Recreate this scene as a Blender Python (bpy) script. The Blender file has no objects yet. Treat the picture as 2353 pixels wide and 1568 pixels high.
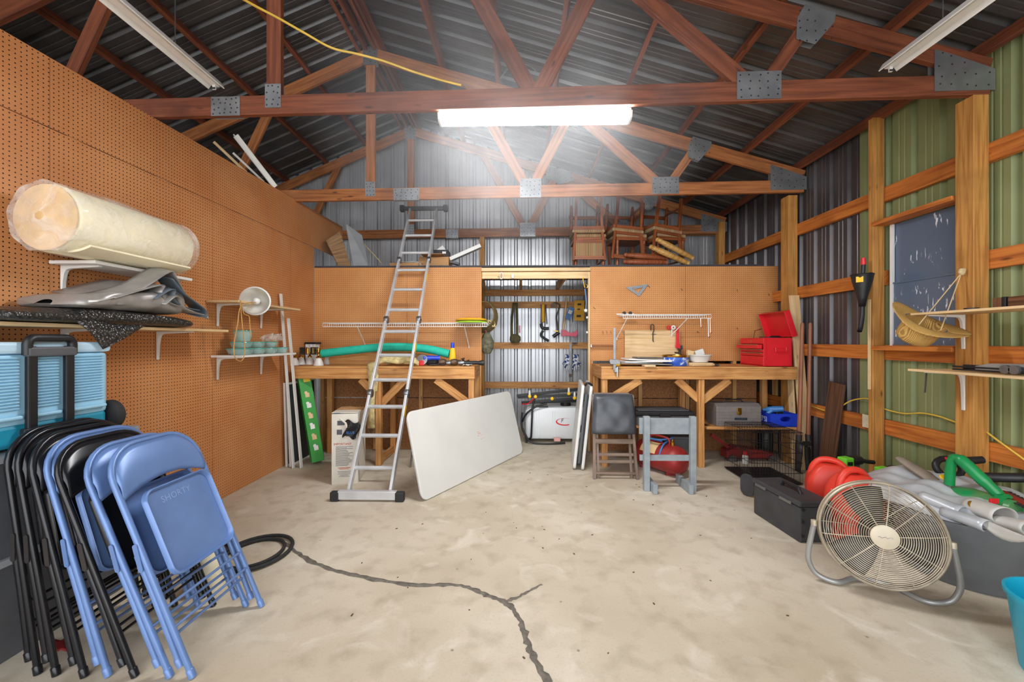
import bpy, math, random
from mathutils import Vector, Matrix, Euler
random.seed(7)
scene = bpy.context.scene
COL = scene.collection
# ------------------------------------------------------------------ camera, light, exposure
F, CX, CY, CAMZ = 926.0, 1176.5, 784.0, 1.425
YAW = 0.01998
cam_data = bpy.data.cameras.new('camera'); cam_data.sensor_width = 36.0
cam_data.lens = F / 2353.0 * 36.0; cam_data.clip_start = 0.05; cam_data.clip_end = 200
cam = bpy.data.objects.new('camera', cam_data); COL.objects.link(cam)
cam.location = (0, 0, CAMZ); cam.rotation_euler = (math.pi / 2, 0, YAW)
scene.camera = cam
scene.view_settings.view_transform = 'Standard'; scene.view_settings.look = 'None'
scene.view_settings.gamma = 1.0; scene.view_settings.use_curve_mapping = False
scene.view_settings.exposure = 1.2
world = bpy.data.worlds.new('world'); scene.world = world; world.use_nodes = True
wb = world.node_tree.nodes['Background']; wb.inputs[0].default_value = (0.93, 0.96, 1.0, 1); wb.inputs[1].default_value = 1.9
LAMP_STRENGTH = 62.0
HAZE = 0.78
scene.cycles.max_bounces = 8; scene.cycles.volume_bounces = 0; scene.cycles.transparent_max_bounces = 24

# ------------------------------------------------------------------ layout helpers
cs, sn = math.cos(YAW), math.sin(YAW)
def ray(px, py):
    xc = (px - CX) / F; zc = -(py - CY) / F
    return Vector((xc * cs - sn, xc * sn + cs, zc))
CAM = Vector((0, 0, CAMZ))
def at(px, py, Y):                       # the point at depth Y seen at that pixel
    d = ray(px, py); return CAM + d * (Y / d.y)
def fl(px, py, z=0.0):                   # on a level plane
    d = ray(px, py); return CAM + d * ((z - CAMZ) / d.z)
def onx(px, py, X):                      # on a side plane
    d = ray(px, py); return CAM + d * (X / d.x)
V = Vector
def rot(ax, deg): return Matrix.Rotation(math.radians(deg), 4, ax)
def tr(*a): return Matrix.Translation(V(a) if len(a) == 3 else a[0])
def frame(o, x, z):                      # 4x4 with given origin, x axis and approximate z axis
    x = V(x).normalized(); z = V(z); y = z.cross(x).normalized(); z = x.cross(y)
    return Matrix(((x.x, y.x, z.x, o[0]), (x.y, y.y, z.y, o[1]), (x.z, y.z, z.z, o[2]), (0, 0, 0, 1)))

class MB:
    def __init__(s): s.v = []; s.f = []; s.uv = []
    def add(s, vs, fs, uvs=None, M=None):
        n = len(s.v)
        for p in vs:
            p = V(p); s.v.append(M @ p if M is not None else p)
        for i, f in enumerate(fs):
            s.f.append([n + k for k in f])
            s.uv.append(uvs[i] if uvs else [(vs[k][0], vs[k][1] + vs[k][2]) for k in f])
        return s
    def box(s, c, d, M=None):
        hx, hy, hz = d[0] / 2, d[1] / 2, d[2] / 2
        L = [V((x, y, z)) for x in (-hx, hx) for y in (-hy, hy) for z in (-hz, hz)]
        fs = [(0, 1, 3, 2), (4, 6, 7, 5), (0, 4, 5, 1), (2, 3, 7, 6), (0, 2, 6, 4), (1, 5, 7, 3)]
        ax = max(range(3), key=lambda k: d[k]); o = [k for k in range(3) if k != ax]
        uvs = [[(L[k][ax], L[k][o[0]] + L[k][o[1]]) for k in f] for f in fs]
        T = Matrix.Translation(V(c))
        return s.add(L, fs, uvs, (M @ T) if M is not None else T)
    def beam(s, p0, p1, w, h, up=(0, 0, 1)):
        p0, p1 = V(p0), V(p1); d = p1 - p0; L = d.length
        up = V(up)
        if abs(d.normalized().dot(up)) > .98: up = V((0, 1, 0)) if abs(d.normalized().y) < .9 else V((1, 0, 0))
        return s.box((L / 2, 0, 0), (L, w, h), frame(p0, d, up))
    def tube(s, pts, r, n=8, closed=False, cap=True):
        pts = [V(p) for p in pts]; m = len(pts)
        rs = r if isinstance(r, (list, tuple)) else [r] * m
        T = []
        for i in range(m):
            a = pts[(i - 1) % m] if (closed or i > 0) else pts[i]
            b = pts[(i + 1) % m] if (closed or i < m - 1) else pts[i]
            t = (b - a); T.append(t.normalized() if t.length > 1e-9 else V((0, 0, 1)))
        ref = V((0, 0, 1)) if abs(T[0].z) < .9 else V((1, 0, 0))
        nrm = (ref - T[0] * ref.dot(T[0])).normalized()
        vs = []; acc = 0; us = []
        for i in range(m):
            nrm = nrm - T[i] * nrm.dot(T[i])
            nrm = nrm.normalized() if nrm.length > 1e-6 else T[i].orthogonal().normalized()
            bn = T[i].cross(nrm)
            if i: acc += (pts[i] - pts[i - 1]).length
            us.append(acc)
            for k in range(n):
                a = 2 * math.pi * k / n
                vs.append(pts[i] + (nrm * math.cos(a) + bn * math.sin(a)) * rs[i])
        fs = []; uvs = []
        for i in range(m if closed else m - 1):
            j = (i + 1) % m
            for k in range(n):
                l = (k + 1) % n
                fs.append((i * n + k, j * n + k, j * n + l, i * n + l)[::-1])
                uvs.append([(us[i], k * .02), (us[j], k * .02), (us[j], k * .02 + .02), (us[i], k * .02 + .02)][::-1])
        if cap and not closed:
            fs.append(tuple(range(n))); uvs.append([(0, 0)] * n)
            fs.append(tuple((m - 1) * n + k for k in reversed(range(n)))); uvs.append([(0, 0)] * n)
        return s.add(vs, fs, uvs)
    def lathe(s, prof, n=24, M=None, cap=True, sx=1, sy=1):
        vs = []; fs = []
        for r, z in prof:
            for k in range(n):
                a = 2 * math.pi * k / n; vs.append(V((r * math.cos(a) * sx, r * math.sin(a) * sy, z)))
        m = len(prof)
        for i in range(m - 1):
            for k in range(n):
                l = (k + 1) % n; fs.append((i * n + k, i * n + l, (i + 1) * n + l, (i + 1) * n + k))
        if cap:
            if prof[0][0] > 1e-6: fs.append(tuple(reversed(range(n))))
            if prof[-1][0] > 1e-6: fs.append(tuple((m - 1) * n + k for k in range(n)))
        return s.add(vs, fs, None, M)
    def prism(s, poly, t, M=None, z0=0.0):
        n = len(poly); vs = [V((p[0], p[1], z0)) for p in poly] + [V((p[0], p[1], z0 + t)) for p in poly]
        fs = [tuple(reversed(range(n))), tuple(range(n, 2 * n))] + [(k, (k + 1) % n, n + (k + 1) % n, n + k) for k in range(n)]
        return s.add(vs, fs, None, M)
    def grid(s, fn, nu, nv, M=None, thick=0):
        vs = [V(fn(i / nu, j / nv)) for i in range(nu + 1) for j in range(nv + 1)]
        fs = [(i * (nv + 1) + j, (i + 1) * (nv + 1) + j, (i + 1) * (nv + 1) + j + 1, i * (nv + 1) + j + 1) for i in range(nu) for j in range(nv)]
        return s.add(vs, fs, None, M)
    def build(s, name, m, parent=None, smooth=None, bevel=0, sub=0, solid=0, loc=None, label=None, kind=None, segs=2):
        off = V((0, 0, 0)); p = parent
        while p is not None: off += p.location; p = p.parent
        if parent is None:
            if loc is None:
                xs = [q.x for q in s.v]; ys = [q.y for q in s.v]; zs = [q.z for q in s.v]
                loc = V(((min(xs) + max(xs)) / 2, (min(ys) + max(ys)) / 2, min(zs)))
            off = V(loc)
        me = bpy.data.meshes.new(name)
        me.from_pydata([tuple(q - off) for q in s.v], [], s.f)
        ul = me.uv_layers.new(name='UVMap'); k = 0
        flat = [c for f in s.uv for u in f for c in u]
        ul.data.foreach_set('uv', flat)
        me.materials.append(m)
        if smooth is not None:
            me.polygons.foreach_set('use_smooth', [True] * len(me.polygons))
            me.update(); me.set_sharp_from_angle(angle=math.radians(smooth))
        o = bpy.data.objects.new(name, me); COL.objects.link(o)
        if parent is None: o.location = off
        else: o.parent = parent
        if solid:
            q = o.modifiers.new('solid', 'SOLIDIFY'); q.thickness = solid; q.offset = 0
        if bevel:
            q = o.modifiers.new('bevel', 'BEVEL'); q.width = bevel; q.segments = segs; q.limit_method = 'ANGLE'; q.angle_limit = math.radians(40)
        if sub:
            q = o.modifiers.new('sub', 'SUBSURF'); q.levels = sub; q.render_levels = sub
        if label: o['label'] = label
        if kind: o['kind'] = kind
        return o
def tag(o, label, cat=None, group=None, kind=None):
    o['label'] = label
    if cat: o['category'] = cat
    if group: o['group'] = group
    if kind: o['kind'] = kind
    return o
def thing(name, label, cat, loc, group=None, kind=None):
    o = bpy.data.objects.new(name, None); COL.objects.link(o); o.empty_display_size = .05
    o.location = V(loc); return tag(o, label, cat, group, kind)
def kids(o): return [c for c in bpy.data.objects if c.parent == o]
def copy_tree(o, parent=None):
    c = o.copy(); COL.objects.link(c); c.parent = parent
    for ch in kids(o): copy_tree(ch, c)
    return c
def arc(c, r, a0, a1, n, ax='xz'):
    out = []
    for i in range(n + 1):
        a = math.radians(a0 + (a1 - a0) * i / n); u, w = r * math.cos(a), r * math.sin(a)
        p = {'xz': (u, 0, w), 'xy': (u, w, 0), 'yz': (0, u, w)}[ax]; out.append(V(c) + V(p))
    return out
def smoothpts(pts, n=6):                 # Catmull-Rom
    pts = [V(p) for p in pts]; out = []
    for i in range(len(pts) - 1):
        p0 = pts[max(i - 1, 0)]; p1 = pts[i]; p2 = pts[i + 1]; p3 = pts[min(i + 2, len(pts) - 1)]
        for k in range(n):
            t = k / n
            out.append(.5 * ((2 * p1) + (p2 - p0) * t + (2 * p0 - 5 * p1 + 4 * p2 - p3) * t * t + (3 * p1 - p0 - 3 * p2 + p3) * t ** 3))
    out.append(pts[-1]); return out
def rrect(w, h, r, n=5, cx=0, cy=0):
    out = []
    for sx, sy, a in ((1, 1, 0), (-1, 1, 90), (-1, -1, 180), (1, -1, 270)):
        for k in range(n + 1):
            t = math.radians(a + 90 * k / n)
            out.append((cx + sx * (w / 2 - r) + r * math.cos(t), cy + sy * (h / 2 - r) + r * math.sin(t)))
    return out

# ------------------------------------------------------------------ materials
def srgb(c):
    if isinstance(c, str): c = tuple(int(c[i:i + 2], 16) for i in (0, 2, 4))
    return tuple(((x / 255) / 12.92 if x / 255 <= .04045 else ((x / 255 + .055) / 1.055) ** 2.4) for x in c) + (1,)
def new(name):
    m = bpy.data.materials.new(name); m.use_nodes = True; nt = m.node_tree
    return m, nt, nt.nodes['Principled BSDF']
def N(nt, t, **kw):
    n = nt.nodes.new(t)
    for k, v in kw.items():
        if k in n.inputs: n.inputs[k].default_value = v
        else: setattr(n, k, v)
    return n
def ramp(nt, stops, fac):
    r = nt.nodes.new('ShaderNodeValToRGB'); e = r.color_ramp.elements
    while len(e) < len(stops): e.new(.5)
    for i, (p, c) in enumerate(stops): e[i].position = p; e[i].color = c
    nt.links.new(fac, r.inputs[0]); return r.outputs[0]
def mixc(nt, a, b, fac, mode='MIX'):
    n = nt.nodes.new('ShaderNodeMix'); n.data_type = 'RGBA'; n.blend_type = mode
    for s, x in ((0, fac), (6, a), (7, b)):
        if hasattr(x, 'is_linked'): nt.links.new(x, n.inputs[s])
        else: n.inputs[s].default_value = x
    return n.outputs[2]
def math_(nt, op, a, b=None):
    n = nt.nodes.new('ShaderNodeMath'); n.operation = op
    for i, x in enumerate((a, b)):
        if x is None: continue
        if hasattr(x, 'is_linked'): nt.links.new(x, n.inputs[i])
        else: n.inputs[i].default_value = x
    return n.outputs[0]
def bump(nt, b, h, strength=.3, dist=.01):
    n = nt.nodes.new('ShaderNodeBump'); n.inputs['Strength'].default_value = strength; n.inputs['Distance'].default_value = dist
    nt.links.new(h, n.inputs['Height']); nt.links.new(n.outputs[0], b.inputs['Normal'])
def paint(name, c, rough=.5, metal=0, var=.08, scale=8, bmp=0, c2=None, dirt=.0):
    m, nt, b = new(name); c = srgb(c)
    tc = N(nt, 'ShaderNodeTexCoord'); no = N(nt, 'ShaderNodeTexNoise', Scale=scale, Detail=5.0)
    nt.links.new(tc.outputs['Object'], no.inputs['Vector'])
    lo = srgb(c2) if c2 else tuple(x * (1 - var * 2) for x in c[:3]) + (1,)
    hi = tuple(min(1, x * (1 + var * .6)) for x in c[:3]) + (1,)
    nt.links.new(ramp(nt, [(.3, lo), (.65, hi)], no.outputs[0]), b.inputs['Base Color'])
    b.inputs['Roughness'].default_value = rough; b.inputs['Metallic'].default_value = metal
    if bmp: bump(nt, b, no.outputs[0], bmp, .004)
    return m
def wood(name, c1, c2, grain=26, rough=.62, knots=True, stain=None):
    m, nt, b = new(name)
    uv = N(nt, 'ShaderNodeUVMap'); oi = N(nt, 'ShaderNodeObjectInfo')
    mp = N(nt, 'ShaderNodeMapping'); mp.inputs['Scale'].default_value = (1.3, grain, 1)
    ad = N(nt, 'ShaderNodeVectorMath', operation='ADD')
    cb = N(nt, 'ShaderNodeCombineXYZ'); r = math_(nt, 'MULTIPLY', oi.outputs['Random'], 37.0)
    nt.links.new(r, cb.inputs[0]); nt.links.new(r, cb.inputs[1])
    nt.links.new(uv.outputs[0], ad.inputs[0]); nt.links.new(cb.outputs[0], ad.inputs[1]); nt.links.new(ad.outputs[0], mp.inputs[0])
    no = N(nt, 'ShaderNodeTexNoise', Scale=1.6, Detail=6.0, Distortion=.6); nt.links.new(mp.outputs[0], no.inputs['Vector'])
    col = ramp(nt, [(.3, srgb(c2)), (.62, srgb(c1))], no.outputs[0])
    n2 = N(nt, 'ShaderNodeTexNoise', Scale=2.2, Detail=3.0); nt.links.new(ad.outputs[0], n2.inputs['Vector'])
    col = mixc(nt, col, tuple(x * .55 for x in srgb(c2)[:3]) + (1,), ramp(nt, [(.52, (0, 0, 0, 1)), (.78, (.7, .7, .7, 1))], n2.outputs[0]))
    if knots:
        mk = N(nt, 'ShaderNodeMapping'); mk.inputs['Scale'].default_value = (2.6, 9, 1); nt.links.new(ad.outputs[0], mk.inputs[0])
        vo = N(nt, 'ShaderNodeTexVoronoi', Scale=1.0); vo.inputs['Randomness'].default_value = 1; nt.links.new(mk.outputs[0], vo.inputs['Vector'])
        col = mixc(nt, col, tuple(x * .25 for x in srgb(c2)[:3]) + (1,), ramp(nt, [(.04, (.85, .85, .85, 1)), (.12, (0, 0, 0, 1))], vo.outputs['Distance']))
    nt.links.new(col, b.inputs['Base Color']); b.inputs['Roughness'].default_value = rough
    bump(nt, b, no.outputs[0], .15, .003)
    return m
def pegboard(name, ax, c1, c2):
    m, nt, b = new(name)
    tc = N(nt, 'ShaderNodeTexCoord'); sp = N(nt, 'ShaderNodeSeparateXYZ')
    ge = N(nt, 'ShaderNodeNewGeometry'); nt.links.new(ge.outputs['Position'], sp.inputs[0])
    d = []
    for k in (ax, 2):
        fr = math_(nt, 'FRACT', math_(nt, 'ADD', math_(nt, 'DIVIDE', sp.outputs[k], .0254), 500.0)); q = math_(nt, 'SUBTRACT', fr, .5)
        d.append(math_(nt, 'MULTIPLY', q, q))
    r = math_(nt, 'SQRT', math_(nt, 'ADD', d[0], d[1]))
    hole = math_(nt, 'LESS_THAN', r, .15)
    no = N(nt, 'ShaderNodeTexNoise', Scale=2.5, Detail=6.0); nt.links.new(ge.outputs['Position'], no.inputs['Vector'])
    n2 = N(nt, 'ShaderNodeTexNoise', Scale=90.0, Detail=3.0); nt.links.new(ge.outputs['Position'], n2.inputs['Vector'])
    col = ramp(nt, [(.3, srgb(c2)), (.7, srgb(c1))], no.outputs[0])
    col = mixc(nt, col, srgb(c2), math_(nt, 'MULTIPLY', n2.outputs[0], .35))
    col = mixc(nt, col, srgb('24100a'), hole)
    nt.links.new(col, b.inputs['Base Color']); b.inputs['Roughness'].default_value = .5
    b.inputs['Specular IOR Level'].default_value = .35
    bump(nt, b, math_(nt, 'SUBTRACT', 1.0, hole), .5, .003)
    return m
def sheetmetal(name, c, c2, rough=.4, metal=.55, scale=3, streak=None, bmp=.1):
    m, nt, b = new(name)
    ge = N(nt, 'ShaderNodeNewGeometry'); mp = N(nt, 'ShaderNodeMapping')
    mp.inputs['Scale'].default_value = streak or (1, 1, 1); nt.links.new(ge.outputs['Position'], mp.inputs[0])
    no = N(nt, 'ShaderNodeTexNoise', Scale=scale, Detail=7.0); nt.links.new(mp.outputs[0], no.inputs['Vector'])
    n2 = N(nt, 'ShaderNodeTexNoise', Scale=scale * 30, Detail=2.0); nt.links.new(mp.outputs[0], n2.inputs['Vector'])
    col = mixc(nt, ramp(nt, [(.3, srgb(c2)), (.7, srgb(c))], no.outputs[0]), srgb(c2), math_(nt, 'MULTIPLY', n2.outputs[0], .5))
    nt.links.new(col, b.inputs['Base Color']); b.inputs['Metallic'].default_value = metal
    nt.links.new(math_(nt, 'ADD', math_(nt, 'MULTIPLY', no.outputs[0], .25), rough - .12), b.inputs['Roughness'])
    return m
def glassy(name, c, alpha=.3, rough=.05):
    m, nt, b = new(name); b.inputs['Base Color'].default_value = srgb(c); b.inputs['Roughness'].default_value = rough
    b.inputs['Alpha'].default_value = alpha
    return m
def emit(name, c, s):
    m, nt, b = new(name); b.inputs['Base Color'].default_value = srgb(c)
    b.inputs['Emission Color'].default_value = srgb(c); b.inputs['Emission Strength'].default_value = s; return m

M = {}
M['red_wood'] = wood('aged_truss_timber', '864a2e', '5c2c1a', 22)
M['truss_lamplit'] = wood('lamplit_truss_timber', 'b0703f', '824a25', 22)  # near-truss timber again, lamplight on the rear trusses put into its colour
M['orange_wood'] = wood('orange_girt_timber', 'cc7c33', '9c4f1a', 24)
M['post_wood'] = wood('treated_post_timber', 'c68f49', '9a6428', 30)
M['bench_wood'] = wood('bench_pine', 'd09a5c', 'a8682f', 22)
M['pale_wood'] = wood('pale_pine', 'e3c598', 'cda873', 24)
M['mid_wood'] = wood('plain_pine', 'd2a56b', 'b27d45', 24)
M['dark_wood'] = wood('walnut_panel', '6b4a35', '3c261a', 40, .5, False)
M['chair_wood'] = wood('reddish_chair_wood', '9a5730', '6a3318', 30, .4, False)
M['peg_x'] = pegboard('pegboard_back', 0, 'd2985f', 'bf824b')
M['peg_y'] = pegboard('pegboard_side', 1, 'd39662', 'c17d4a')
M['hardboard'] = paint('brown_hardboard', 'b07444', .55, 0, .1, 4)
M['osb'] = paint('osb', '9a6a3e', .8, 0, .2, 45, .15, '7d5230')
M['galv'] = sheetmetal('galvanised_sheet', 'b9bcbf', '8f9295', .38, .75, 6)
M['roof_metal'] = sheetmetal('grey_roof_sheet', '6c6a6a', '454444', .36, .5, 2)
M['roof_dark'] = sheetmetal('weathered_purlin', '76777a', '55565a', .42, .35, 2)
M['dark_siding'] = sheetmetal('dark_grey_siding', '6a6566', '4a4648', .34, .5, 2)
M['green_siding'] = sheetmetal('olive_green_siding', '8f9668', '7f875a', .5, .12, 3)
M['back_siding'] = sheetmetal('light_grey_siding', 'c3c5c8', 'aeb0b3', .34, .55, 3)
M['alu'] = sheetmetal('ladder_aluminium', 'e2e4e6', 'cccdd0', .36, .4, 8)
M['black'] = paint('black_plastic', '1d1d20', .45)
M['black_metal'] = paint('black_enamel', '17171a', .28, .1)
M['rubber'] = paint('rubber', '2a2a2b', .8)
M['white'] = paint('white_enamel', 'e6e5e1', .4, 0, .03)
M['white_plastic'] = paint('white_plastic', 'd9dad6', .45, 0, .03)
M['chrome'] = paint('bright_steel', 'c9cbcd', .22, 1, .03)
M['steel'] = paint('dull_steel', '8f9194', .4, .9, .1)
M['dark_steel'] = paint('dark_steel', '4a4847', .5, .7, .15)
M['brass'] = paint('polished_brass', 'c79a44', .22, 1, .08)
M['red'] = paint('red_enamel', 'd8202c', .35, 0, .04)
M['dark_red'] = paint('dull_red_enamel', '9c2d2b', .45, .1, .12)
M['blue'] = paint('blue_plastic', '1f3fc4', .4, 0, .05)
M['yellow'] = paint('yellow_plastic', 'f2c118', .45, 0, .05)
M['green'] = paint('green_plastic', '0f8a4a', .35, 0, .08)
M['lime'] = paint('lime_plastic', '74d63a', .4, 0, .05)
M['cloth_olive'] = paint('olive_webbing', '5a5638', .85, 0, .2, 30, .3)
M['grey_plastic'] = paint('grey_plastic', '55575b', .5, 0, .08)
# ------------------------------------------------------------------ the shell
XL, XR, YB, YP, YF = -2.69, 3.27, 6.66, 5.21, -2.2
LBX = -5.6                                # far left outer wall, beyond the pegboard partition
RIDGE_X, RIDGE_Z = -1.78, 5.02
def roof_z(x): return RIDGE_Z - .308 * (x - RIDGE_X) if x > RIDGE_X else RIDGE_Z + .42 * (x - RIDGE_X)
# floor -------------------------------------------------------------
m, nt, b = new('worn_concrete')
ge = N(nt, 'ShaderNodeNewGeometry')
n1 = N(nt, 'ShaderNodeTexNoise', Scale=.9, Detail=7.0); n2 = N(nt, 'ShaderNodeTexNoise', Scale=7.0, Detail=8.0); n3 = N(nt, 'ShaderNodeTexNoise', Scale=90.0, Detail=4.0)
n4 = N(nt, 'ShaderNodeTexNoise', Scale=3.3, Detail=9.0, Distortion=1.2)
for n in (n1, n2, n3, n4): nt.links.new(ge.outputs['Position'], n.inputs['Vector'])
col = ramp(nt, [(.3, srgb('b3a58e')), (.7, srgb('d3c9b7'))], n1.outputs[0])
col = mixc(nt, col, srgb('9a8c76'), ramp(nt, [(.5, (0, 0, 0, 1)), (.75, (.6, .6, .6, 1))], n2.outputs[0]))
col = mixc(nt, col, srgb('ded7c9'), ramp(nt, [(.56, (0, 0, 0, 1)), (.72, (.55, .55, .55, 1))], n4.outputs[0]))
col = mixc(nt, col, srgb('8f826e'), ramp(nt, [(.55, (0, 0, 0, 1)), (.8, (.35, .35, .35, 1))], n3.outputs[0]))
vo = N(nt, 'ShaderNodeTexVoronoi', Scale=5.0); nt.links.new(ge.outputs['Position'], vo.inputs['Vector'])
col = mixc(nt, col, srgb('6f6454'), ramp(nt, [(.015, (.8, .8, .8, 1)), (.05, (0, 0, 0, 1))], vo.outputs['Distance']))
nt.links.new(col, b.inputs['Base Color']); b.inputs['Roughness'].default_value = .75
bump(nt, b, n2.outputs[0], .12, .006); M['concrete'] = m
g = MB(); g.box(((LBX + XR) / 2, (YF - 1 + YB) / 2, -.05), (XR - LBX + .3, YB - YF + 1.3, .1))
floor = tag(g.build('floor', M['concrete']), 'worn beige concrete slab floor of the shed', kind='structure')
M['sealant'] = paint('dark_crack_filler', '6e675d', .8, 0, .2, 30)
def strip_on_floor(pix, w0, w1):
    pts = smoothpts([fl(x, y, .0) for x, y in pix], 8); g = MB(); vs = []
    n = len(pts)
    for i, p in enumerate(pts):
        t = (pts[min(i + 1, n - 1)] - pts[max(i - 1, 0)]).normalized(); nn = V((-t.y, t.x, 0))
        w = (w0 + (w1 - w0) * i / n) * random.uniform(.65, 1.35); j = nn * random.uniform(-.006, .006)
        vs += [p + nn * w + j + V((0, 0, .001)), p + j + V((0, 0, .004)), p - nn * w + j + V((0, 0, .001))]
    fs = []
    for i in range(n - 1):
        for k in (0, 1): fs.append((3 * i + k, 3 * i + k + 1, 3 * i + 3 + k + 1, 3 * i + 3 + k))
    return g.add(vs, fs)
strip_on_floor([(655, 1248), (700, 1282), (760, 1308), (850, 1330), (960, 1346), (1050, 1345), (1110, 1365), (1160, 1385), (1190, 1415), (1207, 1460), (1225, 1510), (1262, 1575)], .016, .016).build('crack_filler', M['sealant'], floor)
strip_on_floor([(1160, 1385), (1200, 1368), (1245, 1344)], .011, .006).build('crack_filler', M['sealant'], floor)
# ribbed sheets ------------------------------------------------------
def rib_profile(L, pitch=.2286, start=0.0):   # (offset along, depth) pairs
    out = [(0, 0)]; x = start
    while x < L - .09:
        for a, d in ((0, 0), (.02, .031), (.042, .031), (.062, 0), (.118, 0), (.124, .004), (.13, .004), (.136, 0), (.168, 0), (.174, .004), (.18, .004), (.186, 0)):
            if x + a < L and x + a > out[-1][0]: out.append((x + a, d))
        x += pitch
    out.append((L, 0)); return out
def ribbed(g, o, u, w, n, L, start=.05):       # profile along u (length L), swept along vector w, ribs raised along n
    pr = rib_profile(L, start=start); u = V(u); w = V(w); n = V(n); o = V(o)
    vs = []
    for a, d in pr: vs += [o + u * a + n * d, o + u * a + n * d + w]
    return g.add(vs, [(2 * i, 2 * i + 2, 2 * i + 3, 2 * i + 1) for i in range(len(pr) - 1)])
def sheet_run(parent, name, mats, o, u, w, n, total, width=.9144):
    k = 0; x = 0
    while x < total - .02:
        L = min(width, total - x); g = MB(); ribbed(g, V(o) + V(u) * x, u, w, n, L)
        g.build(name, mats(x, L), parent); x += L; k += 1
def wroot(name, label): return thing(name, label, None, (0, 0, 0), None, 'structure')
wall_right = wroot('wall_right', 'right side wall of ribbed steel siding on horizontal timber girts')
sheet_run(wall_right, 'siding_panel', lambda x, L: M['dark_siding'], (XR, YB, 0), (0, -1, 0), (0, 0, 3.475), (1, 0, 0), YB - 3.94)
sheet_run(wall_right, 'siding_panel', lambda x, L: M['green_siding'], (XR - .004, 3.94, 0), (0, -1, 0), (0, 0, 3.475), (1, 0, 0), 3.94 - YF)
wall_back = wroot('wall_back', 'back gable wall of light grey ribbed steel siding')
def back_sheets():
    x = XR; W = .9144
    while x > LBX + .02:
        x2 = max(x - W, LBX); g = MB()
        xs = [x2] + ([RIDGE_X] if x2 < RIDGE_X < x else []) + [x]
        for a, c in zip(xs, xs[1:]):
            pr = rib_profile(c - a, start=.06); vs = []
            for s_, d in pr: vs += [V((a + s_, YB + d, 0)), V((a + s_, YB + d, roof_z(a + s_) + .02))]
            g.add(vs, [(2 * i, 2 * i + 2, 2 * i + 3, 2 * i + 1) for i in range(len(pr) - 1)])
        g.build('siding_panel', M['back_siding'], wall_back); x = x2
back_sheets()
wall_far = wroot('wall_far_left', 'outer left wall of ribbed steel beyond the pegboard')
sheet_run(wall_far, 'siding_panel', lambda x, L: M['dark_siding'], (LBX, YF, 0), (0, 1, 0), (0, 0, 3.5), (-1, 0, 0), YB - YF)
ceiling = wroot('ceiling', 'pitched ceiling of bare ribbed steel roof sheets over timber purlins')
sl = V((XR + .3 - RIDGE_X, 0, roof_z(XR + .3) - RIDGE_Z)); sr = V((LBX - .3 - RIDGE_X, 0, roof_z(LBX - .3) - RIDGE_Z))
sheet_run(ceiling, 'roof_sheet', lambda x, L: M['roof_metal'], (RIDGE_X, YF, RIDGE_Z), (0, 1, 0), sl, (.29, 0, .95), YB - YF + .3)
sheet_run(ceiling, 'roof_sheet', lambda x, L: M['roof_metal'], (RIDGE_X, YF, RIDGE_Z), (0, 1, 0), sr, (-.39, 0, .92), YB - YF + .3)
for x in (3.20, 2.6, 1.86, 1.12, .4, -.25, -.93, -1.66, -1.93, -2.53, -3.19, -3.86, -4.55, -5.25):
    g = MB(); up = V((.29, 0, .95)) if x > RIDGE_X else V((-.39, 0, .92))
    z = roof_z(x) - .05
    g.beam((x, YF, z), (x, YB - .01, z), .04, .092, up); g.build('purlin', M['red_wood'], ceiling)
# girts on the right and back walls ------------------------------------
for z in (.665, 1.325, 1.985, 2.72):
    if z == 1.985: segs = ((YF, 2.86), (3.63, YB - .05))
    else: segs = ((YF, YB - .05),)
    for a, c in segs:
        g = MB(); g.beam((XR - .03, a, z), (XR - .03, c, z), .04, .13); g.build('girt', M['orange_wood'], wall_right)
for z in (2.22, 2.02, 1.35, .70, 3.2):
    g = MB(); g.beam((-2.6, YB - .025, z), (XR - .06, YB - .025, z), .04, .105); g.build('girt', M['bench_wood'], wall_back)
# wooden posts -----------------------------------------------------------
def post(x0, x1, y0, y1, z1, label, m='post_wood'):
    g = MB(); g.box(((x0 + x1) / 2, (y0 + y1) / 2, z1 / 2), (x1 - x0, y1 - y0, z1))
    return tag(g.build('support_post', M[m], bevel=.004), label, 'post')
PX = 3.115
post(PX, PX + .105, 2.83, 2.95, 3.12, 'thick timber post under the near truss, right of the painted window')
post(PX, PX + .10, 3.62, 3.67, 3.40, 'timber stud left of the painted window with a yardstick on it')
post(PX, PX + .105, 4.74, 4.88, 3.12, 'timber post behind the right workbench end under the second truss')
post(PX - .0, PX + .10, 6.38, 6.50, 3.30, 'short looking timber post at the back right corner above the loft')
post(-.655, -.575, 6.5, 6.6, 3.2, 'slim timber post on the back wall behind the loft boxes')
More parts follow.
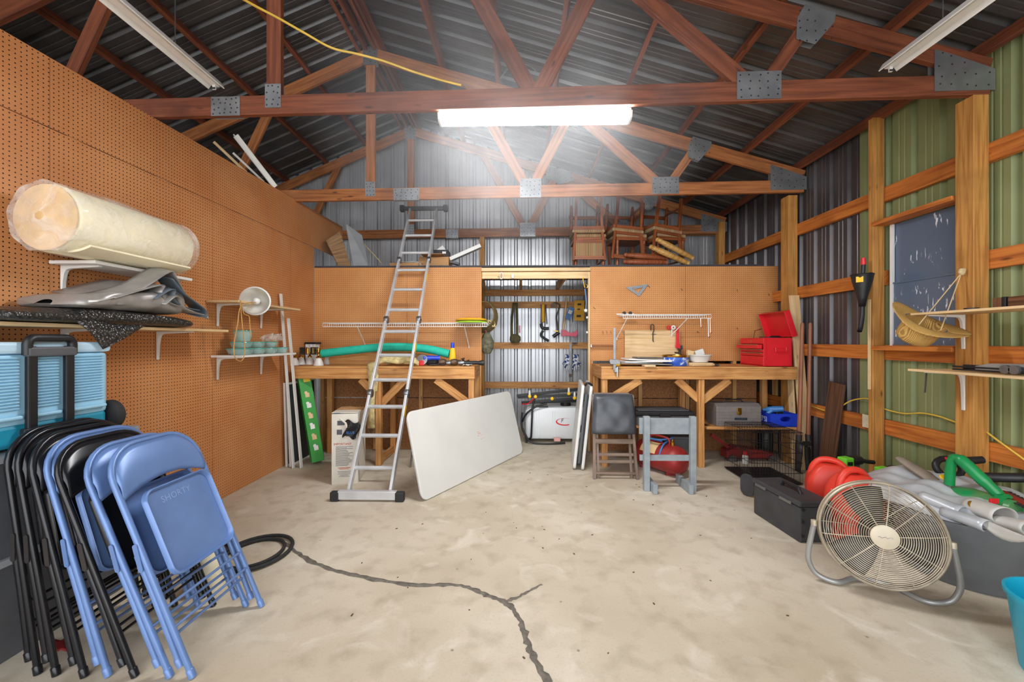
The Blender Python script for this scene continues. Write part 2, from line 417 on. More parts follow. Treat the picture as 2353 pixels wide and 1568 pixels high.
# pegboard partition on the left -------------------------------------------
wall_left = wroot('wall_left', 'left partition wall faced with brown pegboard sheets')
def pb(name, m, c, d, parent): g = MB(); g.box(c, d); return g.build(name, m, parent)
yj = [onx(p, 500, XL).y for p in (115, 489, 668)]
S4 = yj[1] - yj[0]
ys = [yj[0] - 2 * S4, yj[0] - S4, yj[0], yj[1], yj[2], YP]
def zt(y): return 3.045 + (y - 2.1) * .028
for i, (a, c) in enumerate(zip(ys, ys[1:])):
    zs = 2.645
    pb('pegboard_panel', M['peg_y'], (XL - .004, (a + c) / 2, zs / 2), (.006, c - a - .004, zs - .004), wall_left)
ys2 = [ys[0], ys[1], ys[2], ys[3], YB - .6]
for a, c in zip(ys2, ys2[1:]):
    g = MB(); x0 = XL - .0075; g.add([(x0 + dx, y, z) for dx in (0, .006) for y, z in ((a + .002, 2.649), (c - .002, 2.649), (c - .002, zt(c)), (a + .002, zt(a)))],
        [(0, 1, 2, 3), (7, 6, 5, 4), (0, 4, 5, 1), (1, 5, 6, 2), (2, 6, 7, 3), (3, 7, 4, 0)])
    g.build('pegboard_panel', M['peg_y'] if c < 4 else M['hardboard'] , wall_left) if False else g.build('pegboard_panel', M['peg_y'], wall_left)
for y in [ys[0] + .2 + .61 * k for k in range(9)]:
    g = MB(); g.box((XL - .06, y, 1.45), (.09, .04, 2.9)); g.build('stud', M['mid_wood'], wall_left)
# loft front partition ---------------------------------------------------
wall_loft = wroot('wall_partition', 'loft front partition faced with pegboard, with an open doorway')
def X(px, Y=YP): return at(px, 700, Y).x
xa, xb, xc, xd = XL, X(1107), X(1355), X(1790)
TOP = at(1200, 614, YP).z
zb = 1.17
for a, c in ((xa + .003, xa + 1.22), (xa + 1.22, xb), (xc, xc + 1.22), (xc + 1.22, xd)):
    pb('pegboard_panel', M['peg_x'], ((a + c) / 2, YP, (TOP + zb) / 2), (c - a - .003, .006, TOP - zb), wall_loft)
for a, c in ((xa + .05, xa + 1.0), (xa + 1.0, xb - .1), (xc + .1, xc + 1.3), (xc + 1.3, xd - .25)):
    pb('osb_panel', M['osb'], ((a + c) / 2, YP + .06, .34), (c - a - .006, .012, .67), wall_loft)
    pb('osb_panel', M['osb'], ((a + c) / 2, YP + .06, .835), (c - a - .006, .012, .30), wall_loft)
for x in (xa + .1, xa + .8, xa + 1.4, xb - .03, xc + .02, xc + .65, xc + 1.25, xc + 1.85, xd - .03):
    pb('stud', M['bench_wood'] if x in (xb - .03, xc + .02) else M['mid_wood'], (x, YP + .03, TOP / 2 - .02), (.045, .05, TOP - .06), wall_loft)
pb('header', M['pale_wood'], ((xb + xc) / 2, YP - .02, at(1200, 620.5, YP).z), (xc - xb, .045, .042), wall_loft)
pb('header', M['pale_wood'], ((xb + xc) / 2, YP + .01, at(1200, 633, YP).z), (xc - xb - .01, .045, .088), wall_loft)
pb('door_jamb', M['pale_wood'], (xc - .012, YP + .0, TOP / 2 - .03), (.02, .06, TOP - .08), wall_loft)
loft = thing('loft_deck', 'storage loft deck with dark front edge over the doorway', 'loft', (.3, 5.9, TOP))
M['deck_edge'] = paint('dark_deck_edge', '3b3a40', .7, 0, .1)
pb('deck_board', M['deck_edge'], ((xa + 3.09) / 2, (YP - .02 + 6.37) / 2, TOP + .012), (3.09 - xa - .02, 6.37 - YP - .0, .02), loft)
for x in [xa + .3 + .6 * k for k in range(10)]:
    pb('joist', M['mid_wood'], (x, (YP + YB) / 2 + .05, TOP - .06), (.04, YB - YP - .2, .12), loft)
# trusses --------------------------------------------------------------
def truss(Y, label, splice, kpx):
    root = thing('roof_truss', label, 'truss', (0, Y, 3.1))
    zb_, h = 3.105, .14; th = .04; up = (0, 0, 1); sk = -.02
    rx = RIDGE_X + kpx
    def yy(x): return Y + sk * x
    def mem(n, a, c, h_, off=0, m='red_wood' if Y < 3 else 'truss_lamplit'):
        g = MB(); p0 = V((a[0], yy(a[0]) + off, a[1])); p1 = V((c[0], yy(c[0]) + off, c[1])); d = (p1 - p0).normalized()
        g.beam(p0, p1, th, h_, d.cross(V((0, -1, 0))) if d.z * 0 == 0 else up); return g.build(n, M[m], root, bevel=.003)
    def ct(x): return roof_z(x) - .1 - .072   # centre of top chord
    x1, x2 = -5.5, 3.235
    mem('bottom_chord', (x1, zb_ + h / 2 - .02), (x2, zb_ + h / 2 + .018), h)
    mem('top_chord', (RIDGE_X, ct(RIDGE_X)), (x2, ct(x2)), h)
    mem('top_chord', (x1, ct(x1)), (RIDGE_X, ct(RIDGE_X)), h)
    mem('web', (rx, zb_ + .1), (rx, ct(RIDGE_X) - .02), .108, .004)
    zc = zb_ + .12
    jx = [.12, .62, 1.66, 2.04, -.6]
    mem('web', (.08, zc), (-.62, ct(-.62)), .11, .002); mem('web', (.14, zc), (.6, ct(.6)), .11, .002)
    mem('web', (1.62, zc), (.66, ct(.66)), .12, .002); mem('web', (1.72, zc), (2.03, ct(2.03)), .09, .002)
    mem('web', (-3.5, zc - .0), (-2.95, ct(-2.95)), .10, .002)
    mem('web', (-3.6, zc), (-4.4, ct(-4.4)), .09, .002)
    def plate(poly, n='gusset_plate'):
        for side in (-1, 1):
            g = MB(); off = side * (th / 2 + .003)
            xm = sum(p[0] for p in poly) / len(poly)
            vs = [V((p[0], yy(p[0]) + off, p[1])) for p in poly] + [V((p[0], yy(p[0]) + off - .002, p[1])) for p in poly]
            k = len(poly)
            g.add(vs, [tuple(range(k, 2 * k)), tuple(reversed(range(k)))] + [(i, (i + 1) % k, k + (i + 1) % k, k + i) for i in range(k)])
            o = g.build(n, M['galv'], root)
            if side < 0:
                q = MB(); x0 = min(p[0] for p in poly); x3 = max(p[0] for p in poly); z0 = min(p[1] for p in poly); z3 = max(p[1] for p in poly)
                for i in range(3 if x3 - x0 < .2 else 5):
                    for j in range(4):
                        nx = 3 if x3 - x0 < .2 else 5
                        px_ = x0 + (x3 - x0) * (i + .5 + random.uniform(-.2, .2)) / nx; pz = z0 + (z3 - z0) * (j + .5 + random.uniform(-.2, .2)) / 4
                        if len(poly) > 4 and pz > z0 + (z3 - z0) * .6 and px_ > x0 + (x3 - x0) * .5: continue
                        q.lathe([(.0065, 0), (.005, .0025), (.0, .003)], 6, tr(px_, yy(px_) + off - .002, pz) @ rot('X', 90))
                q.build('nail_head', M['dark_steel'], o, kind='stuff')
    def rc(x0, x3, z0, z3): return [(x0, z0), (x3, z0), (x3, z3), (x0, z3)]
    plate([(2.86, zb_ + .045), (3.26, zb_ + .045), (3.26, zb_ + .19), (3.0, zb_ + .29), (2.86, zb_ + .335)])
    plate(rc(1.525, 1.83, zb_ + .02, zb_ + .215))
    if Y > 3: plate(rc(0.0, .245, zb_ + .0, zb_ + .22))
    plate(rc(rx - .06, rx + .06, zb_ + .04, zb_ + .215))
    plate(rc(splice[0], splice[1], zb_ - .012, zb_ + .13))
    z2 = ct(2.05); plate([(1.93, z2 - .13), (2.06, z2 - .17), (2.19, z2 - .02), (2.20, z2 + .045), (1.99, z2 + .11), (1.94, z2 + .02)])
    z2 = ct(.62); plate([(.42, z2 - .04), (.62, z2 - .17), (.86, z2 - .12), (.82, z2 + .02), (.46, z2 + .12)])
    z2 = ct(RIDGE_X); plate([(RIDGE_X - .085, z2 - .14), (RIDGE_X + .085, z2 - .14), (RIDGE_X + .09, z2 + .05), (RIDGE_X, z2 + .09), (RIDGE_X - .09, z2 + .05)])
    return root
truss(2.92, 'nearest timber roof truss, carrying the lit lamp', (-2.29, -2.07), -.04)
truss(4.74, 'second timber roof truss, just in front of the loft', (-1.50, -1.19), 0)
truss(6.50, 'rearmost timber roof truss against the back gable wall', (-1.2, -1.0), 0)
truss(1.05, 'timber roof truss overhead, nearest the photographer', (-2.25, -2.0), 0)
# ------------------------------------------------------------------ the lit lamp
lamp_L = at(1010, 275, 2.98); lamp_R = at(1448, 268, 2.98)
lx0, lx1 = lamp_L.x, lamp_R.x; lz = 3.085; ly = 3.005
lampr = thing('ceiling_lamp', 'lit white fluorescent wrap lamp hung under the near truss', 'lamp', ((lx0 + lx1) / 2, ly, lz))
M['lens'] = emit('lit_lamp_lens', 'ffffff', LAMP_STRENGTH)
g = MB(); prof = [(-.06, .02), (-.06, .0), (-.05, -.026), (-.03, -.035), (.03, -.035), (.05, -.026), (.06, .0), (.06, .02)]
g.prism([(y, z) for y, z in prof], lx1 - lx0 - .03, Matrix(((0, 0, 1, lx0 + .015), (1, 0, 0, ly), (0, 1, 0, lz), (0, 0, 0, 1))))
g.build('lens', M['lens'], lampr)
g = MB(); g.box(((lx0 + lx1) / 2, ly, lz + .03), (lx1 - lx0, .11, .02)); g.build('lamp_pan', M['white'], lampr)
for x in (lx0, lx1):
    g = MB(); g.prism([(y * 1.03, z * 1.05) for y, z in prof], .016, Matrix(((0, 0, 1, x - .008), (1, 0, 0, ly), (0, 1, 0, lz), (0, 0, 0, 1))))
    g.build('end_cap', M['white_plastic'], lampr)
# ------------------------------------------------------------------ text helper and small builders
def text(s, size, Mx, m, parent, name='lettering', depth=.0006):
    cu = bpy.data.curves.new('t', 'FONT'); cu.body = s; cu.size = size; cu.extrude = depth; cu.align_x = 'CENTER'; cu.align_y = 'CENTER'; cu.resolution_u = 2
    to = bpy.data.objects.new('t', cu); COL.objects.link(to)
    me = bpy.data.meshes.new_from_object(to.evaluated_get(bpy.context.evaluated_depsgraph_get()))
    bpy.data.objects.remove(to); bpy.data.curves.remove(cu)
    g = MB(); g.add([v.co.copy() for v in me.vertices], [tuple(p.vertices) for p in me.polygons], None, Mx); bpy.data.meshes.remove(me)
    return g.build(name, m, parent)
FACE_CAM = Matrix(((1, 0, 0, 0), (0, 0, -1, 0), (0, 1, 0, 0), (0, 0, 0, 1)))      # text upright, read from -Y
def face_x(sgn):                                                                   # text upright, read from +X (sgn 1) or -X
    return Matrix(((0, 0, sgn, 0), (sgn, 0, 0, 0), (0, 1, 0, 0), (0, 0, 0, 1)))
def bracket(parent, wall, z, y, sgn, arm, leg, m='white'):
    g = MB(); poly = [(0, 0), (arm, 0), (arm, -.008), (.055, -.018), (.032, -.026), (.022, -.045), (.014, -.09), (.007, -leg), (0, -leg)]
    A = Matrix(((sgn, 0, 0, wall), (0, 0, 1, y - .011), (0, 1, 0, z), (0, 0, 0, 1)))
    g.prism(poly, .022, A); return g.build('bracket', M[m], parent, bevel=.002)
def shelf(label, wall, sgn, y0, y1, ztop, depth, brs, m, leg, t=.019, name='wall_shelf', out=.004):
    root = thing(name, label, 'shelf', (wall + sgn * depth / 2, (y0 + y1) / 2, ztop - t))
    g = MB(); g.box((wall + sgn * (depth / 2 + out), (y0 + y1) / 2, ztop - t / 2), (depth, y1 - y0, t)); g.build('board', M[m], root, bevel=.002)
    for y in brs: bracket(root, wall + sgn * .002, ztop - t, y, sgn, depth * .85, leg)
    return root
PW = XL + .004
shelf('white wall shelf high on the left pegboard under the plastic-wrapped foam roll', PW, 1, 2.24, 2.92, 1.885, .27, (2.31, 2.85), 'white', .20)
shelf('long wooden wall shelf on the left pegboard carrying the folded tarp', PW, 1, 1.55, 3.22, 1.515, .32, (2.31, 2.93), 'pale_wood', .21)
shelf('short upper wooden shelf on the left pegboard holding the clamp lamp', PW, 1, 3.39, 4.36, 1.775, .28, (3.52, 4.12), 'pale_wood', .20)
shelf('white lower wall shelf on the left pegboard holding glass food dishes', PW, 1, 3.44, 4.28, 1.30, .28, (3.52, 4.12), 'white', .20)
# foam roll ------------------------------------------------------------
M['foam'] = paint('cream_foam', 'f0e6c6', .8, 0, .05, 5); M['foam_end'] = paint('tan_foam_end', 'e2c08c', .8, 0, .12, 9)
m, nt, b = new('clear_film'); b.inputs['Base Color'].default_value = srgb('f4f1ea'); b.inputs['Roughness'].default_value = .12
tc = N(nt, 'ShaderNodeTexCoord'); no = N(nt, 'ShaderNodeTexNoise', Scale=7.0, Detail=4.0, Distortion=1.5); nt.links.new(tc.outputs['Object'], no.inputs['Vector'])
nt.links.new(ramp(nt, [(.35, (.12, .12, .12, 1)), (.75, (.5, .5, .5, 1))], no.outputs[0]), b.inputs['Alpha']); bump(nt, b, no.outputs[0], .6, .02); M['film'] = m
R0 = .18; a0 = V((-2.47, 2.05, 1.885 + R0 + .006)); a1 = V((-2.47, 2.80, 1.885 + R0 + .006))
rollr = thing('foam_roll', 'large cream foam roll wrapped in clear plastic on the high white shelf', 'foam roll', (a0.x, (a0.y + a1.y) / 2, 1.9))
RY = Matrix(((1, 0, 0, a0.x), (0, 0, 1, a0.y), (0, -1, 0, a0.z), (0, 0, 0, 1)))
L = a1.y - a0.y
g = MB(); g.lathe([(0, .004), (R0 - .02, 0), (R0, .02), (R0, L - .02), (R0 - .02, L), (0, L)], 40, RY); g.build('roll', M['foam'], rollr, smooth=50)
g = MB(); sp = [(math.cos(t) * (.02 + t * .0072), math.sin(t) * (.02 + t * .0072)) for t in [i * .3 for i in range(66)]]
g.tube([RY @ V((x, y, -.001)) for x, y in sp], .003, 4); g.build('spiral_edge', M['foam_end'], rollr)
g = MB(); g.lathe([(0, -.003), (R0 - .008, -.003), (R0 - .008, .003)], 40, RY); g.build('end_face', M['foam_end'], rollr)
g = MB(); g.grid(lambda u, v: (a0.x + .06 + v * .125, a0.y + .05 + u * (L - .1), a0.z - R0 + .012 + .03 * v * v), 2, 6); g.build('loose_edge', M['foam'], rollr, solid=.012)
def bag(u, v):
    a = 2 * math.pi * v
    if u < .18: k = u / .18; y = -.03 + .015 * k; r = R0 * (.12 + .95 * k) + .01 * math.sin(9 * a) * k * .5
    elif u < .8: k = (u - .18) / .62; y = -.015 + k * (L + .02); r = R0 * 1.06 + .006 * math.sin(3 * a + 9 * k) + .004 * math.sin(7 * a - 4 * k)
    else: k = (u - .8) / .2; y = L + .005 + .13 * k; r = R0 * 1.06 * (1 - .95 * k ** .8)
    dz = -.02 * max(0, -math.sin(a)) * (1 if .1 < u < .9 else 0) * 0
    x = r * math.cos(a) * (1.0 if math.cos(a) < 0 else 1.08); z = r * math.sin(a)
    if u > .8: x += .05 * (u - .8) / .2; z -= .07 * (u - .8) / .2
    if z < -R0 * .98: z = -R0 * .98
    return (a0.x + x, a0.y + y, a0.z + z)
g = MB(); g.grid(bag, 40, 48); g.build('plastic_bag', M['film'], rollr, smooth=60)
# black bubble wrap and silver tarp ---------------------------------------
m, nt, b = new('black_bubble_wrap'); tc = N(nt, 'ShaderNodeTexCoord'); vo = N(nt, 'ShaderNodeTexVoronoi', Scale=75.0); nt.links.new(tc.outputs['Object'], vo.inputs['Vector'])
b.inputs['Base Color'].default_value = srgb('3a3836'); b.inputs['Roughness'].default_value = .28
nt.links.new(ramp(nt, [(.1, srgb('55524f')), (.5, srgb('242322'))], vo.outputs['Distance']), b.inputs['Base Color']); bump(nt, b, vo.outputs['Distance'], .9, .006); M['bubble'] = m
def lump(x0, x1, y0, y1, z0, hfun, seed, nu=30, nv=28, wr=.01):
    rnd = random.Random(seed); ph = [rnd.uniform(0, 6.3) for _ in range(12)]
    def fn(u, v):
        a = 2 * math.pi * v; c, s_ = math.cos(a), math.sin(a)
        sx = math.copysign(abs(c) ** .55, c); sz = math.copysign(abs(s_) ** .7, s_)
        h = hfun(u); e = min(1, u / .04, (1 - u) / .04) ** .5 if 0 < u < 1 else 0
        w = wr * (math.sin(7 * u + 3 * a + ph[0]) + math.sin(15 * u - 2 * a + ph[1]) * .7 + math.sin(23 * u + 5 * a + ph[2]) * .5)
        x = (x0 + x1) / 2 + (x1 - x0) / 2 * sx * (.25 + .75 * e) + w
        z = z0 + (h / 2 + h / 2 * sz * (.2 + .8 * e)); z = max(z0, z + (w if s_ > -.2 else 0))
        return (x, y0 + (y1 - y0) * u + .4 * w, z)
    return MB().grid(fn, nu, nv)
wrapr = thing('bubble_wrap', 'black bubble wrap sheet draped over the front of the long left shelf', 'packing wrap', (-2.47, 2.3, 1.516))
lump(-2.66, -2.30, 1.72, 2.84, 1.517, lambda u: .055 + .03 * math.sin(3 * u), 3, wr=.005).build('folded_wrap', M['bubble'], wrapr, smooth=70)
pA, pB, pT = onx(168, 735, -2.30), onx(335, 748, -2.29), onx(236, 803, -2.27)
def drape(u, v):
    a = pA.lerp(pB, u); p = a.lerp(pT, v); return p + V((.02 * math.sin(3.1 * v) + .008 * math.sin(9 * u + 5 * v) * (1 - v), 0, .006 * math.sin(7 * u) * (1 - v)))
MB().grid(drape, 14, 14).build('hanging_corner', M['bubble'], wrapr, smooth=70, solid=.004)
M['tarp_silver'] = sheetmetal('silver_tarp_cloth', 'b3afaa', '8b8783', .34, .3, 9)
M['tarp_blue'] = paint('blue_grey_tarp_inside', '5b6670', .5)
tarpr = thing('folded_tarp', 'silver grey tarp loosely folded on the long left wooden shelf', 'tarp', (-2.45, 2.4, 1.60))
lump(-2.66, -2.27, 2.04, 2.72, 1.602, lambda u: .05 + .15 * u ** .8, 5, 40, 36, .007).build('tarp_body', M['tarp_silver'], tarpr, smooth=60)
def ribbon(prof, x0, x1, m, name, parent, tap=.0):
    pr = smoothpts([(0, a, c) for a, c in prof], 6)
    def fn(u, v):
        i = min(int(u * (len(pr) - 1) + .5), len(pr) - 1); p = pr[i]; x = x0 + (x1 - x0) * v
        return (x + .01 * math.sin(6 * u), p.y + tap * (1 - v) * (p.y - 2.4), p.z - .035 * v)
    MB().grid(fn, len(pr) - 1, 6).build(name, M[m], parent, smooth=70, solid=.005)
z0 = 1.60
ribbon([(2.12, z0 + .07), (2.35, z0 + .16), (2.56, z0 + .305), (2.62, z0 + .28), (2.72, z0 + .16), (2.86, z0 + .10), (2.9, z0 + .02)], -2.395, -2.27, 'tarp_silver', 'tarp_fold', tarpr)
ribbon([(2.2, z0 + .1), (2.42, z0 + .19), (2.50, z0 + .21), (2.49, z0 + .16), (2.55, z0 + .11), (2.7, z0 + .08), (2.78, z0 + .05)], -2.62, -2.25, 'tarp_silver', 'tarp_fold', tarpr)
ribbon([(2.44, z0 + .12), (2.52, z0 + .18), (2.57, z0 + .19), (2.58, z0 + .13), (2.66, z0 + .09), (2.78, z0 + .075)], -2.62, -2.24, 'tarp_blue', 'tarp_fold', tarpr)
ribbon([(2.5, z0 + .09), (2.56, z0 + .145), (2.61, z0 + .14), (2.64, z0 + .09), (2.74, z0 + .06), (2.82, z0 + .045)], -2.6, -2.235, 'tarp_silver', 'tarp_fold', tarpr)
ribbon([(2.58, z0 + .265), (2.66, z0 + .18), (2.76, z0 + .13), (2.86, z0 + .085), (2.88, z0 + .04), (2.8, z0 + .03)], -2.395, -2.26, 'tarp_blue', 'tarp_fold', tarpr)
g = MB(); g.grid(lambda u, v: (-2.66 + .3 * v, 2.86 + u * .5, 1.520 + .012 * abs(math.sin(7 * u + 3 * v)) + .01 * v), 12, 6)
tag(g.build('plastic_sheet', M['film'], smooth=60), 'clear plastic sheet lying on the right end of the long left shelf', 'plastic sheet')
# clamp lamp ---------------------------------------------------------------
lc = onx(587, 692, -2.36)
cl = thing('clamp_lamp', 'silver bowl clamp lamp with tan cord on the upper left shelf', 'lamp', lc)
M['reflector'] = paint('spun_aluminium', 'e1e0da', .3, .6, .05)
d = V((.25, -1, -.05)).normalized(); A = frame(lc, d, (0, 0, 1)) @ rot('Y', 90)
g = MB(); g.lathe([(.03, -.10), (.035, -.085), (.07, -.06), (.105, -.02), (.118, .0), (.128, .003), (.128, .008), (.116, .008), (.1, -.018), (.066, -.055), (.03, -.08), (0, -.08)], 36, A); g.build('reflector', M['reflector'], cl, smooth=50)
g = MB(); g.lathe([(0, -.19), (.018, -.185), (.024, -.15), (.03, -.10), (.026, -.09)], 20, A); g.build('socket', M['brass'], cl, smooth=50)
g = MB(); g.lathe([(.012, -.08), (.016, -.06), (.028, -.035), (.03, -.015), (.02, .005), (0, .012)], 20, A); g.build('bulb', M['white'], cl, smooth=60)
g = MB(); g.beam(lc + V((-.04, .14, .0)), lc + V((-.04, .17, .05)), .02, .06); g.beam(lc + V((-.04, .17, -.03)), lc + V((-.03, .2, .035)), .02, .012); g.build('clamp', M['steel'], cl)
M['cord'] = paint('tan_cord', 'c89a5a', .6)
g = MB(); g.tube(smoothpts([lc + V((-.02, .18, 0))] + [onx(x, y, -2.33) for x, y in ((558, 700), (546, 745), (537, 800), (543, 826), (557, 828), (562, 800), (556, 740), (552, 690), (560, 720), (572, 727), (574, 745), (576, 770))], 6), .004, 6); g.build('cord', M['cord'], cl, smooth=60)
# glass dishes ----------------------------------------------------------------
M['glass'] = glassy('clear_green_glass', 'bfe3dc', .35, .05); M['teal_lid'] = glassy('teal_glass_lid', '4fb8ae', .72, .1)
zs = 1.301
dl = [(.105, .05, 3.55, -2.50, 0, 'lowest at the left end'), (.085, .05, 3.76, -2.50, 0, 'lowest, second from the left end'), (.085, .05, 3.95, -2.50, 0, 'lowest, third from the left end'), (.085, .05, 4.14, -2.50, 0, 'lowest at the right end'),
      (.09, .045, 3.58, -2.51, 1, 'second tier at the left'), (.08, .045, 3.78, -2.51, 1, 'second tier in the middle'), (.07, .045, 4.0, -2.51, 1, 'second tier at the right'), (.075, .09, 3.60, -2.51, 2, 'top of the left pile, the tall one')]
for r, h, y, x, tier, w in dl:
    z = zs + (0, .063, .121)[tier]
    o = thing('glass_dish', 'glass dish with teal lid on white shelf, ' + w, 'food dish', (x, y, z), 'glass dishes on the white shelf')
    A = tr(x, y, z)
    g = MB(); g.lathe([(0, 0), (r * .75, 0), (r * .9, h * .4), (r, h), (r - .004, h), (r * .86, h * .45), (r * .7, .006), (0, .006)], 24, A); g.build('bowl', M['glass'], o, smooth=40)
    g = MB(); g.lathe([(0, h + .008), (r * .8, h + .011), (r * 1.04, h + .007), (r * 1.06, h + .001), (r * 1.02, h), (0, h + .002)], 24, A); g.build('lid', M['teal_lid'], o, smooth=40)
    g = MB(); g.lathe([(0, .007), (r * .6, .008), (r * .5, h * .45), (0, h * .5)], 7, A); g.build('contents', M['steel'] if tier else M['cloth_olive'], o, kind='stuff')
lump(-2.57, -2.43, 3.93, 4.1, zs + .122, lambda u: .06, 11, 10, 14, .012).build
o = lump(-2.57, -2.43, 3.93, 4.1, zs + .122, lambda u: .06, 11, 10, 14, .012).build('plastic_bag', M['film'], smooth=50); tag(o, 'crumpled clear plastic bag on top of the glass dishes', 'bag')
# trims and screens in the corner ---------------------------------------------
def trim(p0, p1, w, t, label, cat='trim board', name='trim_board', m='white', grp=None):
    g = MB(); g.beam(p0, p1, w, t, (0, 1, 0)); return tag(g.build(name, M[m], bevel=.001), label, cat, grp)
trim((-2.535, 4.46, 0.004), (-2.655, 4.42, 1.95), .012, .04, 'tallest white trim board leaning in the left corner')
trim((-2.45, 4.47, 0.004), (-2.60, 4.47, 1.68), .012, .045, 'second tallest white trim board leaning in the left corner')
M['screen'] = glassy('dark_screen_mesh', '3a3d42', .85, .6)
for k, (xb_, xt_, w) in enumerate(((-2.645, -2.672, 'nearest the wall'), (-2.60, -2.64, 'farther from the wall'))):
    o = thing('window_screen', 'white framed window screen leaning under the left bench, ' + w, 'screen', (xb_, 4.8, 0))
    g = MB(); z1 = .95
    for y in (4.52, 5.12): g.beam((xb_, y, 0), (xt_, y, z1), .02, .022, (0, 1, 0))
    for z in (.011, z1 - .011): x = xb_ + (xt_ - xb_) * z / z1; g.beam((x, 4.52, z), (x, 5.12, z), .02, .02)
    g.build('screen_frame', M['white'], o)
    g = MB(); g.add([(xb_, 4.52, .01), (xb_, 5.12, .01), (xt_, 5.12, z1), (xt_, 4.52, z1)], [(0, 1, 2, 3)]); g.build('mesh_screen', M['screen'], o, solid=.002)
# green carton
M['green_card'] = paint('green_printed_card', '2f9a34', .45, 0, .1, 3); M['pale_green'] = paint('pale_green_print', '8cc78a', .5, 0, .25, 4); M['card'] = paint('brown_cardboard', 'b98d5f', .8, 0, .08)
gb = V((-2.345, 4.62, .0)); gt = V((-2.53, 4.66, .965)); cart = thing('long_carton', 'tall green printed carton leaning in the corner under the left bench', 'carton', gb)
dv = (gt - gb); A = frame(gb + V((0, 0, .035)), dv, V((.75, -1, 0)))
g = MB(); g.box((dv.length / 2, 0, 0), (dv.length, .13, .13), A); g.build('carton_body', M['green_card'], cart, bevel=.004)
g = MB(); g.box((dv.length * .6, -.066, 0), (dv.length * .72, .001, .115), A); g.build('picture_panel', M['pale_green'], cart)
g = MB(); g.box((dv.length * .17, -.067, 0), (dv.length * .28, .001, .125), A); g.build('dark_panel', M['dark_wood'], cart)
for k in range(6):
    g = MB(); g.box((dv.length * (.16 + .125 * k), .0, .0665), (.05, .045, .002), A @ rot('X', 0)); g.lathe([(.018, 0), (.018, .002)], 7, A @ tr(dv.length * (.16 + .125 * k) + .03, .01, .066)); g.build('picture_print', M['pale_wood'] if k % 2 else M['white'], cart)
g = MB(); g.beam(A @ V((.45, -.07, .02)), A @ V((.86, -.07, -.02)), .012, .004, A.to_3x3() @ V((0, 1, 0))); g.beam(A @ V((.45, -.07, -.01)), A @ V((.8, -.07, .03)), .006, .004, A.to_3x3() @ V((0, 1, 0))); g.build('tool_picture', M['white'], cart)
g = MB(); g.box((dv.length - .03, -.02, .067), (.06, .07, .003), A); g.build('price_sticker', M['yellow'], cart)
# white carton with IMPORTANT
M['white_card'] = paint('white_carton_card', 'd9d3c6', .6, 0, .06, 5); M['ink'] = paint('dark_blue_print', '2a3648', .6); M['red_ink'] = paint('red_print', 'b8442e', .6); M['blue_ink'] = paint('blue_tape', '3b77b8', .4)
wc0 = V((-1.865, 3.95, 0)); ux = V((.985, .17, 0)); uy = V((-.17, .985, 0)); A = Matrix(((ux.x, uy.x, 0, wc0.x), (ux.y, uy.y, 0, wc0.y), (0, 0, 1, 0), (0, 0, 0, 1)))
W, D, H = .25, .36, .70
wc = thing('tall_carton', 'tall torn white carton with printed text beside the ladder foot', 'carton', wc0 + ux * W / 2 + uy * D / 2)
g = MB(); g.box((W / 2, D / 2, H / 2), (W, D, H), A); g.build('carton_body', M['white_card'], wc, bevel=.003)
for k, (a, c, z, t) in enumerate((((.0, .0), (W, D * .48), .004, 3), ((0, D * .52), (W * .45, D), .006, -5), ((W * .3, D * .5), (W, D), .012, 8))):
    g = MB(); g.box(((a[0] + c[0]) / 2, (a[1] + c[1]) / 2, 0), (c[0] - a[0], c[1] - a[1] - .01, .005), A @ tr(0, 0, H + .008 + z) @ rot('Y', t * .4)); g.build('flap', M['card'] if k else M['white_card'], wc)
TA = A @ tr(0, 0, 0) @ FACE_CAM
def onfront(x, z, dy=-.0015): return A @ tr(x, dy, z) @ FACE_CAM
text('IMPORTANT', .03, onfront(W * .42, .40), M['red_ink'], wc)
g = MB()
for k in range(19):
    w_ = random.uniform(.1, .17); g.box((.04 + w_ / 2, -.001, .375 - k * .0105), (w_, .001, .0032), A)
for k in range(5):
    w_ = random.uniform(.07, .14); g.box((.12, -.001, .13 - k * .013), (w_, .001, .003), A)
g.build('printed_lines', M['ink'], wc, kind='stuff')
g = MB()
for k in range(2): g.box((.12, -.001, .165 - k * .012), (.12 - .03 * k, .001, .005), A)
g.build('printed_lines', M['red_ink'], wc, kind='stuff')
g = MB(); g.box((-.001, .07, .6), (.001, .09, .12), A); g.build('label', M['ink'], wc)
g = MB()
for k in range(14): g.box((-.001, .16, .50 - k * .028), (.001, .2, .003), A)
g.build('printed_lines', M['red_ink'], wc, kind='stuff')
g = MB()
for x_, z_, w_, h_ in ((.09, .61, .07, .045), (.075, .52, .05, .05), (.15, .505, .03, .06)): g.box((x_, -.001, z_), (w_, .001, h_), A)
g.build('printed_blocks', M['grey_plastic'], wc, kind='stuff')
for k, (x_, z_) in enumerate(((.02, .697), (.16, .69))):
    g = MB(); g.box((x_ + .03, .12 * k + .02, z_ + .012), (.06, .03, .004), A); g.build('tape_strip', M['blue_ink'], wc)
g = MB(); g.grid(lambda u, v: A @ V((.13 + .13 * u + .02 * math.sin(5 * v), -.012 - .03 * math.sin(3 * u + 2 * v) ** 2, .63 - .16 * v + .02 * math.sin(6 * u))), 10, 10); g.build('torn_label', M['black'], wc, solid=.003)
text('BLUE', .035, onfront(.19, .52, -.046), M['blue_ink'], wc)
g = MB(); g.tube([A @ V(p) for p in ((.08, -.01, .66), (.14, -.02, .61), (.16, -.03, .55))], .009, 6); g.build('loose_strap', M['white_card'], wc)
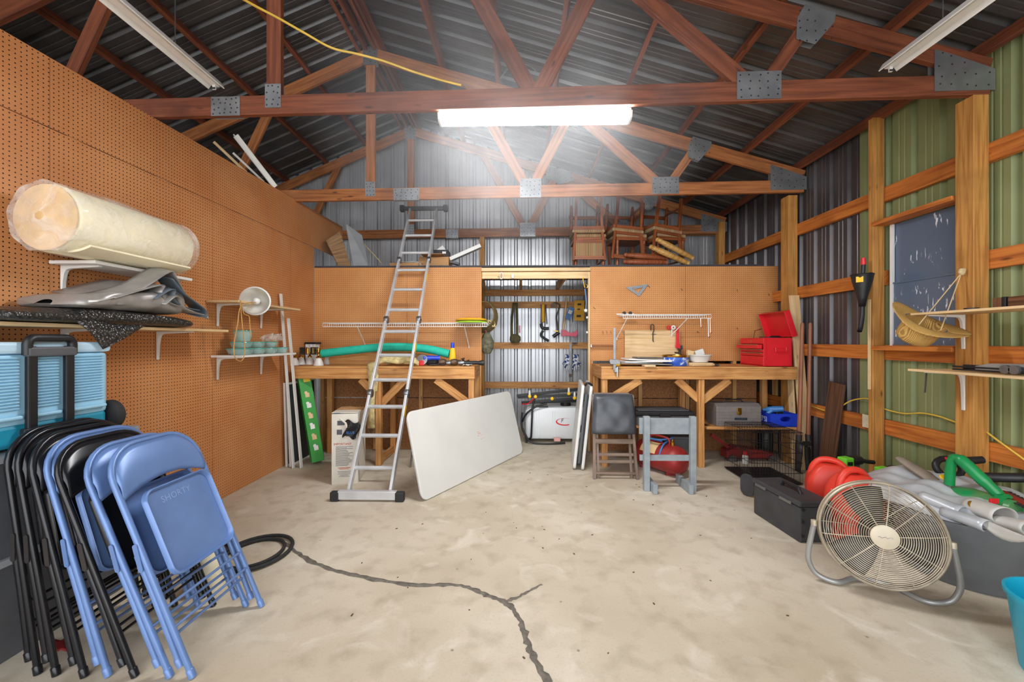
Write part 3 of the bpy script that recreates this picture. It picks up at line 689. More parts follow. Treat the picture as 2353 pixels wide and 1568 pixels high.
# totes, cooler ------------------------------------------------------------------
def tote(x0, x1, y0, y1, z0, z1, label, m='grey_plastic'):
    o = thing('storage_tote', label, 'tote', ((x0 + x1) / 2, (y0 + y1) / 2, z0)); cx_, cy_ = (x0 + x1) / 2, (y0 + y1) / 2
    def ringv(k, z): return [(cx_ + px * k[0], cy_ + py * k[1], z) for px, py in rrect(1, 1, .08, 4)]
    w, d = x1 - x0, y1 - y0
    sec = [((w * .86, d * .92), z0), ((w * .94, d * .97), z1 - .05), ((w * .94, d * .97), z1 - .03)]
    vs = []; fs = []; n = 0
    for k, z in sec: r_ = ringv(k, z); n = len(r_); vs += r_
    fs.append(tuple(reversed(range(n))))
    for i in range(len(sec) - 1):
        for j in range(n): fs.append((i * n + j, i * n + (j + 1) % n, (i + 1) * n + (j + 1) % n, (i + 1) * n + j))
    MB().add(vs, fs).build('body', M[m], o, smooth=40)
    g = MB(); g.prism([(cx_ + px * w, cy_ + py * d) for px, py in rrect(1, 1, .09, 4)], .03, None, z1 - .03); g.prism([(cx_ + px * w * .9, cy_ + py * d * .92) for px, py in rrect(1, 1, .09, 4)], .002, None, z1 - .001); g.build('lid', M['lid_grey'], o, bevel=.006)
    return o
M['lid_grey'] = paint('light_grey_lid', '9fa3a6', .5)
tote(-2.67, -2.26, 1.25, 2.36, 0, .46, 'grey storage tote on the floor behind the folding chairs')
tote(-2.67, -2.25, 1.25, 2.37, .462, .92, 'grey storage tote stacked on another, with the cooler on its lid')
M['cooler_blue'] = paint('light_blue_plastic', '9fd0ea', .35, 0, .04); M['cooler_lid'] = paint('highlit_blue_plastic', 'b9d7ea', .35, 0, .03); M['teal_base'] = paint('teal_plastic', '2590ae', .4, 0, .05)  # lid whiter than the body: highlight on its top put into the colour
xc_ = -2.29; yb0, yb1 = 1.30, 2.20; zb0, zb1 = .935, 1.415
co = thing('wheeled_cooler', 'light blue wheeled cooler with black pull handle on the grey totes', 'cooler', (-2.47, 1.75, .922))
g = MB(); g.box((-2.475, (yb0 + yb1) / 2, .99), (.35, yb1 - yb0, .11)); g.build('base', M['teal_base'], co, bevel=.02)
g = MB(); g.box((-2.475, (yb0 + yb1) / 2, 1.20), (.36, yb1 - yb0, .33)); g.build('body', M['cooler_blue'], co, bevel=.02)
g = MB(); g.box((-2.475, (yb0 + yb1) / 2, 1.393), (.38, yb1 - yb0 + .02, .055)); g.build('lid', M['cooler_lid'], co, bevel=.015)
pan = [(yb0 + .02, 1.50), (1.60, 1.72), (1.76, 1.90), (1.98, 2.17)]
zz = [(onx(0, 0, xc_ + .01).y)]
P1 = [onx(p, 800, xc_).y for p in (2, 50, 76, 140, 160, 236)]
for a, c in ((yb0 + .03, P1[1] - .01), (P1[2] + .01, P1[3] - .01), (P1[4] + .01, yb1 - .03)):
    g = MB()
    for k in range(17): g.box((xc_ - .001, (a + c) / 2, 1.115 + k * .0145), (.016, c - a, .007))
    g.build('ribbed_panel', M['cooler_blue'], co, bevel=.003, segs=1)
    g = MB(); g.box((xc_ - .002, (a + c) / 2, 1.075), (.035, c - a + .015, .018)); g.build('ledge', M['cooler_blue'], co, bevel=.007)
for y in ((P1[1] + P1[2]) / 2, (P1[3] + P1[4]) / 2):
    g = MB(); g.box((xc_ + .018, y, 1.19), (.024, .038, .42)); g.build('handle_post', M['black'], co, bevel=.006)
hy0, hy1 = P1[1] - .005, P1[4] + .005
g = MB(); g.tube([(xc_ + .02, hy0 + .01, 1.36)] + arc((xc_ + .02, hy0 + .04, 1.41), .03, 180, 90, 4, 'yz') + arc((xc_ + .02, hy1 - .04, 1.41), .03, 90, 0, 4, 'yz') + [(xc_ + .02, hy1 - .01, 1.36)], .019, 10); g.build('pull_handle', M['black'], co, smooth=50)
g = MB(); g.box((xc_ + .022, (hy0 + hy1) / 2, 1.375), (.034, hy1 - hy0, .045)); g.build('handle_cap', M['grey_plastic'], co, bevel=.008)
g = MB(); g.box((xc_ + .02, (hy0 + hy1) / 2, .985), (.03, hy1 - hy0 + .02, .075)); g.build('handle_foot', M['black'], co, bevel=.006)
g = MB()
for y in (hy0 + .03, hy1 - .03): g.lathe([(.008, 0), (.006, .004), (0, .005)], 10, tr(xc_ + .035, y, .975) @ rot('Y', 90))
g.build('screw_heads', M['chrome'], co, kind='stuff')
g = MB(); g.lathe([(.0, -.03), (.03, -.03), (.07, -.03), (.083, -.02), (.083, .02), (.07, .03), (.05, .022), (.02, .022), (0, .03)], 28, tr(-2.34, 2.245, 1.006) @ rot('X', -90) ); wh = g.build('wheel', M['rubber'], co, smooth=40)
g = MB()
for k in range(6): g.beam((-2.34 + .015 * math.cos(k * 1.047), 2.272, 1.006 + .015 * math.sin(k * 1.047)), (-2.34 + .068 * math.cos(k * 1.047), 2.272, 1.006 + .068 * math.sin(k * 1.047)), .008, .012, (0, 1, 0))
g.build('spokes', M['black'], wh, kind='stuff')
# folding chairs ------------------------------------------------------------------
M['chair_blue'] = paint('slate_blue_enamel', '6684b8', .36, .15, .07, 6); M['chair_black'] = paint('black_chair_enamel', '1b1c20', .25, .15, .1, 6)
def make_chair(mat, label):
    o = thing('folding_chair', label, 'chair', (0, 0, 0), 'folding chairs leaning on the left'); m = M[mat]
    hw = .228; rc_ = .15; top = 1.03
    pts = [(-hw, 0, .0)] + [(-hw, 0, z) for z in (.3, .6)] + arc((-hw + rc_, 0, top - rc_), rc_, 180, 90, 7) + arc((hw - rc_, 0, top - rc_), rc_, 90, 0, 7) + [(hw, 0, z) for z in (.6, .3, .0)]
    MB().tube(pts, .0125, 10).build('back_frame', m, o, smooth=50)
    for s in (-1, 1):
        MB().tube([(s * (hw - .004), .026, .56), (s * (hw - .004), .027, .35), (s * (hw - .004), .034, .06)], .0125, 10).build('rear_leg', m, o, smooth=50)
        g = MB(); g.prism(rrect(.02, .12, .0095, 4), .004, tr(s * (hw + .015), .01, .55) @ rot('Z', 90) @ rot('X', 90) @ rot('Z', 8) @ tr(0, 0, -.002)); g.build('hinge_link', M['dark_steel'] if mat == 'chair_black' else m, o)
        for z, y in ((.0, 0), (.06, .034)): MB().lathe([(.015, -.004), (.0155, .03), (.0125, .034)], 10, tr(s * (hw - (.004 if y else 0)), y, z), cap=True).build('foot_cap', m, o, smooth=40)
    def back(u, v):
        x = -hw + .004 + (2 * hw - .008) * u; t = abs(x) / hw
        zt_ = top - .01 if abs(x) < hw - rc_ else top - rc_ + math.sqrt(max(0, rc_ ** 2 - (abs(x) - (hw - rc_)) ** 2)) - .01
        zb_ = .79 + .055 * (1 - t ** 2)
        z = zb_ + (max(zt_, zb_ + .002) - zb_) * v; return (x, -.004 - .012 * math.sin(math.pi * v) - .01 * (1 - t * t), z)
    MB().grid(back, 22, 8).build('backrest', m, o, smooth=60, solid=.003)
    sz0, sz1, sw = .40, .80, .37
    pl = rrect(sw, sz1 - sz0, .05, 6)
    A = Matrix(((1, 0, 0, 0), (0, 0, 1, -.035), (0, 1, 0, (sz0 + sz1) / 2), (0, 0, 0, 1)))
    g = MB(); n = len(pl); vs = []
    for k, dd in ((1, .002), (1.0, -.018), (.975, -.022), (.955, -.018), (.93, .0)): vs += [(p[0] * k, p[1] * k, dd) for p in pl]
    fs = []
    for i in range(4):
        for j in range(n): fs.append((i * n + j, i * n + (j + 1) % n, (i + 1) * n + (j + 1) % n, (i + 1) * n + j))
    fs.append(tuple(4 * n + j for j in range(n))); fs.append(tuple(reversed(range(n))))
    g.add(vs, fs, None, A); g.build('seat', m, o, smooth=50)
    for z, y in ((.31, -.006), (.22, -.006), (.18, .03)): MB().tube([(-hw, y, z), (hw, y, z)], .0065, 8).build('stretcher', m, o, smooth=50)
    return o
lab = ['slate blue folding chair at the front of the leaning row, seat underside fully in view', 'slate blue folding chair second from the front of the leaning row', 'black folding chair third from the front, between two blue ones',
       'slate blue folding chair fourth from the front, mostly hidden between black ones', 'black folding chair fifth from the front of the leaning row', 'black folding chair sixth from the front, next to last in the row', 'black folding chair at the back of the row against the grey totes']
blue = make_chair('chair_blue', lab[0]); blk = make_chair('chair_black', lab[2])
rows = [(-1.385, 22.7, 1.905, blue), (-1.475, 24.0, 1.905, None), (-1.64, 20.9, 1.905, blk), (-1.74, 18.0, 1.905, None), (-1.85, 14.4, 1.90, None), (-1.97, 11.0, 1.905, None), (-2.06, 8.6, 1.91, None)]
for i, (x, a, y, src) in enumerate(rows):
    o = src or copy_tree(blue if i in (1, 3) else blk)
    o.location = (x, y, .006); o.rotation_euler = (math.radians(-a), 0, math.radians(90 + (0, -1.5, 2, -2, 1, -1, 0)[i])); o['label'] = lab[i]
M['scratch'] = paint('pale_scratch_marks', '8199c4', .5)
sc = text('SHORTY', .042, tr(-.02, -.0362, .735) @ FACE_CAM, M['scratch'], None, 'scratched_name'); loc_ = sc.location.copy()
for v_ in sc.data.vertices: v_.co += loc_
sc.location = (0, 0, 0); sc.parent = blue
# floor bits on the left
g = MB(); c0 = fl(585, 1275); lp = []
for k in range(60):
    a = k / 60 * 4 * math.pi - 1.2; r_ = (.17, .21)[k // 30]; lp.append(c0 + V((r_ * math.cos(a) * 1.0 + (.0 if k < 30 else .01), r_ * 1.1 * math.sin(a), .014 + .004 * (k // 30))))
g.tube([fl(480, 1300) + V((0, 0, .014)), fl(520, 1252) + V((0, 0, .014))] + lp + [fl(520, 1310) + V((0, 0, .014))], .012, 8); tag(g.build('garden_hose', M['rubber'], smooth=50), 'black hose coiled on the floor behind the blue folding chairs', 'hose')
jb = fl(492, 1352); jb.x += -.02; g = MB(); o = thing('plastic_jug', 'off-white plastic jug on the floor behind the folding chair legs', 'jug', jb)
A = tr(jb); g.lathe([(0, 0), (.075, 0), (.08, .02), (.08, .15), (.06, .2), (.03, .23)], 20, A); g.build('body', M['foam'], o, smooth=40)
g = MB(); g.lathe([(.032, .228), (.032, .255), (0, .256)], 14, A); g.build('cap', M['red'], o, smooth=40)
g = MB(); g.grid(lambda u, v: fl(95 + 60 * u, 1478 + 24 * v) + V((0, 0, .008 + .012 * math.sin(9 * u + 4 * v) ** 2)), 8, 6); tag(g.build('rag', M['dark_red'], smooth=60, solid=.004), 'small red rag on the floor under the black chairs', 'rag')
# ------------------------------------------------------------------ workbenches
BT = 1.136
def bench(label, x0, x1, legs, braces):
    o = thing('workbench', label, 'workbench', ((x0 + x1) / 2, 4.87, 0))
    y0, y1 = 4.55, 5.185
    n = 4; w = (y1 - y0) / n
    for k in range(n): MB().box(((x0 + x1) / 2, y0 + w * (k + .5), BT - .01), (x1 - x0, w - .004, .02)).build('plank', M['bench_wood'], o, bevel=.002)
    MB().box(((x0 + x1) / 2, y0 + .02, BT - .082), (x1 - x0, .038, .12)).build('apron', M['bench_wood'], o, bevel=.003)
    MB().box(((x0 + x1) / 2, y1 - .02, BT - .082), (x1 - x0, .038, .12)).build('apron', M['bench_wood'], o)
    for x in (x0 + .019, x1 - .019): MB().box((x, (y0 + y1) / 2, BT - .082), (.038, y1 - y0 - .08, .12)).build('side_apron', M['bench_wood'], o, bevel=.003)
    for x, y in legs: MB().box((x, y, (BT - .145) / 2), (.065, .065, BT - .145)).build('leg', M['bench_wood'], o, bevel=.004)
    for a, c in braces: MB().beam(a, c, .036, .085, (0, 0, 1)).build('brace', M['bench_wood'], o, bevel=.003)
    return o
b1 = bench('left workbench with the teal foam noodle and brass lamps on its top', -2.60, -.515, ((-1.62, 4.60), (-.555, 4.60), (-.555, 5.13), (-1.62, 5.13), (-2.42, 5.1)),
      (((-1.84, 4.625, .985), (-1.63, 4.625, .78)), ((-1.32, 4.625, .985), (-1.60, 4.625, .70)), ((-.96, 4.595, .985), (-.60, 4.595, .72)), ((-1.62, 4.64, .05), (-1.62, 5.1, .05))))
b2 = bench('right workbench with the red toolbox on its top', .915, 3.09, ((.955, 4.60), (.955, 5.13), (2.04, 4.60), (2.04, 5.13), (3.06, 5.13)),
      (((1.36, 4.60, .985), (.98, 4.60, .74)), ((1.78, 4.625, .985), (2.03, 4.625, .76)), ((2.37, 4.625, .985), (2.06, 4.625, .74))))
MB().box((1.6, 4.88, .445), (1.1, .5, .03)).build('lower_shelf', M['bench_wood'], b2, bevel=.003)
MB().box((2.6, 4.86, .445), (1.0, .58, .03)).build('lower_shelf', M['bench_wood'], b2, bevel=.003)
# wire shelves -----------------------------------------------------------
def wire_shelf(label, x0, x1, z, brs):
    y0, y1 = 4.90, 5.2; o = thing('wire_shelf', label, 'shelf', ((x0 + x1) / 2, 5.05, z - .03))
    for y, zz in ((y0, z), (y0, z - .045), (y1 - .01, z), ((y0 + y1) / 2, z - .002)): MB().tube([(x0, y, zz), (x1, y, zz)], .0045, 6).build('rail', M['white'], o)
    g = MB(); n = int((x1 - x0) / .027)
    for k in range(n + 1):
        x = x0 + (x1 - x0) * k / n; g.tube([(x, y1 - .01, z + .003), (x, y0, z + .003), (x, y0 - .003, z - .047)], .0026, 4, cap=False)
    g.build('wires', M['white'], o, kind='stuff')
    for xa_, xb_ in brs: MB().tube([(xa_, y0 + .01, z - .04), (xb_, y1 - .015, z - .28), (xb_, y1 - .012, z - .31)], .006, 6).build('support_rod', M['white'], o)
    return o
ws1 = wire_shelf('long white wire shelf on the left bench pegboard', at(742, 750, 4.9).x, at(1119, 750, 4.9).x, 1.645, ((-2.0, -2.0), (-1.33, -1.33), (-.68, -.66)))
ws2 = wire_shelf('short white wire shelf on the right bench pegboard', at(1432, 730, 4.9).x, at(1634, 730, 4.9).x, 1.745, ((1.30, 1.24), (2.03, 1.9)))
def disc(label, c, r, m):
    g = MB(); g.lathe([(0, .028), (r * .72, .028), (r * .93, .02), (r, .0), (r - .006, .0), (r * .9, .015), (0, .022)], 32, tr(c)); return tag(g.build('flying_disc', M[m], smooth=50), label, 'flying disc', 'flying discs on the wire shelf')
fx = at(1083, 745, 5.03)
M['disc_green'] = paint('lime_green_disc', '9fc437', .4); M['disc_yellow'] = paint('golden_yellow_disc', 'efb22a', .4)
disc('green flying disc under the yellow one on the left wire shelf', (fx.x, 5.03, 1.651), .205, 'disc_green'); disc('yellow flying disc on top of the green one on the left wire shelf', (fx.x, 5.03, 1.681), .20, 'disc_yellow')
# bench top, left ----------------------------------------------------------
M['frost'] = paint('frosted_white_glass', 'dcd8d2', .35, 0, .04); M['mirror'] = paint('dark_mirror_plate', '5b5f5c', .15, .8)
def vanity(label, bells, plate, zc):
    o = thing('bell_shade_light', label, 'light fixture', (plate[0], plate[1], BT), 'brass lights on the left bench')
    for x, y, s in bells:
        sh = MB().lathe([(.052 * s, 0), (.05 * s, .012), (.04 * s, .05), (.028 * s, .082), (.022 * s, .09), (.0, .092)], 20, tr(x, y, BT + .001)).build('shade', M['frost'], o, smooth=50)
        MB().lathe([(.024 * s, .088), (.026 * s, .1), (.012, .115), (.014, .13), (.006, .14), (.009, .15), (0, .158)], 14, tr(x, y, BT)).build('finial', M['brass'], sh, smooth=50)
        MB().tube(smoothpts([(x, y, BT + .12), ((x + plate[0]) / 2, (y + plate[1]) / 2, BT + .17), (plate[0], plate[1], zc)], 5), .006, 6).build('arm', M['brass'], o, smooth=50)
    MB().box((plate[0], plate[1], zc), (.085, .03, .09)).build('back_plate', M['mirror'], o, bevel=.006)
    MB().box((plate[0] + .06, plate[1] - .01, zc), (.03, .05, .075)).build('plate_rim', M['brass'], o, bevel=.006)
    return o
vanity('brass light fixture with bell shades at the far left bench end', ((at(676, 800, 4.72).x, 4.72, 1.05), (at(692, 800, 4.86).x, 4.86, .95)), (at(697, 800, 4.75).x, 4.75), BT + .17)
vanity('brass light fixture with bell shades beside the end of the teal noodle', ((at(732, 800, 4.68).x, 4.68, 1.1), (at(712, 800, 4.9).x, 4.9, .95), (at(752, 800, 4.95).x, 4.95, .9)), (at(722, 800, 4.8).x, 4.8), BT + .17)
lx = at(719, 780, 5.02).x
o = thing('lantern', 'small white and black box lantern at the back of the left bench', 'lantern', (lx, 5.02, BT))
MB().box((lx, 5.02, BT + .125), (.12, .1, .25)).build('glass_body', M['white_plastic'], o); 
for dx in (-.055, .0, .055): MB().box((lx + dx, 4.965, BT + .125), (.012, .012, .25)).build('frame_bar', M['white'], o)
MB().box((lx, 5.02, BT + .262), (.15, .13, .025)).build('roof', M['black'], o, bevel=.006)
M['teal_foam'] = paint('teal_foam', '1fb59c', .75, 0, .06, 20)
np = smoothpts([at(x, y, 4.80) for x, y in ((740, 813), (800, 806), (870, 799), (930, 798), (985, 803), (1032, 814))], 8)
g = MB(); g.tube(np, .049, 18); o = thing('foam_noodle', 'long teal pool noodle arching over the left workbench', 'foam noodle', np[len(np) // 2]); g.build('noodle', M['teal_foam'], o, smooth=50)
for e, q in ((0, np[1]), (-1, np[-2])):
    d_ = (np[e] - q).normalized(); MB().lathe([(.014, .0005), (0, .0005)], 12, frame(np[e], d_, (0, 0, 1)) @ rot('Y', 90)).build('hole', M['black'], o)
# arched board
xa_, xb_ = at(757, 830, 4.95).x, at(1003, 830, 4.95).x; pts = [(xa_, BT + .001), (xb_, BT + .001)]
for k in range(13): t = k / 12; x = xb_ + (xa_ - xb_) * t; pts.append((x, BT + .085 + .085 * max(0, math.sin(math.pi * min(1, t * 1.25)))))
A = Matrix(((1, 0, 0, 0), (0, 0, 1, 4.93), (0, 1, 0, 0), (0, 0, 0, 1)))
tag(MB().prism(pts, .038, A).build('arched_board', M['bench_wood'], bevel=.003), 'arched pine board standing on the left bench behind the straps', 'board')
M['strap'] = paint('faded_yellow_webbing', 'd8c68c', .8, 0, .18, 25, .2)
def band(pts, wv, m, name, parent, n=6, solid=.003):
    pp = smoothpts(pts, n); L_ = len(pp)
    def fn(u, v): p = pp[min(int(u * (L_ - 1) + .5), L_ - 1)]; return p + V(wv) * (v - .5)
    return MB().grid(fn, L_ - 1, 1).build(name, m, parent, smooth=60, solid=solid)
st = thing('tow_strap', 'faded yellow tow strap piled on the left bench, one end hanging down', 'strap', (at(870, 840, 4.75).x, 4.7, BT))
band([at(858, 838, 4.60) + V((0, 0, .03)), (at(853, 845, 4.53).x, 4.53, BT + .005), at(855, 880, 4.525), at(852, 930, 4.53), at(853, 985, 4.535)], (.085, 0, 0), M['strap'], 'hanging_end', st)
band([at(868, 842, 4.58), at(864, 870, 4.535), at(862, 900, 4.54)], (.05, 0, 0), M['strap'], 'hanging_loop', st)
for k in range(7):
    ph = k * 1.3; y = 4.60 + .035 * k; z = BT + .03 + .012 * (k % 4)
    band([(at(862 + 6 * k, 830, y).x, y, z), (at(885 + 4 * k, 830, y).x, y - .02 * math.sin(ph), z + .04 + .02 * math.sin(ph)), (at(915, 830, y).x, y + .03 * math.sin(ph + 1), z + .02), (at(940 - 3 * k, 830, y).x, y - .02, z + .03 * math.cos(ph) + .02), (at(962 - 2 * k, 830, y).x, y + .01, z)], (0, .012, .05), M['strap'], 'strap_layer', st)
hk = at(853, 985, 4.535); g = MB(); g.tube([hk + V((-.035, 0, -.005)), hk + V((.035, 0, -.005)), hk + V((.004, -.002, -.085)), hk + V((-.004, -.002, -.085))], .0045, 6, closed=True); g.build('hook_triangle', M['steel'], st)
yb_ = at(1040, 830, 4.78); o = thing('glue_bottle', 'yellow bottle with a blue nozzle cap on the left bench', 'bottle', (yb_.x, 4.78, BT))
A = tr(yb_.x, 4.78, BT); MB().lathe([(0, 0), (.043, 0), (.044, .02), (.036, .14), (.026, .2), (.02, .21), (0, .21)], 20, A, sy=.7).build('body', M['yellow'], o, smooth=40)
MB().lathe([(.021, .208), (.02, .265), (.016, .27), (0, .27)], 14, A).build('cap', M['blue'], o, smooth=40)
def along(p, ang, tilt=0): return tr(p) @ rot('Z', ang) @ rot('Y', 90 + tilt)
p = V((at(990, 820, 4.72).x, 4.72, BT)); o = thing('angle_grinder', 'blue and black angle grinder lying on the left bench', 'power tool', p)
MB().lathe([(0, -.1), (.03, -.09), (.034, -.02), (.028, .06), (.034, .1), (0, .105)], 16, along(p + V((0, 0, .085)), 25)).build('motor_housing', M['blue'], o, smooth=50)
MB().lathe([(0, 0), (.062, .002), (.062, .008), (0, .012)], 24, tr(p + V((-.09, -.05, .07))) @ rot('X', 75)).build('disc', M['steel'], o, smooth=40)
MB().lathe([(0, -.07), (.03, -.06), (.036, 0), (.03, .06), (0, .07)], 12, along(p + V((.02, -.03, .038)), -15)).build('handle', M['black'], o, smooth=50)
p = V((at(968, 835, 4.66).x, 4.66, BT)); o = thing('tape_measure', 'small red tape measure on the left bench by the ladder', 'tape measure', p)
MB().box(p + V((0, 0, .032)), (.065, .035, .06)).build('case', M['red'], o, bevel=.012); MB().box(p + V((-.05, 0, .004)), (.04, .02, .003)).build('tape_end', M['yellow'], o)
p = V((at(1008, 835, 4.66).x, 4.66, BT)); o = thing('pliers', 'dark steel pliers lying on the left bench', 'pliers', p)
for s in (-1, 1): MB().tube(smoothpts([p + V((-.1, s * .03, .014)), p + V((-.03, s * .022, .016)), p + V((.02, -s * .004, .016)), p + V((.07, -s * .008, .014))], 4), [.008] * 12 + [.005], 6).build('jaw_handle', M['black'], o, smooth=50)
M['rust'] = paint('brown_worn_steel', '6f5a49', .5, .6, .25, 20)
for px_, lab_ in ((1023, 'rusty ball hitch coupler on the left bench, left of the yellow bottle'), (1050, 'rusty ball hitch coupler on the left bench, right of the yellow bottle')):
    p = V((at(px_, 832, 4.7).x, 4.70, BT)); o = thing('hitch_coupler', lab_, 'coupler', p)
    MB().lathe([(0, -.05), (.028, -.045), (.04, -.01), (.036, .03), (.02, .045), (0, .05)], 16, along(p + V((-.03, 0, .042)), 10)).build('socket', M['rust'], o, smooth=50)
    MB().lathe([(0, -.04), (.024, -.035), (.03, 0), (.022, .05), (0, .055)], 14, along(p + V((.05, 0, .032)), 5)).build('neck', M['steel'], o, smooth=50)
p = V((at(1066, 825, 4.88).x, 4.88, BT)); o = thing('chain_pile', 'dark heap of chain at the right end of the left bench', 'chain', p); g = MB()
for k in range(34):
    a = k * .9; q = p + V((.075 * math.cos(a) * (.4 + .6 * random.random()), .05 * math.sin(a), .015 + .07 * random.random() * (1 - abs(math.cos(a)) * .5)))
    g.tube([q + (rot('Z', random.uniform(0, 360)) @ rot('X', random.uniform(0, 180)) @ V((.02 * math.cos(t), .011 * math.sin(t), 0))) for t in [j * .785 for j in range(8)]], .004, 5, closed=True)
g.build('links', M['rust'], o, kind='stuff')
p = V((at(1084, 832, 4.68).x, 4.68, BT)); o = thing('flashlight', 'black flashlight lying at the right end of the left bench', 'flashlight', p)
MB().lathe([(0, -.12), (.02, -.118), (.02, .05), (.03, .075), (.031, .11), (0, .112)], 18, along(p + V((.03, 0, .034)), 8)).build('barrel', M['black'], o, smooth=40)
MB().lathe([(0, .111), (.027, .113), (.0, .1145)], 18, along(p + V((.03, 0, .034)), 8)).build('lens', M['chrome'], o)
p = V((at(1074, 842, 4.60).x, 4.60, BT)); g = MB(); g.grid(lambda u, v: p + V((.1 * u - .05, .08 * v - .04, .006 + .018 * abs(math.sin(5 * u + 3 * v)))), 6, 6); tag(g.build('crumpled_wrapper', M['white_plastic'], smooth=30, solid=.002), 'crumpled white wrapper at the front right of the left bench', 'wrapper')
# bench top, right -------------------------------------------------------------
def P(px, Y, z=BT): return V((at(px, 800, Y).x, Y, z))
p = P(1412, 4.525); o = thing('bar_clamp', 'grey bar clamp standing upright at the left end of the right bench', 'clamp', p)
MB().box(p + V((0, -.002, .2)), (.028, .01, .47)).build('bar', M['steel'], o, bevel=.002)
MB().prism([(-.05, .03), (.06, .03), (.06, .055), (.03, .085), (-.06, .085), (-.06, .06)], .03, tr(p.x, p.y - .012, BT) @ FACE_CAM @ tr(0, 0, -.015)).build('upper_jaw', M['steel'], o, bevel=.003)
MB().box(p + V((.02, 0, -.035)), (.05, .03, .06)).build('lower_jaw', M['steel'], o, bevel=.006)
MB().tube([p + V((.03, -.01, .0)), p + V((.03, -.01, -.11))], .008, 8).build('screw', M['chrome'], o)
tag(MB().beam(P(1478, 4.58, BT + .011), P(1503, 4.58, BT + .011) , .12, .02).build('scrap_board', M['pale_wood'], bevel=.002), 'pale scrap board under the tray stack on the right bench', 'board')
o = thing('tray_stack', 'flat stack of white and grey metal trays on the right bench', 'tray', P(1475, 4.72, BT)); c = P(1475, 4.78)
for k, (w, d, z, m, tl) in enumerate(((.58, .36, .03, 'steel', 2), (.54, .32, .052, 'white', -1), (.5, .28, .07, 'white', 2), (.3, .16, .092, 'steel', 1))):
    MB().box((0, 0, 0), (w, d, .016), tr(c.x + .02 * k, c.y, BT + z) @ rot('Y', tl) @ rot('Z', 3 * k)).build('tray', M[m], o, bevel=.004)
p = P(1398, 4.7); o = thing('putty_knife', 'knife with a yellow grip at the left end of the right bench', 'knife', p)
MB().box(p + V((-.02, 0, .01)), (.16, .03, .006)).build('blade', M['dark_steel'], o); MB().box(p + V((.1, .01, .013)), (.08, .028, .022)).build('grip', M['yellow'], o, bevel=.006)
p = P(1552, 4.80); o = thing('cookie_tin', 'round blue cookie tin with a gold rim on the right bench', 'tin', p)
m, nt, b = new('blue_printed_tin'); tc = N(nt, 'ShaderNodeTexCoord'); no = N(nt, 'ShaderNodeTexNoise', Scale=11.0, Detail=4.0); nt.links.new(tc.outputs['Object'], no.inputs['Vector'])
nt.links.new(ramp(nt, [(.42, srgb('2450b4')), (.55, srgb('3f6cc8')), (.6, srgb('dfe4ee')), (.68, srgb('6a5a50'))], no.outputs[0]), b.inputs['Base Color']); b.inputs['Roughness'].default_value = .35; M['tin'] = m
MB().lathe([(0, 0), (.142, 0), (.145, .005), (.145, .105), (0, .105)], 36, tr(p)).build('body', M['tin'], o, smooth=40)
MB().lathe([(.146, .10), (.15, .105), (.15, .122), (.143, .125), (.138, .112), (0, .11)], 36, tr(p)).build('rim', M['brass'], o, smooth=40)
MB().box(p + V((.02, -.02, .15)), (.03, .12, .02), None).build('tool_inside', M['dark_steel'], o)
p = P(1607, 4.78, BT + .042); o = thing('enamel_basin', 'white enamel basin full of boxes on the right bench', 'basin', p)
MB().lathe([(0, 0), (.085, 0), (.11, .03), (.125, .075), (.14, .082), (.14, .088), (.12, .082), (.1, .03), (0, .012)], 30, tr(p)).build('bowl', M['white'], o, smooth=50)
MB().box((0, 0, 0), (.1, .03, .07), tr(p + V((-.0, .0, .11))) @ rot('Y', -18)).build('small_box', M['white_plastic'], o, bevel=.003); MB().box((0, 0, 0), (.07, .05, .05), tr(p + V((-.1, .02, .11))) @ rot('Y', 12)).build('small_box', M['pale_wood'], o, bevel=.003)
tag(MB().box(P(1606, 4.74, BT + .02), (.26, .16, .036)).build('wood_block', M['pale_wood'], bevel=.003), 'pale wood block under the white basin on the right bench', 'wood block')
p = P(1625, 4.60); o = thing('hammer', 'hammer lying on the right bench in front of the white basin', 'hammer', p)
MB().tube([p + V((-.17, -.02, .016)), p + V((.1, .02, .018))], .013, 8).build('handle', M['pale_wood'], o); MB().tube([p + V((.1, .07, .02)), p + V((.1, -.05, .02))], .014, 8).build('head', M['dark_steel'], o)
tag(MB().box((at(1499, 785, 5.16).x, 5.172, BT + .215), (at(1562, 785, 5.16).x - at(1436, 785, 5.16).x, .014, .425)).build('plywood_board', M['pale_wood']), 'plywood board leaning against the pegboard on the right bench', 'board')
g = MB(); q = at(1499, 765, 5.15); g.tube([q + V((-.018, 0, .03)), q + V((-.02, 0, .08))] + arc(q + V((0, 0, .085)), .02, 180, 0, 6) + [q + V((.02, 0, .03)), q + V((.008, 0, .0)), q + V((.006, -.004, -.1)), q + V((.014, -.006, -.115))], .006, 6); tag(g.build('steel_hook', M['dark_steel'], smooth=60), 'long steel hook hanging on the plywood board', 'hook')
o = thing('pipe_wrench', 'red pipe wrench hanging on the plywood board above the tin', 'wrench', at(1558, 812, 5.11))
MB().prism([(-.013, -.0), (.013, 0), (.018, .2), (.03, .235), (.03, .275), (-.03, .26), (-.022, .2)], .022, tr(at(1557, 752, 5.12) ) @ FACE_CAM @ rot('X', 180) @ tr(0, 0, -.011)).build('handle', M['red'], o, bevel=.004)
MB().prism([(-.02, 0), (.03, .02), (.035, -.03), (.0, -.05), (-.03, -.03)], .02, tr(at(1562, 797, 5.12)) @ FACE_CAM @ tr(0, 0, -.01)).build('jaw', M['dark_steel'], o, bevel=.003)
MB().box(at(1562, 808, 5.12), (.028, .014, .09)).build('hook_jaw', M['dark_steel'], o)
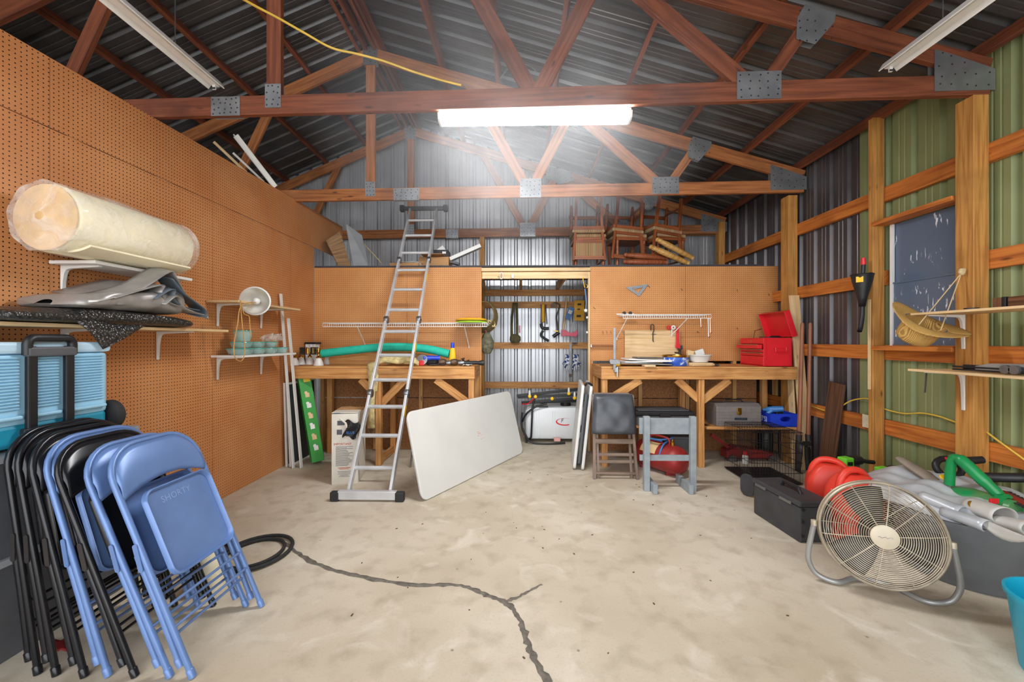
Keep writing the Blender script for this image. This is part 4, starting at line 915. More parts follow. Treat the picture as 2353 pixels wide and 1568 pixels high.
for px_, m_, l_ in ((1537, 'red', 'small roll of red tape hanging on the plywood board'), (1547, 'white', 'small roll of white tape hanging on the plywood board')):
    q = at(px_, 753, 5.14); o = thing('tape_roll', l_, 'tape'  , q); MB().lathe([(.012, -.008), (.028, -.008), (.028, .008), (.012, .008), (.012, -.008)], 24, tr(q) @ rot('X', 90), cap=False).build('roll', M[m_], o, smooth=40)
    if m_ == 'white': MB().box(q + V((-.018, 0, -.06)), (.012, .003, .1)).build('loose_end', M[m_], o)
q = at(1629, 742, 4.9); q.z = 1.70; o = thing('chain_pull', 'thin chain with hooks hanging from the right end of the right wire shelf', 'chain', q)
for dx, l in ((-.01, .22), (.012, .17), (-.1, .1)): MB().tube([q + V((dx, 0, .0)), q + V((dx + .004, 0, -l))] + arc(q + V((dx + .014, 0, -l)), .01, 180, 350, 5), .003, 5).build('strand', M['chrome'], o)
g = MB(); q = at(1438, 722, 5.05); o = thing('roller_tool', 'black wheeled tool lying on the left end of the right wire shelf', 'tool', (q.x, 5.05, 1.75))
for dx in (-.02, .055): MB().lathe([(0, -.012), (.022, -.012), (.022, .012), (0, .012)], 16, tr(q.x + dx, 5.05, 1.772) @ rot('X', 90)).build('wheel', M['black'], o, smooth=40)
MB().beam((q.x - .12, 5.04, 1.758), (q.x + .1, 5.06, 1.762), .02, .012).build('bar', M['white'], o)
# speed square, hooks, ledge on the pegboard
A = tr(0, 5.196, 0) @ FACE_CAM; w0 = at(1437, 661, 5.2); w1 = at(1490, 653, 5.2); w2 = at(1468, 682, 5.2)
def tri(k, c, dx=0): cc = (w0 + w1 + w2) / 3; return [((cc.x + (w.x - cc.x) * k) + dx, cc.z + (w.z - cc.z) * k) for w in (w0, w2, w1)]
o = thing('speed_square', 'grey triangular speed square hanging on the right pegboard', 'square', w2)
T0, T1 = tri(1, 0), tri(.5, 0); g = MB(); vs = []
for z in (0, .006): vs += [(x, y, z) for x, y in T0] + [(x, y, z) for x, y in T1]
fs = []
for i in range(3):
    j = (i + 1) % 3; fs += [(6 + i, 6 + j, 9 + j, 9 + i), (j, i, 3 + i, 3 + j), (i, j, 6 + j, 6 + i), (3 + j, 3 + i, 9 + i, 9 + j)]
g.add(vs, fs, None, A); g.build('plate', M['steel'], o)
g = MB(); a_, c_ = V((w0.x, 5.19, w0.z)), V((w1.x, 5.19, w1.z)); MB().beam(a_.lerp(c_, .3) + V((0, 0, -.035)), a_.lerp(c_, .72) + V((0, 0, -.03)), .006, .012).build('inner_bar', M['steel'], o)
for k in range(6):
    q = at(1384 + 9.3 * k, 765, 5.2); g = MB(); g.tube([q + V((0, .0, .02)), q + V((0, -.03, .018)), q + V((0, -.035, -.01)), q + V((0, -.03, -.025))], .0028, 5)
    tag(g.build('peg_hook', M['chrome']), 'small wire hook in the row of six beside the bar clamp, %s from the left' % ('first', 'second', 'third', 'fourth', 'fifth', 'sixth')[k], 'hook', 'row of wire pegboard hooks')
for px_, py_, w_ in ((1493, 661, 'touching the speed square'), (1568, 668, 'right of the speed square'), (1695, 670, 'straight above the red toolbox'), (1767, 680, 'near the top right edge'), (1695, 757, 'at the upper left of the red toolbox'), (1605, 765, 'below the short wire shelf'), (1368, 710, 'beside the doorway')):
    q = at(px_, py_, 5.2); g = MB(); g.tube([q, q + V((-.02, -.04, .005)), q + V((-.035, -.045, .02))], .003, 5); tag(g.build('peg_hook', M['dark_steel']), 'single dark wire hook in the right pegboard, ' + w_, 'hook', 'single pegboard hooks')
o = thing('hook_ledge', 'small brown ledge on two brackets low on the right pegboard', 'shelf', at(1387, 806, 5.16)); q0, q1 = at(1358, 793, 5.16), at(1413, 793, 5.16)
MB().box(((q0.x + q1.x) / 2, 5.165, q0.z), (q1.x - q0.x, .07, .012)).build('board', M['hardboard'], o)
for q in (q0, q1): MB().box((q.x, 5.165, q.z - .01), (.012, .06, .035)).build('bracket', M['chrome'], o)
# red tool chest ----------------------------------------------------------------
tx0, tx1, ty0, ty1, tz0, tz1 = 2.735, 3.05, 4.58, 5.06, BT + .002, BT + .325
o = thing('red_toolbox', 'bright red metal toolbox with drawers and open lid on the right bench', 'toolbox', ((tx0 + tx1) / 2, (ty0 + ty1) / 2, tz0))
g = MB(); t = .006
for c, d in ((((tx0 + tx1) / 2, (ty0 + ty1) / 2, tz0 + .004), (tx1 - tx0, ty1 - ty0, .008)), (((tx0 + tx1) / 2, ty0 + t / 2, (tz0 + tz1) / 2), (tx1 - tx0, t, tz1 - tz0)), (((tx0 + tx1) / 2, ty1 - t / 2, (tz0 + tz1) / 2), (tx1 - tx0, t, tz1 - tz0)), ((tx1 - t / 2, (ty0 + ty1) / 2, (tz0 + tz1) / 2), (t, ty1 - ty0, tz1 - tz0)), ((tx0 + .03, (ty0 + ty1) / 2, (tz0 + tz1) / 2), (t, ty1 - ty0, tz1 - tz0)), (((tx0 + tx1) / 2, (ty0 + ty1) / 2, tz1 - .06), (tx1 - tx0 - .01, ty1 - ty0 - .01, .004))): g.box(c, d)
g.build('case', M['red'], o, bevel=.003)
dz = [(tz0 + .012, .10, 0), (tz0 + .118, .035, 0), (tz0 + .158, .035, 0), (tz0 + .198, .05, .045), (tz0 + .255, .06, 0)]
for z, h, out in dz:
    if h == .06: dr = MB().box((tx0 + .008, (ty0 + ty1) / 2, z + h / 2), (.016, ty1 - ty0 - .006, h)).build('top_panel', M['red'], o, bevel=.003); MB().lathe([(.009, 0), (.009, .003), (0, .004)], 12, tr(tx0, (ty0 + ty1) / 2, z + .03) @ rot('Y', -90)).build('lock', M['chrome'], dr); continue
    dr = MB().box((tx0 + .012 - out, (ty0 + ty1) / 2, z + h / 2), (.022 + (.02 if out else 0), ty1 - ty0 - .03, h - .004)).build('drawer', M['red'], o, bevel=.002)
    if h < .09: MB().box((tx0 - .006 - out, (ty0 + ty1) / 2, z + h - .004), (.02, ty1 - ty0 - .06, .007)).build('pull', M['chrome'], dr, bevel=.002)
hx = (tx0 + tx1) / 2 + .02; g = MB(); g.tube([(hx - .06, ty0, tz0 + .215), (hx - .06, ty0 - .02, tz0 + .21), (hx - .058, ty0 - .022, tz0 + .165), (hx + .058, ty0 - .022, tz0 + .165), (hx + .06, ty0 - .02, tz0 + .21), (hx + .06, ty0, tz0 + .215)], .006, 6); g.box((hx, ty0 - .006, tz0 + .212), (.14, .01, .012)); g.build('side_handle', M['red'], o)
ax = V((-.30, 0, .95)).normalized(); LM = frame((tx1 - .002, (ty0 + ty1) / 2, tz1 + .004), ax, (1, 0, .3))
g = MB(); LL, LD, LW = .30, .065, ty1 - ty0 + .006
g.box((LL / 2, 0, LD), (LL, LW, .005), LM); g.box((LL, 0, LD / 2), (.005, LW, LD), LM); g.box((LL / 2, LW / 2, LD / 2), (LL, .005, LD), LM); g.box((LL / 2, -LW / 2, LD / 2), (LL, .005, LD), LM); g.box((0.004, 0, LD / 2 + .01), (.005, LW, LD - .02), LM)
g.build('lid', M['red'], o, bevel=.003)
MB().tube([(tx0 + .10, ty1 - .1, tz1 - .03), (tx0 + .12, ty1 - .1, tz1 + .09), (tx0 + .2, ty1 - .1, tz1 + .11)], .006, 6).build('lid_stay', M['chrome'], o)
q = V(((tx0 + tx1) / 2, ty0 + .12, tz1 + .008)); o = thing('screwdriver', 'dark screwdriver with blue end lying across the open red toolbox', 'screwdriver', q)
MB().tube([q + V((-.15, -.02, .0)), q + V((-.02, 0, 0))], .006, 6).build('shaft', M['chrome'], o); MB().tube([q + V((-.02, 0, 0)), q + V((.0, 0, 0)), q + V((.1, .02, 0)), q + V((.12, .02, 0))], [.01, .017, .018, .012], 10).build('grip', M['black'], o, smooth=50)
# things hanging in the doorway -------------------------------------------------
def W(px, py, Y=6.58): return at(px, py, Y)
M['pink'] = paint('faded_red_axe_paint', 'd0566a', .45, 0, .1); M['camo'] = paint('camouflage_cloth', '6d6a55', .9, 0, .3, 22, .3, '3f4034')
o = thing('canteen', 'olive canteen hanging by its strap on the back wall', 'canteen', W(1184, 788))
for dx in (0, 12): band([W(1181 + dx / 2, 696), W(1176 + dx, 735), W(1176 + dx, 772)], (.04, 0, 0), M['cloth_olive'], 'strap', o)
q = W(1184, 778, 6.55); MB().lathe([(0, -.075), (.06, -.07), (.09, -.03), (.085, .03), (.05, .06), (.03, .07), (0, .072)], 20, tr(q), sy=.5).build('pouch', M['cloth_olive'], o, smooth=60)
MB().box(W(1194, 757, 6.54), (.02, .012, .12)).build('red_tag', M['pink'], o)
o = thing('hand_drill', 'yellow sleeved hanging tool with two black grips on the back wall', 'tool', W(1250, 785))
MB().lathe([(0, 0), (.028, .01), (.034, .1), (.022, .3), (0, .31)], 14, tr(W(1248, 742))).build('sleeve', M['disc_yellow'], o, smooth=50)
MB().tube([W(1244, 700), W(1243, 745)], .008, 6).build('side_wire', M['dark_steel'], o); MB().tube([W(1254, 700), W(1257, 745)], .008, 6).build('side_wire', M['dark_steel'], o)
MB().tube(smoothpts([W(1243, 744), W(1247, 754), W(1261, 755)], 5), .024, 8).build('grip', M['black'], o, smooth=50); MB().tube(smoothpts([W(1248, 760), W(1243, 770), W(1250, 777), W(1261, 784)], 5), .02, 8).build('grip', M['black'], o, smooth=50)
o = thing('sickle', 'hanging sickle with bent blade and black grip on the back wall', 'sickle', W(1280, 775))
MB().tube(smoothpts([W(1267, 705), W(1273, 697), W(1283, 698), W(1286, 706), W(1279, 727), W(1281, 745), W(1282, 760)], 6), .012, 6).build('rod', M['dark_steel'], o, smooth=50)
MB().prism([(0, 0), (.11, .0), (.1, .05), (.06, .08), (.02, .07)], .006, tr(W(1265, 707, 6.57)) @ FACE_CAM).build('blade', M['rust'], o)
MB().tube([W(1271, 774), W(1285, 764)], .028, 10).build('grip', M['black'], o, smooth=50); MB().tube([W(1271, 760), W(1283, 762)], [.004, .014], 6).build('spike', M['brass'], o)
o = thing('axe', 'axe with a faded red head hanging upside down on the back wall', 'axe', W(1300, 772))
MB().tube([W(1302, 684, 6.54), W(1299, 720, 6.54), W(1294, 760, 6.54)], [.017, .015, .018], 8).build('handle', M['pale_wood'], o, smooth=50)
MB().prism([(-.04, .05), (.02, .045), (.09, .0), (.16, .01), (.21, .05), (.22, -.02), (.19, -.07), (.06, -.05), (-.04, -.06)], .03, tr(W(1296, 765, 6.53)) @ FACE_CAM).build('head', M['pink'], o, bevel=.004)
o = thing('level_plate', 'yellow plate with black cut-outs hanging on the back wall', 'jig', W(1331, 738)); q = W(1331, 714, 6.55)
MB().box(q, (.165, .02, .33)).build('plate', M['disc_yellow'], o, bevel=.004)
for dx, dz_, s in ((0, .1, .03), (-.01, .02, .022), (-.01, -.09, .035)): MB().box(q + V((dx, -.012, dz_)), (s * 2, .006, s)).build('cut_out', M['black'], o)
o = thing('blister_pack', 'blue and white blister pack hanging askew beside the yellow plate', 'package', W(1309, 735)); q = W(1309, 720, 6.53)
MB().box((0, 0, 0), (.09, .015, .2), tr(q) @ rot('Y', 22)).build('card', M['blue_ink'], o); MB().box((0, -.01, .02), (.06, .012, .06), tr(q) @ rot('Y', 22)).build('label', M['white'], o)
o = thing('cable_lock', 'grey steel lock bar hanging behind the red axe head', 'lock', W(1320, 790))
for dx in (-.03, .03): MB().box(W(1320, 766, 6.56) + V((dx, 0, 0)), (.018, .018, .36)).build('bar', M['steel'], o)
MB().box(W(1320, 789, 6.56), (.08, .022, .02)).build('end_piece', M['black'], o)
o = thing('rasp', 'long grey steel rasp hanging over white and blue gloves', 'file', W(1312, 866)); MB().box(W(1311, 826, 6.54), (.035, .014, .5)).build('blade', M['steel'], o); MB().box(W(1311, 863, 6.54), (.05, .02, .05)).build('tang', M['rust'], o)
m, nt, b = new('white_blue_glove_cloth'); tc = N(nt, 'ShaderNodeTexCoord'); no = N(nt, 'ShaderNodeTexNoise', Scale=22.0, Detail=2.0); nt.links.new(tc.outputs['Object'], no.inputs['Vector'])
nt.links.new(ramp(nt, [(.5, srgb('dfe2e6')), (.56, srgb('27457c'))], no.outputs[0]), b.inputs['Base Color']); b.inputs['Roughness'].default_value = .9; M['glove'] = m
for s, l_ in ((-1, 'left'), (1, 'right')):
    q = W(1314 + 9 * s, 832, 6.58); o = thing('work_glove', 'white and blue patterned work glove hanging on the %s side of the rasp' % l_, 'glove', W(1314 + 9 * s, 852))
    MB().lathe([(0, -.05), (.04, -.05), (.055, 0), (.045, .09), (.05, .12), (0, .12)], 12, tr(q), sy=.45).build('palm', M['glove'], o, smooth=60)
    for k in range(4): MB().tube([q + V((-.04 + .027 * k, 0, -.03)), q + V((-.05 + .033 * k, 0, -.09 - .02 * (k in (1, 2)))), q + V((-.052 + .034 * k, 0, -.12 - .02 * (k in (1, 2))))], [.013, .012, .007], 6).build('finger', M['glove'], o, smooth=60)
    MB().tube([q + V((s * .04, 0, .02)), q + V((s * .075, 0, -.03)), q + V((s * .08, 0, -.055))], [.014, .012, .007], 6).build('thumb', M['glove'], o, smooth=60)
M['rope'] = paint('coiled_rope', '6d5b36', .85, 0, .2, 40, .3)
o = thing('rope_coil', 'brown coil of rope hanging just inside the left door jamb', 'rope', at(1118, 755, 5.28)); c = at(1113, 724, 5.28)
for k in range(6): MB().tube([c + V(((.13 + .008 * k) * math.cos(t), .02 * k - .04, (.17 + .008 * k) * math.sin(t) - .005 * k)) for t in [j * 2 * math.pi / 28 for j in range(28)]], .008, 6, closed=True).build('turn', M['rope'], o, smooth=60)
o = thing('yellow_rope', 'small knot of yellow cord hanging below the rope coil', 'cord', at(1128, 752, 5.3)); c = at(1129, 744, 5.3)
for k in range(4): MB().tube([c + V((.05 * math.cos(t + k), .03 * math.sin(2 * t), .045 * math.sin(t))) for t in [j * .4488 for j in range(14)]], .006, 5, closed=True).build('loop', M['strap'], o, smooth=60)
o = thing('camouflage_bag', 'camouflage cloth bag hanging inside the left door jamb', 'bag', at(1120, 812, 5.3)); q = at(1119, 790, 5.3)
MB().lathe([(0, -.14), (.05, -.13), (.085, -.06), (.09, .03), (.05, .12), (.02, .15), (0, .15)], 16, tr(q), sy=.6).build('sack', M['camo'], o, smooth=60); MB().tube([q + V((0, 0, .14)), V((-.505, 5.265, q.z + .26))], .006, 5).build('drawstring', M['pink'], o)
o = thing('key_lanyard', 'cord lanyard with a white ball hanging on the right door jamb', 'lanyard', at(1346, 745, 5.15))
MB().tube(smoothpts([at(1339, 636, 5.16), at(1341, 650, 5.15), at(1344, 662, 5.15)], 4), .005, 5).build('neck_cord', M['yellow'], o); MB().tube(arc(at(1346, 658, 5.15), .025, 0, 340, 12), .004, 5, closed=True).build('ring', M['brass'], o)
MB().tube(smoothpts([at(1344, 664, 5.15), at(1347, 690, 5.15), at(1346, 712, 5.15)], 4), .008, 5).build('blue_cord', M['blue_ink'], o); MB().lathe([(0, -.024), (.017, -.017), (.024, 0), (.017, .017), (0, .024)], 14, tr(at(1346, 714, 5.15))).build('ball', M['white'], o, smooth=60)
for py_ in (730, 764): MB().lathe([(0, -.016), (.012, -.01), (.012, .01), (0, .016)], 10, tr(at(1349, py_, 5.15))).build('bead', M['white'], o, smooth=60)
g = MB(); q = at(1152, 634, 5.155); g.tube([q + V((.02 * math.cos(t), 0, .042 * math.sin(t))) for t in [j * .3927 for j in range(16)]], .006, 6, closed=True); tag(g.build('chain_ring', M['white'], smooth=60), 'white oval ring hanging on the doorway header', 'ring')
q = at(1178, 634, 5.155); o = thing('padlock', 'small padlock hanging on the doorway header', 'padlock', q); MB().box(q + V((0, 0, -.012)), (.032, .018, .04)).build('body', M['white_plastic'], o, bevel=.004); MB().tube(arc(q + V((0, 0, .01)), .012, 0, 180, 8), .004, 6).build('shackle', M['chrome'], o)
# ------------------------------------------------------------------ ladder
def Lp(z, dx=0, dy=0): return V((-1.357 + dx - .004 * z, 3.575 + .646 * z + dy, z))
ld = thing('ladder', 'tall aluminium folding ladder leaning on the loft edge', 'ladder', Lp(0.0)); hw = .19
def zpy(py):
    k = (784 - py) / F; return (CAMZ + k * 3.575) / (1 - .646 * k)
cuts = [.05, zpy(905), zpy(735), zpy(597), zpy(478)]
for s in (-1, 1):
    for a, c in zip(cuts, cuts[1:]): MB().beam(Lp(a + .02, s * hw), Lp(c - .02, s * hw), .026, .06, (0, 1, 0)).build('rail', M['alu'], ld, bevel=.004)
    for z in cuts[1:4]:
        o = MB().lathe([(0, -.022), (.042, -.022), (.045, -.012), (.045, .012), (.042, .022), (0, .022)], 18, tr(Lp(z, s * hw, 0)) @ rot('Y', 90)).build('hinge', M['steel'], ld, smooth=40)
        MB().lathe([(.012, .022), (.01, .03), (0, .031)], 10, tr(Lp(z, s * hw, 0)) @ rot('Y', 90 * s)).build('hinge_bolt', M['dark_steel'], o)
for py_ in (1078, 1003, 936, 874, 817, 762, 712, 665, 620, 580, 540, 505):
    z = zpy(py_); MB().beam(Lp(z, -hw), Lp(z, hw), .032, .03, (0, -.55, .84)).build('rung', M['alu'], ld, bevel=.007)
for px_, z in ((1, 1.35), (1, 2.22), (1, .72)): MB().beam(Lp(z - .05, hw + .0145), Lp(z + .05, hw + .0145), .002, .035, (0, 1, 0)).build('warning_label', M['yellow'], ld)
b = V((-1.357, 3.56, .055)); MB().box(b, (.52, .045, .075)).build('stabiliser_bar', M['alu'], ld, bevel=.003)
for s in (-1, 1): MB().box(b + V((s * .29, 0, -.012)), (.08, .06, .085)).build('rubber_foot', M['rubber'], ld, bevel=.012)
t_ = Lp(zpy(478)); MB().box(t_, (.60, .04, .055)).build('stabiliser_bar', M['dark_steel'], ld, bevel=.003)
for s in (-1, 1): MB().box(t_ + V((s * .31, 0, 0)), (.06, .07, .09)).build('rubber_foot', M['rubber'], ld, bevel=.012)
# folding tables -----------------------------------------------------------
M['table'] = paint('white_table_plastic', 'd6d6d2', .4, 0, .03, 3)
P0, P1 = fl(972, 1156), fl(1203, 1041); u = (P1 - P0).normalized(); nb = V((-u.y, u.x, 0))
up = (nb * .20 + V((0, 0, .775))).normalized(); nrm = u.cross(up)
L_ = (P1 - P0).length; H_ = .80; A = frame(P0 + V((0, 0, .004)), u, -u.cross(up)) ; A = Matrix(((u.x, up.x, nrm.x, P0.x), (u.y, up.y, nrm.y, P0.y), (u.z, up.z, nrm.z, P0.z + .006), (0, 0, 0, 1)))
o = thing('folding_table', 'large white folding table tipped on its long edge behind the ladder foot', 'table', (P0 + P1) / 2)
MB().prism(rrect(L_, H_, .075, 6, L_ / 2, H_ / 2), .022, A, -.022).build('table_top', M['table'], o, bevel=.007)
MB().prism(rrect(L_ - .03, H_ - .03, .07, 6, L_ / 2, H_ / 2), .02, A, -.043).build('under_rim', M['table'], o, bevel=.006)
g = MB(); g.tube([A @ V(p) for p in ((.12, .05, -.06), (.12, H_ - .06, -.06))], .014, 8); g.tube([A @ V(p) for p in ((L_ - .12, .05, -.06), (L_ - .12, H_ - .06, -.06))], .014, 8)
for x in (.12, L_ - .12): MB().tube([A @ V((x, .05, -.06)), A @ V((x, H_ - .06, -.06)), A @ V((x + (.5 if x < 1 else -.5), H_ - .1, -.06)), A @ V((x + (.5 if x < 1 else -.5), .09, -.06)), A @ V((x, .05, -.06))], .013, 8).build('leg', M['steel'], o)
g = MB()
for k in range(9): g.box((L_ * .56 + random.uniform(-.05, .07), H_ * .49 + random.uniform(-.07, .05), .0005), (random.uniform(.01, .03), random.uniform(.004, .012), .0008), A)
M['pale_red'] = paint('faint_red_marks', 'd9a59c', .5); g.build('red_scuff', M['pale_red'], o, kind='stuff')
MB().tube([fl(943, 1075) + V((0, 0, .01)), fl(943, 1075) + V((.05, .1, .62))], .011, 8).build('leg', M['steel'], o)
q = fl(1329, 1083); d2 = V((.10, 1, 0)).normalized(); lean = V((.10, 0, .93)).normalized(); sd = d2.cross(lean)
o = thing('folding_table', 'white folding table folded in half and standing on edge by the doorway', 'table', q)
A = Matrix(((d2.x, lean.x, sd.x, q.x), (d2.y, lean.y, sd.y, q.y), (d2.z, lean.z, sd.z, q.z + .008), (0, 0, 0, 1)))
for z in (-.062, .028): MB().prism(rrect(.74, .93, .05, 5, .37, .465), .034, A, z).build('table_half', M['table'], o, bevel=.01)
for a_, c_ in (((.0, .1, 0), (.0, .83, 0)),): MB().tube([A @ V((.012, .08, .0)), A @ V((.012, .84, 0))], .017, 8).build('folded_leg', M['grey_plastic'], o)
for y in (.1, .45, .8): MB().box((.02, y, 0), (.04, .07, .05), A).build('leg_clip', M['black'], o, bevel=.005)
MB().tube(smoothpts([A @ V(p) for p in ((.06, .925, -.02), (.03, .96, .0), (.05, .94, .045), (.1, .9, .06))], 5), .012, 8).build('carry_handle', M['black'], o, smooth=50)
# sprayer ---------------------------------------------------------------------
sx0 = at(1207, 980, 5.55).x; sx1 = sx0 + .86; sy = 5.62
M['poly'] = paint('white_poly_tank', 'dfe2e4', .4, 0, .03, 3)
o = thing('boom_sprayer', 'white poly tank sprayer with black booms and yellow caps in the doorway', 'sprayer', ((sx0 + sx1) / 2, sy + .15, 0))
g = MB(); sec = [(-.0, .06, .02), (0, .10, .0), (0, .44, 0), (0, .49, .03), (0, .505, .08)]
vs = []; n = 0
for _, z, ins in sec:
    pts = rrect(sx1 - sx0 - 2 * ins, .40 - 2 * ins, .06, 4, (sx0 + sx1) / 2, sy + .2); n = len(pts); vs += [(x, y, z) for x, y in pts]
fs = [tuple(reversed(range(n))), tuple(4 * n + j for j in range(n))]
for i in range(4):
    for j in range(n): fs.append((i * n + j, i * n + (j + 1) % n, (i + 1) * n + (j + 1) % n, (i + 1) * n + j))
g.add(vs, fs); g.build('tank', M['poly'], o, smooth=40)
for x in (.14, .17, .36, .39): MB().box((sx0 + x + .02, sy - .001, .27), (.008, .006, .36)).build('moulded_rib', M['poly'], o)
MB().lathe([(0, .50), (.07, .50), (.075, .51), (.075, .55), (.05, .56), (0, .56)], 20, tr(sx0 + .58, sy + .16, 0)).build('lid', M['black'], o, smooth=40)
MB().lathe([(.0, .56), (.045, .56), (.045, .568), (0, .57)], 16, tr(sx0 + .58, sy + .16, 0)).build('lid_knob', M['red'], o)
for k, (a, c) in enumerate((((-.12, .0, .66), (.98, .02, .78)), ((-.10, .02, .64), (.98, .0, .69)), ((.05, -.03, .575), (.9, .0, .645)), ((-.05, .1, .55), (.8, .1, .58)))):
    MB().beam(V((sx0, sy, 0)) + V(a), V((sx0, sy, 0)) + V(c), .035, .04).build('boom', M['black'], o, bevel=.004)
for k, (x, z) in enumerate(((.06, .66), (.14, .655), (.37, .63), (.60, .70), (.68, .64))):
    q = V((sx0 + x, sy - .05, z)); cap = MB().lathe([(0, -.02), (.024, -.02), (.027, .0), (.02, .015), (0, .02)], 12, tr(q) @ rot('X', 90)).build('nozzle_cap', M['yellow'], o, smooth=50)
    if k in (0, 3, 4): MB().lathe([(.014, .0), (.016, .05), (.012, .08), (0, .085)], 10, tr(q)).build('nozzle_body', M['white_plastic'], cap, smooth=40)
for pts in (((.13, -.05, .63), (.10, -.06, .5), (.09, -.07, .3), (.08, -.05, .1), (.06, -.02, .07)), ((.3, -.03, .56), (.15, -.05, .52), (.02, -.05, .42), (-.04, .0, .3)), ((-.04, .05, .42), (-.05, .0, .25), (.0, -.04, .13), (.08, -.06, .03), (.3, -.08, .012), (.55, -.05, .02))):
    MB().tube(smoothpts([V((sx0, sy, 0)) + V(p) for p in pts], 6), .014, 7).build('hose', M['black'], o, smooth=60)
MB().tube(smoothpts([V((sx0, sy, 0)) + V(p) for p in ((.13, -.05, .64), (.04, -.05, .56), (-.05, -.02, .55))], 6), .008, 6).build('red_wire', M['red'], o, smooth=60)
for x in (.02, .82): MB().box((sx0 + x, sy + .2, .03), (.03, .38, .06)).build('skid', M['black'], o)
MB().box((sx0 + .44, sy - .04, .065), (.09, .05, .05), None).build('valve', M['pale_red'], o, bevel=.006)
MB().box((sx0 + .26, sy + .05, .508), (.12, .08, .008)).build('bracket_plate', M['dark_steel'], o)
g = MB(); cxl = sx0 + .55; pts = [];
for k in range(15): a = math.radians(60 + 240 * k / 14); pts.append((cxl + .125 * math.cos(a), .30 + .052 * math.sin(a)))
for k in range(15): a = math.radians(300 - 240 * k / 14); pts.append((cxl + .005 + .112 * math.cos(a), .302 + .044 * math.sin(a) + .004))
g.prism(pts, .002, tr(0, sy - .001, 0) @ FACE_CAM); g.build('red_swoosh', M['red'], o)
text('F', .075, tr(cxl - .035, sy - .002, .315) @ FACE_CAM @ Matrix(((1, .25, 0, 0), (0, 1, 0, 0), (0, 0, 1, 0), (0, 0, 0, 1))), M['black'], o)
# padded folding chair ------------------------------------------------------------
M['vinyl'] = paint('worn_black_vinyl', '474a50', .38, 0, .22, 7, .15); M['grey_wood'] = wood('weathered_brown_wood', '8b7768', '665349', 30, .6, False)
x0, x1 = at(1366, 1100, 4.17).x, at(1464, 1100, 4.17).x
o = thing('padded_folding_chair', 'folded wooden chair with black padded seat upright before the right bench', 'chair', ((x0 + x1) / 2, 4.2, 0))
def cp(x, z, dy=0): return V((x, 4.17 + .18 * z + dy, z))
for x, dx in ((x0, .0), (x1, .0)): MB().beam(cp(x, 0), cp(x + (.02 if x == x0 else -.03), .84), .028, .03, (0, 1, 0)).build('leg', M['grey_wood'], o, bevel=.003)
for x in (x0 + .045, x1 - .05): MB().beam(cp(x, 0, .03), cp(x, .5, .035), .026, .028, (0, 1, 0)).build('leg', M['grey_wood'], o, bevel=.003)
for z, h, dy in ((.375, .05, 0), (.235, .03, .03), (.165, .03, .03), (.06, .022, 0.0)): MB().beam(cp(x0 + .01, z, dy), cp(x1 - .01, z, dy), .02, h).build('stretcher', M['grey_wood'], o, bevel=.003)
def pad(u, v):
    a = 2 * math.pi * v; sx_ = math.copysign(abs(math.cos(a)) ** .45, math.cos(a)); sz_ = math.copysign(abs(math.sin(a)) ** .45, math.sin(a))
    w = .232 - .022 * (sz_ * .5 + .5); k = math.sin(math.pi * min(u, .999)) ** .35 if 0 < u < 1 else .0
    k = 1 if .12 < u < .88 else (.93 if .02 < u < .98 else (.86 if 0 < u < 1 else 0.0))
    y = (-.075 + .10 * u); y -= .0 if u > .02 else 0
    bulge = 1 if u > .5 else 1
    return cp((x0 + x1) / 2 + w * sx_ * k, .655 + .205 * sz_ * k, y)
def padf(u, v):
    x = -1 + 2 * u; z = -1 + 2 * v; e = (1 - abs(x) ** 5) * (1 - abs(z) ** 5); w = .235 - .025 * (z * .5 + .5)
    rx = x * w * (1 - .03 * abs(z) ** 6); rz = z * .205 * (1 - .03 * abs(x) ** 6)
    return cp((x0 + x1) / 2 + rx, .655 + rz, -.03 - .055 * max(e, 0) ** .35 - .008 * math.sin(6 * x) * math.sin(4 * z) * max(e, 0))
g = MB(); g.grid(padf, 22, 22); g.grid(lambda u, v: padf(u, v) * 0 + cp((x0 + x1) / 2 + (-1 + 2 * u) * (.235 - .025 * v), .655 + (-1 + 2 * v) * .205, -.0), 2, 2)
for e in range(4):
    pass
g.build('seat_pad', M['vinyl'], o, smooth=60)
MB().box((0, 0, 0), (.44, .03, .40), tr(cp((x0 + x1) / 2, .655, -.012)) @ rot('X', -10)).build('seat_board', M['grey_wood'], o)
MB().beam(cp(x0 + .02, .85, .02), cp(x1 - .04, .85, .02), .02, .04).build('top_rail', M['grey_wood'], o)
# grey wooden stand -------------------------------------------------------------
M['grey_paint'] = paint('grey_painted_wood', '8f989d', .55, 0, .1, 12)
xl, xr = at(1487, 1120, 3.84).x, at(1598, 1120, 3.80).x
o = thing('wooden_stand', 'grey painted wooden stand with two boards across, before the red air tank', 'stand', ((xl + xr) / 2, 3.85, 0))
for x in (xl, xr): MB().box((x, 3.86, .355), (.055, .045, .71)).build('upright', M['grey_paint'], o, bevel=.003)
for x in (xl + .055, xr - .05): MB().box((x, 3.93, .045), (.042, .33, .088)).build('foot', M['grey_paint'], o, bevel=.003)
MB().box(((xl + xr) / 2 - .01, 3.893, .61), (xr - xl + .1, .02, .155)).build('board', M['grey_paint'], o, bevel=.002)
MB().box(((xl + xr) / 2 - .02, 3.893, .305), (xr - xl + .07, .02, .055)).build('board', M['grey_paint'], o, bevel=.002)
